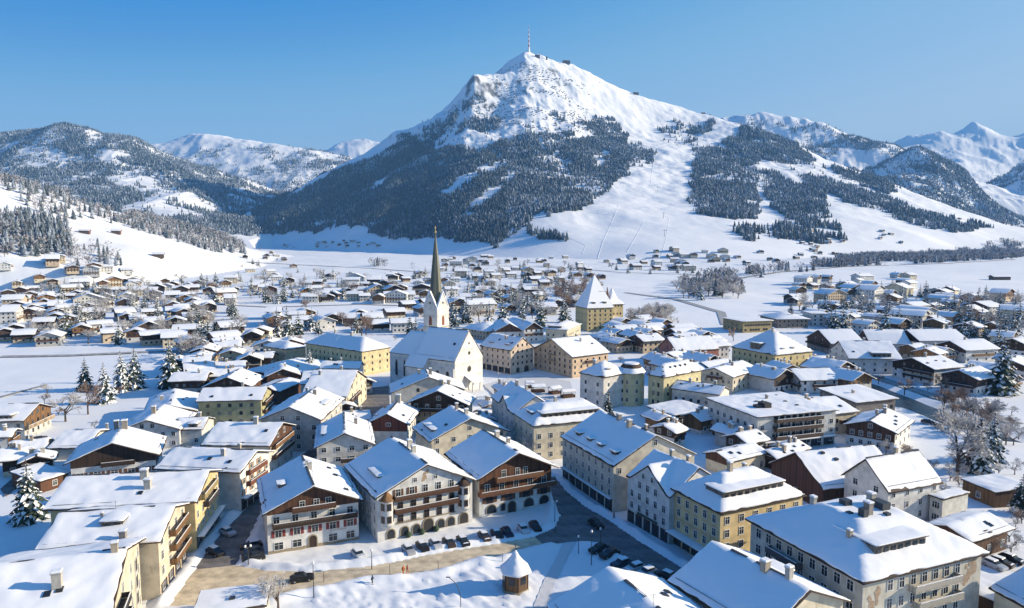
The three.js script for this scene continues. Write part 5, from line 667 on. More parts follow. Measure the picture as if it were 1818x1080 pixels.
    const prof = [[4.3, 33.6], [3.55, 37.5], [2.9, 41.5], [2.3, 49], [1.25, 59], [0.18, 67.6], [0.02, 68.2]].map(p => new THREE.Vector2(p[0], p[1]));
    const spire = add('spire', toFlat(new THREE.LatheGeometry(prof, 8).rotateY(Math.PI / 8).translate(tx, 0, tz)), std([0.125, 0.13, 0.095], 0.55, { map: woodTex }));
    mesh('spire_ball', new THREE.SphereGeometry(0.55, 12, 8).translate(tx, 68.6, tz), goldMat, spire);
    mesh('cross', mergeGeometries([box(0.14, 2.4, 0.14, tx, 70.2, tz), box(1.1, 0.14, 0.14, tx, 70.6, tz)]), goldMat, spire);
  } });
function toFlat(g) { const n = g.toNonIndexed(); n.computeVertexNormals(); return n; }
{ // castle: yellow block under a tall pyramid, with a lower turret
  const b = hit(1052, 588), rx = (px, d) => (px - 909) / FOCAL * d, d = -b.z;
  const c = new THREE.Vector3(rx(1056, d + 8), 0, b.z - 10);
  build({ plot: { c: new THREE.Vector3(c.x, b.y, c.z), W: 21, D: 22, turn: 0.32, g: b.y }, pyr: true, t: 'hip', h: 16, pitch: 65, ov: 0.7, wall: '0.64,0.50,0.26', name: 'castle', cat: 'castle', label: 'yellow castle with a very tall pyramid roof and a darker turret, behind the old town', lod: 1, snow: 0.22, chim: [[0.2, 0.05, 1.5]], dorm: [['R', 0.25, 0.6, 4.2, 5, 2.2, 3], ['F', 0.2, 0.34, 1.4, 1.5, 1.0, 1], ['F', 0.6, 0.74, 1.4, 1.5, 1.0, 1]], win: { sides: 'FR', F: { n: 5, y0: 2.4, fl: 2.9, w: 1.1, hh: 1.6 }, R: { n: 5, y0: 2.4, fl: 2.9, w: 1.1 } },
    extra: q => {
      const o = q.o, tM = plaster('0.62,0.50,0.28'), X = q.hw + 5.5, Z = -3;
      const tw = mesh('turret', box(12, 19.5, 13, X, 8.2, Z), tM, o);
      const f = (x, z) => 17.8 + Math.min((6.8 - Math.abs(x)) * 0.95, (7.3 - Math.abs(z)) * 0.95) + Math.max(0, 3.2 - Math.max(Math.abs(x), Math.abs(z))) * 1.6;
      mesh('turret_eave', box(13.8, 0.3, 14.8, X, 17.7, Z), M.eaveWood, tw); mesh('turret_snow', heightSheet(f, -6.8, 6.8, -7.3, 7.3, 20, 20, 0.3, { noise: 0.04 }).translate(X, 0, Z), M.roofSnow, tw);
      mesh('turret_spire', new THREE.CylinderGeometry(0.15, 1.9, 11, 8).translate(X - 4.5, 24.5, Z + 2), wood(BROWN), tw);
      for (let k = 0; k < 5; k++) mesh('window', box(0.9, 1.1, 0.1, X - 4.4 + k * 2.2, 16.6, Z + 6.52), M.glass, tw);
      for (let k = 0; k < 4; k++) for (let j = 0; j < 2; j++) mesh('window', box(0.9, 1.3, 0.1, X - 3.9 + k * 2.6, 7 + j * 4, Z + 6.52), M.glass, tw);
      mesh('finial', cone(0.25, 0.02, 2.2, 6, q.fn(0, 0) + 0.2), M.metal, q.roof);
    } });
}
{ // round stair tower between the two castle wings
  const p = atHeight(1127, 664, 12.4), o = thing('stair_tower', 'pale yellow rounded stair tower between the white and yellow castle wings', 'castle', p.x, 0, p.z, 0.3);
  const w = mesh('wall', new THREE.CylinderGeometry(5.2, 5.2, 14, 8).rotateY(Math.PI / 8).translate(0, 5.6, -3), plaster('0.62,0.58,0.36'), o);
  const r = mesh('roof', new THREE.CylinderGeometry(3.4, 5.7, 3.4, 8).rotateY(Math.PI / 8).translate(0, 14.3, -3), M.eaveWood, o);
  mesh('snow_cover', new THREE.CylinderGeometry(2.9, 5.8, 3.6, 8).rotateY(Math.PI / 8).translate(0, 14.6, -3), M.roofSnow, r);
  for (const a of [-0.785, 0, 0.785]) for (const y of [2.4, 5.9, 9.4]) { const f = mesh('window', frameGeo(1.05, 1.5), M.frameWhite, o); f.position.set(Math.sin(a) * 4.82, y, Math.cos(a) * 4.82 - 3); f.rotation.y = a; mesh('pane', paneGeo(1.05, 1.5), M.glass, f); }
}
{ // kiosk in the square
  const p = hit(915, 1046), o = thing('kiosk', 'six-sided timber kiosk with bell-shaped snow roof in the middle of the square', 'kiosk', p.x, 0.15, p.z, 0.2); o.scale.setScalar(1.12);
  mesh('base', new THREE.CylinderGeometry(2.3, 2.5, 0.4, 6).translate(0, 0.1, 0), stoneMat, o);
  for (let k = 0; k < 6; k++) { const a = k * Math.PI / 3 + Math.PI / 6, pn = mesh('wall_panel', new RoundedBoxGeometry(2.0, 2.7, 0.1, 1, 0.03), wood(k % 2 ? WARM : '0.16,0.09,0.05'), o); pn.position.set(Math.sin(a) * 1.85, 1.6, Math.cos(a) * 1.85); pn.rotation.y = a; if (k !== 3) mesh('pane', box(1.1, 1.2, 0.06, 0, 0.35, 0.05), M.glass, pn); }
  for (let k = 0; k < 6; k++) { const a = k * Math.PI / 3; mesh('post', box(0.16, 3, 0.16, Math.sin(a) * 2.15, 1.6, Math.cos(a) * 2.15, a), wood(DARK), o); }
  const rf = mesh('roof', new THREE.LatheGeometry([[2.6, 2.95], [2.62, 3.1], [1.5, 4.2], [0.7, 5.2], [0.2, 6.1]].map(q => new THREE.Vector2(...q)), 6), M.eaveWood, o);
  mesh('snow_cover', new THREE.LatheGeometry([[2.72, 3.06], [2.74, 3.4], [1.72, 4.35], [0.86, 5.35], [0.26, 6.35], [0.02, 6.6]].map(q => new THREE.Vector2(...q)), 6), M.roofSnow, rf);
  mesh('finial', mergeGeometries([new THREE.CylinderGeometry(0.05, 0.07, 1.1, 6).translate(0, 7.0, 0), new THREE.SphereGeometry(0.13, 8, 6).translate(0, 7.5, 0)]), M.metal, rf);
}
{ // radio mast and stations on the summit
  const top = (px, d) => { const x = (px - 909) / FOCAL * d; return new THREE.Vector3(x, H(x, -d), -d); };
  const p = top(938, 4600), o = thing('radio_mast', 'tall red and white radio mast on the very summit', 'mast', p.x, p.y - 4, p.z);
  const red = std([0.42, 0.06, 0.04], 0.7), wht = std([0.66, 0.66, 0.66], 0.7);
  mesh('mast_foot', cone(9, 5, 34, 8, 0), wht, o); for (let k = 0; k < 9; k++) mesh('mast_section', cone(4.6 - k * 0.38, 4.25 - k * 0.38, 14.2, 8, 34 + k * 14.2), k % 2 ? wht : red, o); mesh('antenna', cone(0.8, 0.5, 14, 6, 161), wht, o);
  for (const [px, d, w, h, dd, n, l] of [[953, 4560, 34, 20, 22, 'summit_lodge', 'dark summit lodge just right of the radio mast'], [969, 4570, 14, 24, 12, 'summit_hut', 'small dark chapel hut right of the summit lodge'], [1003, 4640, 52, 22, 26, 'lift_station', 'wide lift station on the ridge right of the summit'], [1124, 4690, 38, 18, 22, 'lift_station', 'lift station halfway down the right skyline ridge'], [1242, 4650, 26, 14, 18, 'lift_station', 'lowest lift station on the right skyline ridge']]) {
    const q = top(px, d); build({ plot: { c: new THREE.Vector3(q.x, q.y, q.z), W: w, D: dd, turn: 0.15, g: q.y - 4 }, t: 'e', h: h, pitch: 14, ov: 2.5, wall: '0.12,0.10,0.09', name: n, cat: n.includes('lift') ? 'lift station' : 'hut', label: l, lod: 2, chim: 0, snow: 1.2, win: { sides: 'F', F: { sp: 6, w: 3.5, hh: 5, fl: 8, y0: 8 } } });
  }
  let k = 0; for (const [px, py] of [[1044, 145], [1064, 152], [1124, 182], [1140, 196], [1172, 300], [1168, 340], [1178, 388], [1180, 420], [1290, 240], [1250, 250], [1205, 225]]) { const q = hit(px, py, 1500); if (!q) continue; const g = thing('lift_pylon', 'slim lift pylon standing on the open ski slopes of the big mountain', 'lift pylon', q.x, q.y - 1, q.z, 0, 'lift pylons on the ski slopes'); mesh('mast_pole', cone(1.3, 0.8, 20, 6, 0), M.steel, g); mesh('cross_arm', box(12, 1.4, 1.4, 0, 20, 0), M.steel, g); }
}

{ // stalls with snowy canopies in the small church square
  for (const [px, py, w, d, tn, lb] of [[925, 700, 5, 3.5, 0.3, 'snow-roofed stall nearest the church porch in the small square'], [955, 697, 6, 4, 0.2, 'wider snow-roofed stall in the middle of the small square'], [985, 700, 5, 4, 0.5, 'snow-roofed stall before the tan inn'], [1008, 706, 6, 3.5, 0.4, 'snow-roofed stall beside the white castle wing'], [940, 690, 4, 3, 0.1, 'small stall behind the wider one in the small square']]) {
    const p = hit(px, py), o = thing('market_stall', lb, 'market stall', p.x, p.y + 0.1, p.z, tn); mesh('counter', box(w * 0.9, 1.1, d * 0.8, 0, 0.55, 0), wood(BROWN), o);
    for (const a of [-1, 1]) for (const b of [-1, 1]) mesh('post', box(0.12, 2.6, 0.12, a * w * 0.44, 1.3, b * d * 0.42), wood(DARK), o);
    const f = (x, z) => 2.5 + (d / 2 - Math.abs(z)) * 0.4, r = mesh('roof', heightSheet(f, -w / 2, w / 2, -d / 2, d / 2, 2, 2, 0.08, { bottom: true }), M.eaveWood, o); mesh('snow_cover', heightSheet((x, z) => f(x, z) + 0.085, -w / 2, w / 2, -d / 2, d / 2, 10, 8, 0.3, { noise: 0.06, ox: p.x }), M.roofSnow, r);
  }
}
// ---------- houses of the valley, sown by cluster; every one a thing ----------
const ORD = 'first second third fourth fifth sixth seventh eighth ninth tenth eleventh twelfth thirteenth fourteenth fifteenth sixteenth seventeenth eighteenth nineteenth twentieth'.split(' ');
const WALLS = [[WHITE, 'white'], [WHITE, 'white'], ['0.70,0.69,0.67', 'white'], [CREAM, 'cream'], ['0.50,0.50,0.50', 'grey'], ['0.58,0.47,0.34', 'tan']];
const WOODS = [[BROWN, 'brown'], [DARK, 'dark'], [DARK, 'dark'], ['0.075,0.045,0.035', 'blackish'], [WARM, 'honey-coloured'], ['0.30,0.16,0.065', 'orange']];
function clear(x, z, r) { return !plots.some(([a, b, q]) => (a - x) ** 2 + (b - z) ** 2 < (q * 0.7 + r) ** 2) && !nearRoad(x, z) && !inPoly(x, z, RIVER); }
function village(where, poly, o) {
  const [x0, x1] = [Math.min(...poly.map(p => p[0])), Math.max(...poly.map(p => p[0]))], [y0, y1] = [Math.min(...poly.map(p => p[1])), Math.max(...poly.map(p => p[1]))], found = [];
  for (let k = 0; k < (o.tries || 1500) && found.length < o.n; k++) {
    const px = rr(x0, x1), py = y0 + (y1 - y0) * Math.pow(rnd(), o.bias || 1); if (!inPoly(px, py, poly) || (o.not || []).some(q => inPoly(px, py, q))) continue;
    const p = hit(px, py, 120); if (!p) continue; let W, D; const big = o.big && rnd() < o.big, _ = (W = big ? rr(19, 28) : o.low ? rr(7, 12) : rr(11.5, 17.5), D = big ? rr(15, 21) : o.low ? rr(7, 11) : rr(12, 19)), r = Math.hypot(W, D) / 2;
    if (!clear(p.x, p.z, r * ((o.tight || 0.95) * 0.74))) continue;
    found.push({ p, px, py, W, D, big }); plots.push([p.x, p.z, r]);
  }
  found.sort((a, b) => a.py - b.py); const nr = Math.max(1, Math.round(found.length / 11)), per = Math.ceil(found.length / nr);
  found.forEach((f, i) => { f.row = Math.floor(i / per); });
  for (let r = 0; r < nr; r++) found.filter(f => f.row === r).sort((a, b) => a.px - b.px).forEach((f, i) => { f.k = i; });
  for (const f of found) {
    const [wc, wn] = pick(WALLS), [gc, gn] = pick(WOODS), clad = rnd() < (f.big ? 0.4 : 0.85), t = rnd() < (o.gable ?? 0.6) ? 'g' : 'e', base = o.turn ?? 0.35, turn = base + rr(-0.22, 0.22) + (rnd() < 0.45 ? Math.PI / 2 * (rnd() < 0.5 ? 1 : -1) * 0.98 : 0), h = f.big ? rr(7.5, 10) : o.low ? rr(3, 5.5) : rr(4.9, 6.8);
    const kind = o.tiny ? 'farmhouse' : clad && rnd() < 0.62 ? 'chalet' : 'house';
    const s = { plot: { c: new THREE.Vector3(f.p.x, f.p.y, f.p.z), W: f.W, D: f.D, turn, g: f.p.y }, t, h, pitch: rr(17, 24), ov: rr(0.9, 1.3), ovg: rr(1.1, 1.7), wall: wc, name: kind, cat: kind, win: { sides: 'FLR', sp: 2.9, w: 1.15, hh: 1.3, y0: 1.8 }, snow: 0.45 };
    if (clad) s.clad = [[t === 'g' ? 'FB' : 'LR', rnd() < 0.35 ? h - 1.6 : h - 3.2, gc]].concat(rnd() < 0.5 ? [[t === 'g' ? 'LR' : 'F', h - 2.9, gc]] : []); if (rnd() < 0.75) s.balc = [[t === 'g' ? 'F' : rnd() < 0.5 ? 'R' : 'F', 3.1, 0.05, 0.95, 1.3, gc]];
    const bigN = f.big ? 'large ' : ''; if (o.tiny) { s.label = o.tiny; s.group = o.group; } else s.label = `${bigN}${wn} ${kind}${f.big ? '' : clad ? ` with ${gn} gable` : ' with plain walls'}, ${ORD[f.k] || 'last'} from left in ${nr > 1 ? ORD[f.row] + ' row' : 'row'} ${where}`;
    build(s);
  }
  console.log(where, found.length);
}
const FIELD = [[[372, 545], [480, 543], [482, 578], [372, 582]], [[0, 628], [300, 625], [330, 660], [0, 730]]];
village('left of river, near castle', [[1062, 606], [1085, 584], [1120, 580], [1200, 588], [1262, 618], [1290, 640], [1240, 650], [1205, 612], [1120, 628], [1060, 622]], { n: 22, tight: 0.7, gable: 0.5, turn: 0.5 });
village('between river bend and apartment block', [[1330, 694], [1440, 654], [1500, 690], [1560, 716], [1490, 706], [1440, 700]], { n: 5, tight: 0.7, turn: 0.5 });
village('left of the convent', [[330, 640], [430, 610], [470, 600], [560, 650], [520, 690], [350, 690]], { n: 14, tight: 0.7, turn: 0.3 });
village('behind the castle pavilion', [[1235, 640], [1300, 690], [1240, 690], [1190, 672], [1130, 650], [1180, 640]], { n: 6, tight: 0.65, turn: 0.5 });
village('in the middle courtyards', [[560, 700], [640, 690], [720, 735], [900, 700], [900, 780], [740, 775], [560, 770]], { n: 8, tight: 0.62, low: true, turn: 0.4 });
village('behind the long pale town house', [[1130, 755], [1250, 750], [1420, 820], [1320, 850], [1230, 822]], { n: 7, tight: 0.62, low: true, turn: 0.6 });
village('near the left road', [[0, 800], [70, 790], [90, 830], [40, 900], [0, 920]], { n: 4, tight: 0.7, low: true, turn: 0.3 });
village('along the far river bank', [[1480, 640], [1580, 668], [1700, 700], [1818, 700], [1818, 640], [1760, 640], [1570, 620]], { n: 9, tight: 0.7, turn: 0.6 });
village('below the left hillside', [[0, 462], [60, 455], [180, 482], [250, 486], [330, 500], [420, 500], [440, 540], [392, 560], [420, 604], [428, 645], [380, 652], [300, 618], [150, 612], [0, 622]], { n: 120, big: 0.07, not: FIELD, tries: 8000, tight: 0.82, turn: 0.55 });
village('across fields behind the church', [[538, 494], [620, 490], [760, 490], [760, 536], [690, 540], [540, 538]], { n: 48, big: 0.1, tight: 0.85, turn: 0.2 });
village('behind the spire, before mountain', [[776, 468], [900, 462], [1010, 466], [1080, 480], [1050, 545], [985, 558], [900, 560], [800, 562], [780, 535]], { n: 80, tries: 5000, big: 0.1, tight: 0.85, turn: 0.3 });
village('beside the convent field', [[470, 560], [560, 566], [690, 572], [750, 585], [690, 600], [640, 588], [470, 596]], { n: 14, tight: 0.85 });
village('left of the church field', [[420, 455], [500, 450], [530, 480], [520, 520], [440, 530], [425, 500]], { n: 18, tight: 0.85 });
village('at right beyond the river', [[1400, 512], [1470, 494], [1560, 492], [1640, 496], [1700, 522], [1818, 534], [1818, 640], [1766, 606], [1700, 596], [1580, 590], [1500, 596], [1440, 580], [1400, 560]], { n: 66, tries: 5000, big: 0.34, tight: 0.85, turn: 0.6 });
village('left behind the olive block', [[300, 655], [420, 655], [520, 690], [520, 720], [470, 700], [340, 700]], { n: 3, tight: 0.75 });
village('under the ski slope', [[1090, 452], [1180, 446], [1290, 448], [1290, 476], [1200, 486], [1100, 478]], { n: 28, big: 0.6, tight: 0.8, turn: 0.1 });
village('along the mountain foot, centre', [[785, 456], [1075, 460], [1080, 470], [785, 466]], { n: 12, tight: 0.9, turn: 0.2 });
village('below the lower farm slope', [[1300, 452], [1480, 440], [1490, 456], [1310, 474]], { n: 12, tight: 0.9, turn: 0.2 });
village('between spire and convent', [[690, 548], [760, 545], [760, 600], [700, 604]], { n: 5, tight: 0.7 });
village('far', [[500, 434], [600, 428], [690, 432], [690, 438], [600, 440], [510, 442]], { n: 24, tiny: 'tiny snow-roofed house in the far hamlet in the mountain shadow', group: 'houses of the far hamlet under the wooded flank', tight: 0.9 });
village('farms', [[1300, 395], [1480, 400], [1500, 440], [1440, 445], [1310, 415]], { n: 16, tiny: 'scattered snow-roofed farmhouse on the lower slope right of the ski run', group: 'farmhouses right of the ski run', tight: 1.6 });
village('farms2', [[1550, 400], [1610, 405], [1600, 436], [1560, 436]], { n: 5, tiny: 'lone farm building on the open white slope far right', group: 'farm buildings on the open right slope', tight: 1.6 });
village('farms3', [[1670, 384], [1740, 392], [1730, 402], [1680, 396]], { n: 5, tiny: 'tiny farmhouse on the meadow shelf below the dark knoll', group: 'farmhouses below the dark knoll', tight: 1.2 });
for (const [px, py, W, D, turn, l] of [[281, 457, 17, 12, 0.35, 'lone brown barn on the white hillside meadow'], [150, 415, 17, 12, 0.3, 'weathered barn, left one of two high on the hillside'], [206, 415, 16, 12, 0.3, 'reddish barn, right one of two high on the hillside'], [862, 457, 30, 20, 0.2, 'farmhouse with bright roof at the foot of the wooded mountain'], [1775, 497, 30, 12, 0.1, 'long low farm shed on the white field far right'], [98, 398, 16, 12, 0.2, 'dark hut among trees at the top of the left hillside']]) {
  const p = hit(px, py, 300); build({ plot: { c: p, W, D, turn, g: p.y }, t: 'e', h: 4.6, pitch: 22, ov: 1.2, wall: '0.17,0.12,0.09', clad: [['R', 0.3, l.includes('red') ? '0.22,0.07,0.05' : BROWN], ['F', 0.3, '0.13,0.10,0.085']], name: 'barn', cat: 'barn', label: l, chim: 0, lod: 2, win: { sides: '' } });
}

// fields: ploughed tracks, a stream edge, fences
function strip(px, width, y, mat, name) { // a band over the valley floor along pixels
  const pts = []; for (let i = 0; i < px.length - 1; i++) for (let k = 0; k < 10; k++) { const p = hit(lerp(px[i][0], px[i + 1][0], k / 10), lerp(px[i][1], px[i + 1][1], k / 10), 60); if (p) pts.push(p); }
  const c = new THREE.CatmullRomCurve3(pts), n = pts.length * 3, q = [], ix = [], uv = []; let len = 0, prev = null;
  for (let i = 0; i <= n; i++) { const a = c.getPoint(i / n), t = c.getTangent(i / n), s = new THREE.Vector3(t.z, 0, -t.x).normalize(); if (prev) len += prev.distanceTo(a); prev = a; for (const k of [-1, 1]) { const x = a.x + s.x * k * width / 2, z = a.z + s.z * k * width / 2; q.push(x, H(x, z) + y, z); uv.push((k + 1) / 2 * width / 6, len / 6); } if (i) { const b = 2 * i; ix.push(b - 2, b - 1, b, b - 1, b + 1, b); } }
  return struct(name, geoFrom(q, ix, { uv }), mat);
}
const wet = std([0.40, 0.33, 0.24], 0.7, { map: roadTex }), trodden = std([0.40, 0.40, 0.40], 0.9, { map: roadTex }), darkTrack = std([0.17, 0.165, 0.16], 0.9, { map: roadTex });
strip([[440, 466], [520, 470], [640, 476], [760, 484]], 7, 0.5, darkTrack, 'stream'); strip([[1290, 498], [1380, 484], [1500, 474], [1680, 468], [1818, 460]], 7, 0.5, darkTrack, 'stream'); strip([[0, 634], [120, 632], [300, 624], [360, 655]], 6, 0.3, trodden, 'track'); strip([[0, 706], [90, 682]], 2.2, 0.3, trodden, 'ski_track');
strip([[380, 620], [420, 600], [470, 585], [600, 560]], 6, 0.35, trodden, 'track'); strip([[1110, 520], [1200, 532], [1280, 555], [1290, 580]], 7, 0.35, trodden, 'track'); strip([[770, 545], [640, 541], [480, 546], [360, 540]], 5, 0.35, trodden, 'track'); strip([[800, 470], [1010, 476], [1100, 484], [1290, 490]], 6, 0.4, trodden, 'track'); strip([[1440, 640], [1560, 672], [1700, 718], [1818, 758]], 6, 0.3, trodden, 'track');
// ---------- trees ----------
function makeConifer(sd, hgt, frost, whorls = 15, per = 9) { // trunk, drooping boughs, snow lying on the boughs
  let s = sd; const r = () => { s = (s * 16807) % 2147483647; return s / 2147483647; };
  const gp_ = [], sp = [];
  for (let w = 0; w < whorls; w++) {
    const f = w / (whorls - 1), y = hgt * (0.10 + 0.86 * f), L = hgt * (0.285 * Math.pow(1 - f, 0.8) + 0.012), n = Math.max(4, Math.round(per * (1 - 0.5 * f))), off = r() * 6.28;
    for (let b = 0; b < n; b++) {
      const a = off + b / n * 6.283 + (r() - 0.5) * 0.5, l = L * (0.72 + 0.5 * r()), dx = Math.cos(a), dz = Math.sin(a), wd = l * (0.24 + 0.12 * r()), up = 0.10 + 0.15 * f, dr = 0.42 + 0.25 * r(), seg = 4, pts = [];
      for (let k = 0; k <= seg; k++) { const t = k / seg, q = wd * Math.sin(Math.PI * Math.min(1, 0.16 + t * 0.86)) * (0.8 + 0.5 * r()) + 0.03; pts.push([dx * l * t, y + l * (up * t - dr * t * t) , dz * l * t, q]); }
      for (let k = 0; k < seg; k++) {
        const [x0, y0, z0, q0] = pts[k], [x1, y1, z1, q1] = pts[k + 1];
        for (const sg of [-1, 1]) {
          const jag = 0.65 + 0.5 * r(), e0 = [x0 - dz * q0 * sg, y0 - q0 * 0.55, z0 + dx * q0 * sg], e1 = [x1 - dz * q1 * sg * jag - dx * 0.1 * l, y1 - q1 * 0.55, z1 + dx * q1 * sg * jag - dz * 0.1 * l];
          gp_.push(x0, y0, z0, ...e0, ...e1, x0, y0, z0, ...e1, x1, y1, z1);
          if (r() < frost) { const c = 0.50 + 0.4 * r(), li = 0.05 * hgt / 20 + 0.05; const m0 = [x0 + (e0[0] - x0) * c, y0 + (e0[1] - y0) * c + li, z0 + (e0[2] - z0) * c], m1 = [x1 + (e1[0] - x1) * c, y1 + (e1[1] - y1) * c + li, z1 + (e1[2] - z1) * c]; sp.push(x0, y0 + li * 1.9, z0, ...m0, ...m1, x0, y0 + li * 1.9, z0, ...m1, x1, y1 + li * 1.9, z1); }
        }
      }
    }
  }
  return { trunk: new THREE.CylinderGeometry(hgt * 0.006, hgt * 0.018, hgt, 7).translate(0, hgt / 2 - 0.4, 0), crown: geoFrom(gp_), snow: geoFrom(sp) };
}
function makeBare(sd, hgt, spread = 0.62) { // branching limbs; the twigs carry frost
  let s = sd; const r = () => { s = (s * 16807) % 2147483647; return s / 2147483647; };
  const tr = [], tw = [], up = new THREE.Vector3(0, 1, 0);
  const limb = (p, d, l, rad, lev) => {
    const e = p.clone().addScaledVector(d, l), q = new THREE.Quaternion().setFromUnitVectors(up, d), sides = lev < 2 ? 6 : 3;
    rad = Math.max(rad, hgt * 0.0034); const g = new THREE.CylinderGeometry(rad * 0.66, rad, l, sides, 1, true).translate(0, l / 2, 0).applyQuaternion(q).translate(p.x, p.y, p.z); (lev < 2 ? tr : tw).push(g);
    if (lev >= 5) return; const n = lev === 0 ? 5 : lev < 3 ? 3 + (r() < 0.5 ? 1 : 0) : 3;
    for (let k = 0; k < n; k++) { const ax = new THREE.Vector3(r() - 0.5, r() * 0.3 - 0.1, r() - 0.5).normalize(), nd = d.clone().applyAxisAngle(ax.cross(d).normalize(), (lev === 0 ? 0.75 : spread) * (0.55 + 0.8 * r())); nd.y += 0.10; nd.normalize(); limb(p.clone().addScaledVector(d, l * (lev === 0 ? 0.6 + 0.4 * k / n : 0.55 + 0.45 * r())), nd, l * (lev === 0 ? 0.72 : 0.70) * (0.8 + 0.35 * r()), rad * 0.56, lev + 1); }
  };
  limb(new THREE.Vector3(0, -0.3, 0), up.clone(), hgt * 0.3, hgt * 0.022, 0);
  return { trunk: mergeGeometries(tr), crown: mergeGeometries(tw) };
}
const needle = new THREE.MeshStandardMaterial({ color: lin(0.030, 0.050, 0.034), roughness: 1, side: THREE.DoubleSide }), needleDark = new THREE.MeshStandardMaterial({ color: lin(0.020, 0.036, 0.03), roughness: 1, side: THREE.DoubleSide });
const treeSnow = new THREE.MeshStandardMaterial({ color: lin(0.78, 0.79, 0.80), roughness: 0.9, side: THREE.DoubleSide }), bark = std([0.085, 0.06, 0.045], 0.95), frostTwig = std([0.44, 0.43, 0.43], 0.95), brownTwig = std([0.24, 0.165, 0.13], 0.95);
const CON = [[11, 0.42], [23, 0.66], [37, 0.24]].map(([sd, fr]) => makeConifer(sd * 7919, 20, fr)), CONL = [[5, 0.55], [9, 0.3]].map(([sd, fr]) => makeConifer(sd * 104729, 20, fr, 11, 7));
const BARE = [101, 202, 303].map(k => makeBare(k * 6151, 14)), BUSH = makeBare(424243, 6, 0.9);
const protos = {};
function tree(kind, px, py, hgt, label, group, p = null) {
  p = p || hit(px, py, 60); const far = Math.hypot(p.x, p.z) > 420, name = kind.startsWith('con') ? 'conifer' : kind === 'bush' ? 'shrub' : 'bare_tree', key = kind + far;
  let o;
  if (!protos[key]) {
    o = new THREE.Group(); protos[key] = o;
    if (kind.startsWith('con')) { const v = +kind.slice(3), g = far ? CONL[v % 2] : CON[v]; mesh('trunk', g.trunk, bark, o); const c = mesh('crown', g.crown, v === 2 ? needleDark : needle, o); mesh('snow_load', g.snow, treeSnow, c).userData = { kind: 'stuff' }; o.base = 20; }
    else if (kind === 'bush') { mesh('crown', BUSH.crown, brownTwig, o); mesh('stems', BUSH.trunk, bark, o); o.base = 5; }
    else { const v = +kind.slice(4), g = BARE[v % 3]; mesh('trunk', g.trunk, bark, o); mesh('crown', g.crown, kind.startsWith('brow') ? brownTwig : frostTwig, o); o.base = 12.5; }
  } else { o = protos[key].clone(); o.base = protos[key].base; }
  const k = hgt / o.base; o.scale.set(k * rr(0.9, 1.15), k, k * rr(0.9, 1.15)); o.name = numbered(name); o.position.set(p.x, p.y - 0.2, p.z); o.rotation.y = rnd() * 6.28; tag(o, label, kind === 'bush' ? 'shrub' : 'tree', group); scene.add(o); return o;
}
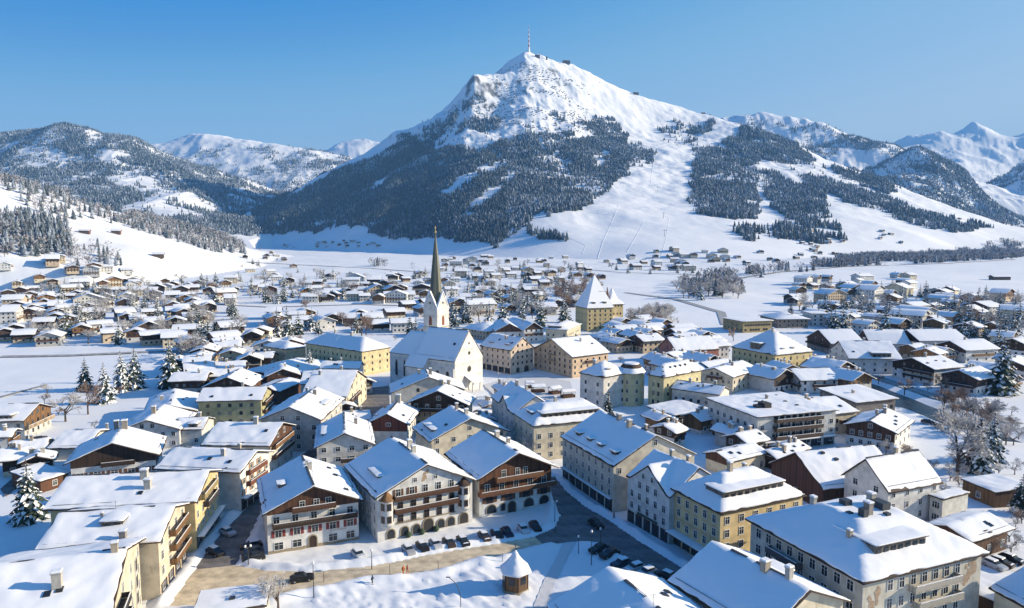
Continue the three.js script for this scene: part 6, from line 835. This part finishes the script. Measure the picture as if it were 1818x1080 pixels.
const T = [
  ['con0', 52, 925, 15, 'tall snow-laden spruce beside the blue-shaded shed at the left edge'],
  ['con0', 302, 688, 22, 'tallest of the snowy firs at the right end of the field row'], ['con1', 240, 690, 19, 'broad frosted fir second from the right in the field row'], ['con1', 216, 694, 18, 'frosted fir in the middle of the field row, left of the broad one'], ['con1', 186, 716, 17, 'bushy white-loaded fir behind the brown bare tree by the road'], ['con0', 152, 694, 15, 'smallest leftmost fir at the edge of the white field'],
  ['bare0', 116, 748, 15, 'large frosted bare tree at the roadside bend, left'], ['brow1', 156, 735, 14, 'brownish bare tree just right of the large frosted one'],
  ['con1', 550, 668, 14, 'wide snowy conifer standing in front of the long yellow convent'],
  ['con2', 492, 598, 20, 'dark fir, left of three in the group before the convent'], ['con0', 510, 596, 21, 'dark fir, middle of three in the group before the convent'], ['con1', 530, 594, 17, 'frosted fir, right of three in the group before the convent'],
  ['bare1', 340, 640, 18, 'white frosted tree with wide crown, left of the convent houses'], ['bare2', 322, 634, 16, 'frosted tree left beside the wide-crowned one'], ['con1', 354, 612, 17, 'frosted fir rising behind the white wide-crowned tree'], ['bare0', 375, 640, 12, 'low frosted tree right of the wide-crowned one'], ['bare1', 408, 640, 10, 'frosted tree in front of the tan house below the field'],
  ['con1', 118, 598, 21, 'big drooping frosted fir in the middle of the left village'], ['con0', 140, 576, 20, 'second drooping fir behind the big one in the left village'], ['con0', 214, 528, 15, 'snowy fir on the upper right of the left village'], ['con1', 236, 530, 14, 'leaning frosted fir beside the upper village houses'],
  ['con0', 352, 514, 15, 'pointed fir, left of the pair at the meadow foot'], ['con0', 364, 514, 14, 'pointed fir, right of the pair at the meadow foot'], ['con1', 384, 538, 17, 'snowy fir left of the flat field'], ['con1', 398, 536, 15, 'snowy fir next to the flat field, right one'], ['con2', 366, 548, 12, 'dark green young fir between houses left of the flat field'],
  ['brow0', 544, 552, 15, 'brown rounded bare tree alone at the field edge'], ['con0', 728, 594, 16, 'fir standing left beside the church tower'], ['con1', 738, 594, 13, 'pale frosted fir touching the church tower on its left'],
  ['con0', 806, 580, 21, 'dark snowy fir immediately right of the spire'], ['con2', 824, 574, 19, 'dark fir second to the right of the spire'], ['bare1', 850, 570, 18, 'white frosted tree right of the firs by the spire'], ['con1', 892, 576, 22, 'largest frosted fir between spire and castle'], ['con2', 926, 572, 19, 'dark pointed fir between spire and castle'], ['bare2', 966, 570, 20, 'broad white frosted tree left of the castle'], ['bare0', 945, 566, 15, 'slim frosted tree left of the broad white one'], ['con1', 846, 508, 17, 'tall frosted fir among houses behind the spire'],
  ['con2', 1079, 742, 11, 'small slender fir in front of the white castle wing'], ['brow1', 1160, 590, 16, 'reddish brown bare tree right of the castle'], ['bare2', 925, 822, 10, 'bare street tree against the cream mansard house'], ['bare0', 904, 706, 9, 'gnarled frosted tree in the small church square'],
  ['con2', 1496, 590, 24, 'very tall dark fir right of the cube-like white house'], ['con1', 1482, 592, 20, 'frosted fir leaning on the very tall dark one'], ['con2', 1528, 588, 13, 'short conical dark fir alone before white roofs'], ['con1', 1572, 596, 20, 'wide snow-laden fir right of the short conical one'],
  ['con0', 1690, 528, 14, 'fir on the edge of the big white field, right'], ['con0', 1722, 588, 22, 'tall fir in the cluster behind the half-timbered gable house'], ['con2', 1742, 590, 20, 'dark fir second in the cluster behind the half-timbered gable house'], ['con1', 1702, 588, 18, 'frosted fir at the left of the cluster behind the half-timbered gable house'], ['brow2', 1776, 592, 16, 'brown pyramidal tree near the right edge'],
  ['con0', 1778, 700, 25, 'huge blue-green fir standing in the shaded garden at right'], ['bare1', 1700, 842, 21, 'tall frosted bare tree in the right garden'], ['con1', 1738, 838, 17, 'massive snow-loaded fir in the right garden'], ['con1', 1762, 818, 15, 'second snow-loaded fir behind the massive one'], ['bare0', 1755, 752, 14, 'frosted tree under the huge blue-green fir'], ['bare2', 1718, 838, 15, 'thin frosted tree between the tall bare one and the fir'], ['con2', 1813, 912, 10, 'dark fir cut by the right edge beside the garden shed'],
  ['brow0', 1606, 700, 10, 'tan bare tree in front of the black-brown balcony chalet'], ['bush', 1560, 680, 6, 'rounded brown bush left of the black-brown balcony chalet'], ['bush', 1612, 808, 5, 'snowy shrub at the corner of the dark brown chalet'], ['brow1', 1302, 606, 11, 'bare tree by the wall of the flat ochre building'],
  ['bare1', 494, 1086, 9, 'white frosted tree at the bottom edge by the flat roof'], ['bare2', 1795, 985, 6, 'small frosted tree behind the parked cars at right'], ['bare0', 1800, 660, 12, 'frosted bushy tree at the right edge'],
];
for (const [k, x, y, h, l] of T) tree(k, x, y, h, l);
function sow(poly, n, kinds, h, label, group, o = {}) { const xs = poly.map(p => p[0]), ys = poly.map(p => p[1]); let c = 0; for (let k = 0; k < n * 12 && c < n; k++) { const px = rr(Math.min(...xs), Math.max(...xs)), py = rr(Math.min(...ys), Math.max(...ys)); if (!inPoly(px, py, poly)) continue; const p = hit(px, py, 100); if (!p || plots.some(([a, b, q]) => (a - p.x) ** 2 + (b - p.z) ** 2 < (q * 0.85 + 1) ** 2) || nearRoad(p.x, p.z)) continue; tree(pick(kinds), 0, 0, rr(...h), label, group, p); c++; } }
sow([[985, 520], [1062, 500], [1062, 540], [985, 552]], 26, ['bare0', 'brow1', 'brow2'], [14, 20], 'brown-grey tree in the clump behind the castle, left', 'trees behind the castle');
sow([[1195, 505], [1310, 490], [1320, 530], [1200, 535]], 40, ['bare0', 'bare1', 'bare2', 'con0'], [14, 21], 'grey frosted tree in the copse between castle and right field', 'trees in the copse right of the castle');
sow([[1118, 570], [1185, 566], [1190, 590], [1120, 592]], 24, ['bare1', 'bare2'], [13, 18], 'slim bare tree in the stand directly right of the castle', 'trees right of the castle');
sow([[60, 500], [420, 500], [420, 620], [60, 610]], 95, ['con0', 'con1', 'bare1', 'bare0', 'bare2', 'con2'], [10, 20], 'snowy tree among the houses of the left village', 'garden trees of the left village');
sow([[440, 490], [760, 490], [760, 540], [440, 540]], 60, ['con0', 'bare1', 'con1', 'bare2'], [11, 19], 'snowy garden tree among the houses beyond the church field', 'garden trees beyond the church field');
sow([[780, 470], [1040, 470], [1040, 560], [780, 560]], 90, ['con0', 'bare1', 'bare0', 'con1', 'bare2', 'con2'], [11, 21], 'snowy garden tree among the houses behind the spire', 'garden trees behind the spire');
sow([[1400, 510], [1818, 530], [1818, 640], [1640, 590], [1400, 580]], 85, ['con0', 'bare1', 'con2', 'con1', 'bare2', 'con0'], [10, 21], 'snowy garden tree among the houses beyond the river', 'garden trees beyond the river');
sow([[1640, 690], [1818, 740], [1818, 800], [1700, 770]], 40, ['bush', 'bare0', 'brow1', 'bare2'], [4, 11], 'low frosted shrub on the shaded river bank at right', 'shrubs on the river bank');
sow([[400, 440], [440, 430], [540, 480], [430, 520]], 14, ['bare1', 'con0'], [10, 16], 'frosted tree by the scattered houses at the hill foot', 'trees at the hill foot');
sow([[1080, 470], [1290, 470], [1290, 486], [1080, 490]], 18, ['bare0', 'con0'], [11, 17], 'small tree among the hotels under the ski slope', 'trees under the ski slope');
sow([[770, 545], [1010, 540], [1010, 580], [770, 590]], 22, ['con2', 'con0', 'con2', 'con1'], [15, 23], 'dark snowy fir in the park belt between spire and castle', 'firs between spire and castle');
sow([[90, 520], [180, 515], [190, 590], [100, 600]], 9, ['con2', 'con0'], [14, 21], 'dark drooping fir in the clump inside the left village', 'dark firs of the left village');
sow([[1460, 540], [1640, 545], [1640, 600], [1460, 590]], 14, ['con2', 'con0', 'con1'], [13, 21], 'dark fir between the white roofs beyond the river', 'dark firs beyond the river');
sow([[1660, 520], [1818, 540], [1818, 620], [1680, 595]], 14, ['con2', 'con0', 'brow2'], [14, 22], 'dark fir among the rear houses at the far right', 'dark firs at the far right');
sow([[470, 565], [700, 570], [690, 600], [480, 600]], 10, ['con2', 'con0', 'brow1'], [10, 17], 'dark tree behind the yellow convent roofs', 'dark trees behind the convent');
sow([[30, 690], [330, 640], [330, 720], [120, 790]], 12, ['bush', 'bare1'], [3, 6], 'low snowy shrub beside the road and fir row at left', 'shrubs along the left road');
sow([[1000, 560], [1300, 600], [1300, 700], [1000, 640]], 12, ['bush', 'bare0', 'con2'], [4, 8], 'small snowy garden tree between the roofs near the castle', 'garden trees near the castle');
sow([[1560, 800], [1818, 820], [1818, 1000], [1740, 990], [1660, 860]], 22, ['bush', 'bare0', 'bare2'], [3, 7], 'low frosted shrub in the gardens at the lower right', 'shrubs of the lower right gardens');
sow([[440, 600], [760, 600], [760, 760], [440, 700]], 14, ['bush', 'bare1'], [3, 7], 'small frosted shrub among the roofs left of the church', 'shrubs left of the church');
// woods on the near left hillside
{
  const W = [[[[-60, 388], [60, 384], [118, 396], [128, 442], [60, 456], [-60, 458]], 1, 9], [[[196, 392], [240, 380], [300, 398], [360, 402], [432, 436], [436, 452], [380, 448], [310, 428], [240, 408]], 0.7, 10.5], [[[-60, 300], [0, 312], [110, 342], [130, 366], [60, 350], [-60, 326]], 0.6, 13], [[[30, 352], [120, 362], [196, 376], [214, 398], [120, 390], [50, 374]], 0.6, 12], [[[104, 442], [172, 436], [216, 458], [216, 480], [130, 474]], 0.5, 9]];
  const sets = [[], [], [], []];
  W.forEach(([poly, dn, step], wi) => { for (let z = -1900; z < -680; z += step) for (let x = -1700; x < -250; x += step) { const a = x + rr(-0.5, 0.5) * step, b = z + rr(-0.5, 0.5) * step, y = LAND.nearHill(a, b); if (y < plain(a, b)) continue; const [u, v] = toPixel({ x: a, y, z: b }); if (!inPoly(u, v, poly) || rnd() > dn || plots.some(([c, d, q]) => (c - a) ** 2 + (d - b) ** 2 < q * q)) continue; const bare = wi === 4 ? 0.7 : wi === 0 ? 0.15 : 0.55; sets[wi === 0 ? 0 : wi === 4 ? 1 : 2].push([a, y, b, rr(13, 21) * (wi === 4 ? 0.8 : 1), rnd() < bare ? 2 : rnd() < 0.55 ? 0 : 1, rr(0.8, 1.2)]); } });
  // belts of leafless and fir wood on the valley floor that read as one mass
  const belts = [[[[1320, 482], [1420, 472], [1500, 462], [1500, 474], [1330, 496]], 7.5], [[[1480, 458], [1600, 452], [1700, 446], [1818, 420], [1818, 458], [1690, 466], [1500, 474]], 8.5], [[[1700, 400], [1818, 385], [1818, 440], [1740, 440]], 10], [[[870, 440], [930, 408], [1000, 430], [1010, 440], [930, 424]], 8], [[[1200, 500], [1300, 484], [1320, 520], [1240, 530]], 11], [[[640, 466], [760, 474], [760, 480], [640, 472]], 11]], bs = [];
  for (const [poly, step] of belts) for (let z = -3300; z < -650; z += step) for (let x = -450; x < 2700; x += step) { const a = x + rr(-0.5, 0.5) * step, b = z + rr(-0.5, 0.5) * step, [u, v] = toPixel({ x: a, y: plain(a, b) + 2, z: b }); if (u < 600 || !inPoly(u, v, poly)) continue; const y = H(a, b); const w = toPixel({ x: a, y, z: b }); if (!inPoly(w[0], w[1], poly) || fbm(a / 45, b / 45, 3) < -0.05 + 0.3 * rnd() || plots.some(([c, d, q]) => (c - a) ** 2 + (d - b) ** 2 < q * q)) continue; bs.push([a, y, b, rr(11, 20), rnd() < 0.68 ? 2 : rnd() < 0.5 ? 0 : 1, rr(0.75, 1.15)]); }
  const geos = [firFar(77, 0.24, 6, 9), firFar(91, 0.62, 6, 9), leaflessFar(515)];
  const names = ['on the left edge of the near hillside', 'above the upper village houses', 'across the upper near hillside'];
  wood_('valley_wood', ['dark snowy firs in the tree belts of the valley floor', 'white frosted firs in the tree belts of the valley floor', 'grey leafless trees in the belts of the valley floor'], bs, geos); console.log('belts', bs.length);
  names.forEach((w, i) => wood_('hillside_wood', ['dark snowy firs ' + w, 'white frosted firs ' + w, 'grey leafless trees ' + w], sets[i], geos));
}
// ---------- cars, lamps, people, small things ----------
const paint = c => std(c, 0.28, { metalness: 0.25 });
function carGeo() {
  const s = new THREE.Shape(); s.moveTo(-2.1, 0.32); s.lineTo(2.05, 0.32); s.quadraticCurveTo(2.2, 0.5, 2.12, 0.78); s.quadraticCurveTo(1.6, 0.95, 1.05, 0.98); s.lineTo(-1.75, 1.02); s.quadraticCurveTo(-2.2, 0.95, -2.15, 0.6); s.lineTo(-2.1, 0.32);
  const body = new THREE.ExtrudeGeometry(s, { depth: 1.56, bevelEnabled: true, bevelSize: 0.1, bevelThickness: 0.1, bevelSegments: 2 }).translate(0, 0, -0.78);
  const c = new THREE.Shape(); c.moveTo(-1.75, 1.0); c.lineTo(1.0, 0.98); c.lineTo(0.35, 1.46); c.quadraticCurveTo(-0.4, 1.55, -1.3, 1.46); c.lineTo(-1.75, 1.0);
  const cab = new THREE.ExtrudeGeometry(c, { depth: 1.3, bevelEnabled: true, bevelSize: 0.05, bevelThickness: 0.08, bevelSegments: 2 }).translate(0, 0, -0.65);
  const rs = new THREE.Shape(); rs.moveTo(-1.35, 1.46); rs.lineTo(0.4, 1.46); rs.lineTo(0.3, 1.54); rs.quadraticCurveTo(-0.4, 1.62, -1.3, 1.54);
  return { body, cab, roof: new THREE.ExtrudeGeometry(rs, { depth: 1.3, bevelEnabled: true, bevelSize: 0.03, bevelThickness: 0.06, bevelSegments: 1 }).translate(0, 0, -0.65) };
}
const CG = carGeo(), tyreG = new THREE.CylinderGeometry(0.33, 0.33, 0.22, 14).rotateX(Math.PI / 2), rimG = new THREE.CylinderGeometry(0.2, 0.2, 0.24, 10).rotateX(Math.PI / 2), tyreM = std([0.015, 0.015, 0.016], 0.9), lampM = std([0.6, 0.6, 0.58], 0.2), tailM = std([0.25, 0.01, 0.01], 0.4);
const hood = heightSheet((x, z) => 0.98 - Math.max(0, x - 1.2) * 0.12, 1.0, 2.0, -0.7, 0.7, 4, 5, 0.09, { noise: 0.04 }), topSnow = heightSheet(() => 1.56, -1.4, 0.35, -0.62, 0.62, 7, 5, 0.13, { noise: 0.05 });
function car(px, py, dirx, diry, colr, snow, label) { // stands at a pixel, its nose towards another pixel
  const p = hit(px, py), q = hit(px + dirx, py + diry), a = Math.atan2(-(q.z - p.z), q.x - p.x), o = thing('parked_car', label, 'car', p.x, 0.02, p.z, a);
  const m = paint(colr); mesh('body', CG.body, m, o); mesh('glasshouse', CG.cab, M.glass, o); mesh('roof', CG.roof, m, o);
  for (const x of [-1.3, 1.32]) for (const z of [-0.78, 0.78]) { const w = mesh('wheel', tyreG, tyreM, o); w.position.set(x, 0.33, z); mesh('rim', rimG, M.steel, w); }
  for (const z of [-0.6, 0.6]) { mesh('headlight', box(0.08, 0.14, 0.34, 2.17, 0.68, z), lampM, o); mesh('tail_light', box(0.08, 0.16, 0.3, -2.19, 0.74, z), tailM, o); }
  if (snow) { mesh('snow_cover', topSnow, M.roofSnow, o); if (snow > 1) mesh('hood_snow', hood, M.roofSnow, o); }
}
const K = [0.018, 0.019, 0.022], S = [0.42, 0.43, 0.45], Wc = [0.62, 0.62, 0.62], Br = [0.07, 0.05, 0.04], Bl = [0.02, 0.03, 0.055];
car(636, 990, 14, 14, Wc, 2, 'white car parked alone in the snow right of the guest house');
[[725, 982, S, 1, 'silver car, leftmost of the row before the white hotel'], [750, 976, K, 1, 'black car, second in the row before the white hotel'], [773, 972, Wc, 1, 'white car, third in the row before the white hotel'], [797, 969, Br, 1, 'dark brown car, fourth in the row before the white hotel'], [822, 966, K, 2, 'black car with snowy bonnet, fifth before the white hotel'], [860, 958, Br, 2, 'large brown snow-roofed car before the gap between both hotels'], [882, 954, K, 1, 'black car right beside the large brown one'], [900, 951, Bl, 0, 'small dark blue car before the timbered chalet hotel'], [929, 945, Wc, 1, 'white car before the timbered chalet hotel'], [950, 940, K, 0, 'long black car at the right end of the parking row']].forEach(([x, y, c, s, l]) => car(x, y, 12, 14, c, s, l));
[[446, 974, 'furthest of three dark cars at the left side of the guest house'], [448, 985, 'middle of three dark cars at the left side of the guest house'], [450, 996, 'nearest of three dark cars at the left side of the guest house']].forEach(([x, y, l], i) => car(x, y, -20, 4, [K, Bl, K][i], i === 0 ? 1 : 0, l));
[[1063, 980, K, 0, 'black car at the top of the right parking lot by the crossing'], [1082, 989, K, 0, 'large black car in the right parking lot'], [1103, 1006, Bl, 1, 'dark car with snowy roof, middle of the right parking lot'], [1127, 1014, S, 2, 'snow-buried silver car in the right parking lot'], [1148, 1022, S, 2, 'snow-buried car nearest the bottom roof, right parking lot']].forEach(([x, y, c, s, l]) => car(x, y, -18, 6, c, s, l));
car(536, 1032, 20, -3, K, 0, 'dark car driving on the tan street behind the frosted tree'); car(1058, 935, 14, 10, K, 0, 'dark car moving through the shaded crossing');
car(1648, 752, 16, 2, Bl, 2, 'dark blue car under snow beside the dark brown chalet'); [[1778, 1004, Br, 'brown snowy car behind the blue corner roof'], [1796, 998, K, 'black snowy car behind the blue corner roof']].forEach(([x, y, c, l]) => car(x, y, 14, 5, c, 2, l));
[[70, 782, K, 'dark car on the road by the bare tree at left'], [1395, 688, Br, 'brown car in the lot below the yellow hipped house'], [1500, 668, S, 'silver car parked at the white river hotel'], [1370, 690, Bl, 'blue car in the lot below the yellow hipped house']].forEach(([x, y, c, l]) => car(x, y, 14, -2, c, 1, l));
[[382, 985, K, 'dark car driving down the shaded street at left'], [404, 950, S, 'silver car driving up the shaded street at left'], [1680, 768, Wc, 'snow-white car in the yard right of the dark brown chalet'], [1668, 760, K, 'black car in the yard right of the dark brown chalet'], [1765, 1008, S, 'silver snowy car, leftmost behind the blue corner roof'], [1190, 1030, K, 'black car on the dark street before the yellow corner house shops'], [1385, 696, K, 'black car in the lot below the yellow hipped house'], [1240, 742, S, 'silver car in the yard of the modern pavilion']].forEach(([x, y, c, l]) => car(x, y, 14, 6, c, 1, l));
function lamp(px, py, h, label, arms = 1, lean = 0) {
  const p = hit(px, py), o = thing('street_lamp', label, 'street lamp', p.x, 0.1, p.z, 0.4);
  mesh('pole', new THREE.CylinderGeometry(0.05, 0.1, h, 8).translate(0, h / 2, 0).applyMatrix4(new THREE.Matrix4().makeShear(0, lean, 0, 0, 0, 0).clone().identity()), M.metal, o);
  const heads = arms === 2 ? [-0.5, 0.5] : [0.0]; if (arms === 2) mesh('cross_arm', box(1.1, 0.07, 0.07, 0, h, 0), M.metal, o);
  for (const x of heads) { const g = mesh('globe', new THREE.SphereGeometry(0.24, 12, 9).translate(x, h + 0.22, 0), std([0.7, 0.7, 0.68], 0.3), o); mesh('lamp_snow', new THREE.SphereGeometry(0.22, 10, 6, 0, 6.3, 0, 1.3).translate(x, h + 0.33, 0), M.roofSnow, g); }
}
lamp(985, 928, 4.6, 'twin-globe lamp on the snowy corner before the timbered chalet hotel', 2); lamp(1027, 984, 3.4, 'globe lamp at the left tip of the right parking lot'); lamp(1050, 1004, 6.6, 'tall thin lamp post in the right parking lot'); lamp(1066, 968, 3.2, 'small globe lamp at the crossing behind the black parked car'); lamp(557, 1062, 6.2, 'tall lamp post beside the tan street at the bottom left of the square'); lamp(441, 1006, 3.8, 'lamp in front of the three dark parked cars', 2); lamp(885, 680, 4, 'lamp post in the small square right of the church'); lamp(1094, 778, 4, 'thin lamp post by the low modern pavilion'); lamp(660, 1012, 3.6, 'short lamp post on the upper edge of the tan street');
{ // bent lamp in the square
  const p = hit(818, 1080), o = thing('street_lamp', 'curved lamp post leaning left over the sunny snow of the square', 'street lamp', p.x, 0, p.z);
  const c = new THREE.CatmullRomCurve3([[0, 0, 0], [-0.1, 2.4, 0], [-0.8, 4.4, 0], [-2.0, 5.6, 0]].map(v => new THREE.Vector3(...v))); mesh('pole', new THREE.TubeGeometry(c, 14, 0.07, 7), M.metal, o); mesh('lamp_head', box(0.7, 0.14, 0.26, -2.2, 5.65, 0), M.metal, o); mesh('lamp_snow', box(0.6, 0.08, 0.22, -2.2, 5.76, 0), M.roofSnow, o);
}
for (const [x, y, l] of [[575, 1034, 'wooden snow stake by the tan street, left'], [692, 1020, 'wooden snow stake by the tan street, beside the orange-clad person'], [778, 1014, 'wooden snow stake by the tan street, right'], [892, 1000, 'snow stake behind the kiosk'], [986, 946, 'short post at the tip of the parking row']]) { const p = hit(x, y), o = thing('snow_stake', l, 'stake', p.x, 0, p.z); mesh('pole', new THREE.CylinderGeometry(0.045, 0.06, 2.2, 6).translate(0, 1.1, 0), wood(BROWN), o); mesh('snow_cap', new THREE.SphereGeometry(0.09, 8, 6).translate(0, 2.22, 0), M.roofSnow, o); }
import { MarchingCubes } from 'three/addons/objects/MarchingCubes.js';
function figure(joints) { // joints: [a, b, ra, rb] capsules in metres, joined softly
  const N = 44, size = 2.1, mc = new MarchingCubes(N, new THREE.MeshBasicMaterial(), false, false, 60000), cap = (p, [a, b, ra, rb]) => { const ab = b.clone().sub(a), t = clamp(p.clone().sub(a).dot(ab) / ab.lengthSq()); return p.distanceTo(a.clone().addScaledVector(ab, t)) - lerp(ra, rb, t); };
  const J = joints.map(([a, b, r, s]) => [new THREE.Vector3(...a), new THREE.Vector3(...b), r, s]), p = new THREE.Vector3();
  for (let k = 0; k < N; k++) for (let j = 0; j < N; j++) for (let i = 0; i < N; i++) { p.set((i / N * 2 - 1) * size / 2, (j / N * 2 - 1) * size / 2 + 0.95, (k / N * 2 - 1) * size / 2); let e = 0; for (const c of J) e += Math.exp(-cap(p, c) * 34); mc.field[i + j * N + k * N * N] = Math.log(e + 1e-9) / 34; }
  mc.isolation = 0; mc.update(); const n = mc.count * 1, g = new THREE.BufferGeometry(); const pa = mc.positionArray.slice(0, n * 3), na = mc.normalArray.slice(0, n * 3);
  for (let i = 0; i < n; i++) { pa[i * 3] *= size / 2; pa[i * 3 + 1] = pa[i * 3 + 1] * size / 2 + 0.95; pa[i * 3 + 2] *= size / 2; }
  g.setAttribute('position', new THREE.BufferAttribute(pa, 3)); g.setAttribute('normal', new THREE.BufferAttribute(na, 3)); return g;
}
const walk = figure([[[0, 1.0, 0], [0, 1.38, 0.02], 0.16, 0.17], [[0, 1.45, 0.02], [0, 1.55, 0.03], 0.06, 0.06], [[0, 1.64, 0.04], [0, 1.70, 0.04], 0.095, 0.09], [[-0.1, 0.95, 0], [-0.11, 0.5, 0.16], 0.1, 0.07], [[-0.11, 0.5, 0.16], [-0.11, 0.06, 0.12], 0.065, 0.05], [[-0.11, 0.05, 0.12], [-0.11, 0.04, 0.28], 0.05, 0.045], [[0.1, 0.95, 0], [0.11, 0.5, -0.06], 0.1, 0.07], [[0.11, 0.5, -0.06], [0.11, 0.06, -0.24], 0.065, 0.05], [[0.11, 0.05, -0.24], [0.11, 0.03, -0.08], 0.05, 0.045], [[-0.2, 1.38, 0], [-0.27, 1.1, -0.1], 0.065, 0.05], [[-0.27, 1.1, -0.1], [-0.26, 0.86, 0.02], 0.05, 0.04], [[0.2, 1.38, 0], [0.27, 1.1, 0.1], 0.065, 0.05], [[0.27, 1.1, 0.1], [0.25, 0.9, 0.26], 0.05, 0.04]]);
function person(px, py, turn, jacket, hat, label) {
  const p = hit(px, py), o = thing('person', label, 'person', p.x, 0.25, p.z, turn); mesh('body', walk, std(jacket, 0.9), o);
  mesh('head', new THREE.SphereGeometry(0.105, 12, 10).scale(0.9, 1.1, 1).translate(0, 1.66, 0.045), std([0.45, 0.28, 0.2], 0.7), o); mesh('hat', new THREE.SphereGeometry(0.118, 12, 8, 0, 6.3, 0, 1.5).translate(0, 1.69, 0.035), std(hat, 0.9), o);
}
person(661, 1040, 1.2, [0.02, 0.03, 0.05], [0.02, 0.02, 0.02], 'person in dark clothes walking on the snowy lower edge of the tan street'); person(716, 1022, 0.5, [0.5, 0.14, 0.03], [0.5, 0.16, 0.04], 'person in orange clothing on the street edge, left of two in orange'); person(723, 1021, 2.6, [0.45, 0.15, 0.05], [0.03, 0.03, 0.03], 'person in orange clothing with dark hat, right of two in orange'); person(1090, 925, 2, [0.02, 0.02, 0.03], [0.02, 0.02, 0.02], 'person in black on the pavement at the pale town house corner');
renderer.render(scene, camera);
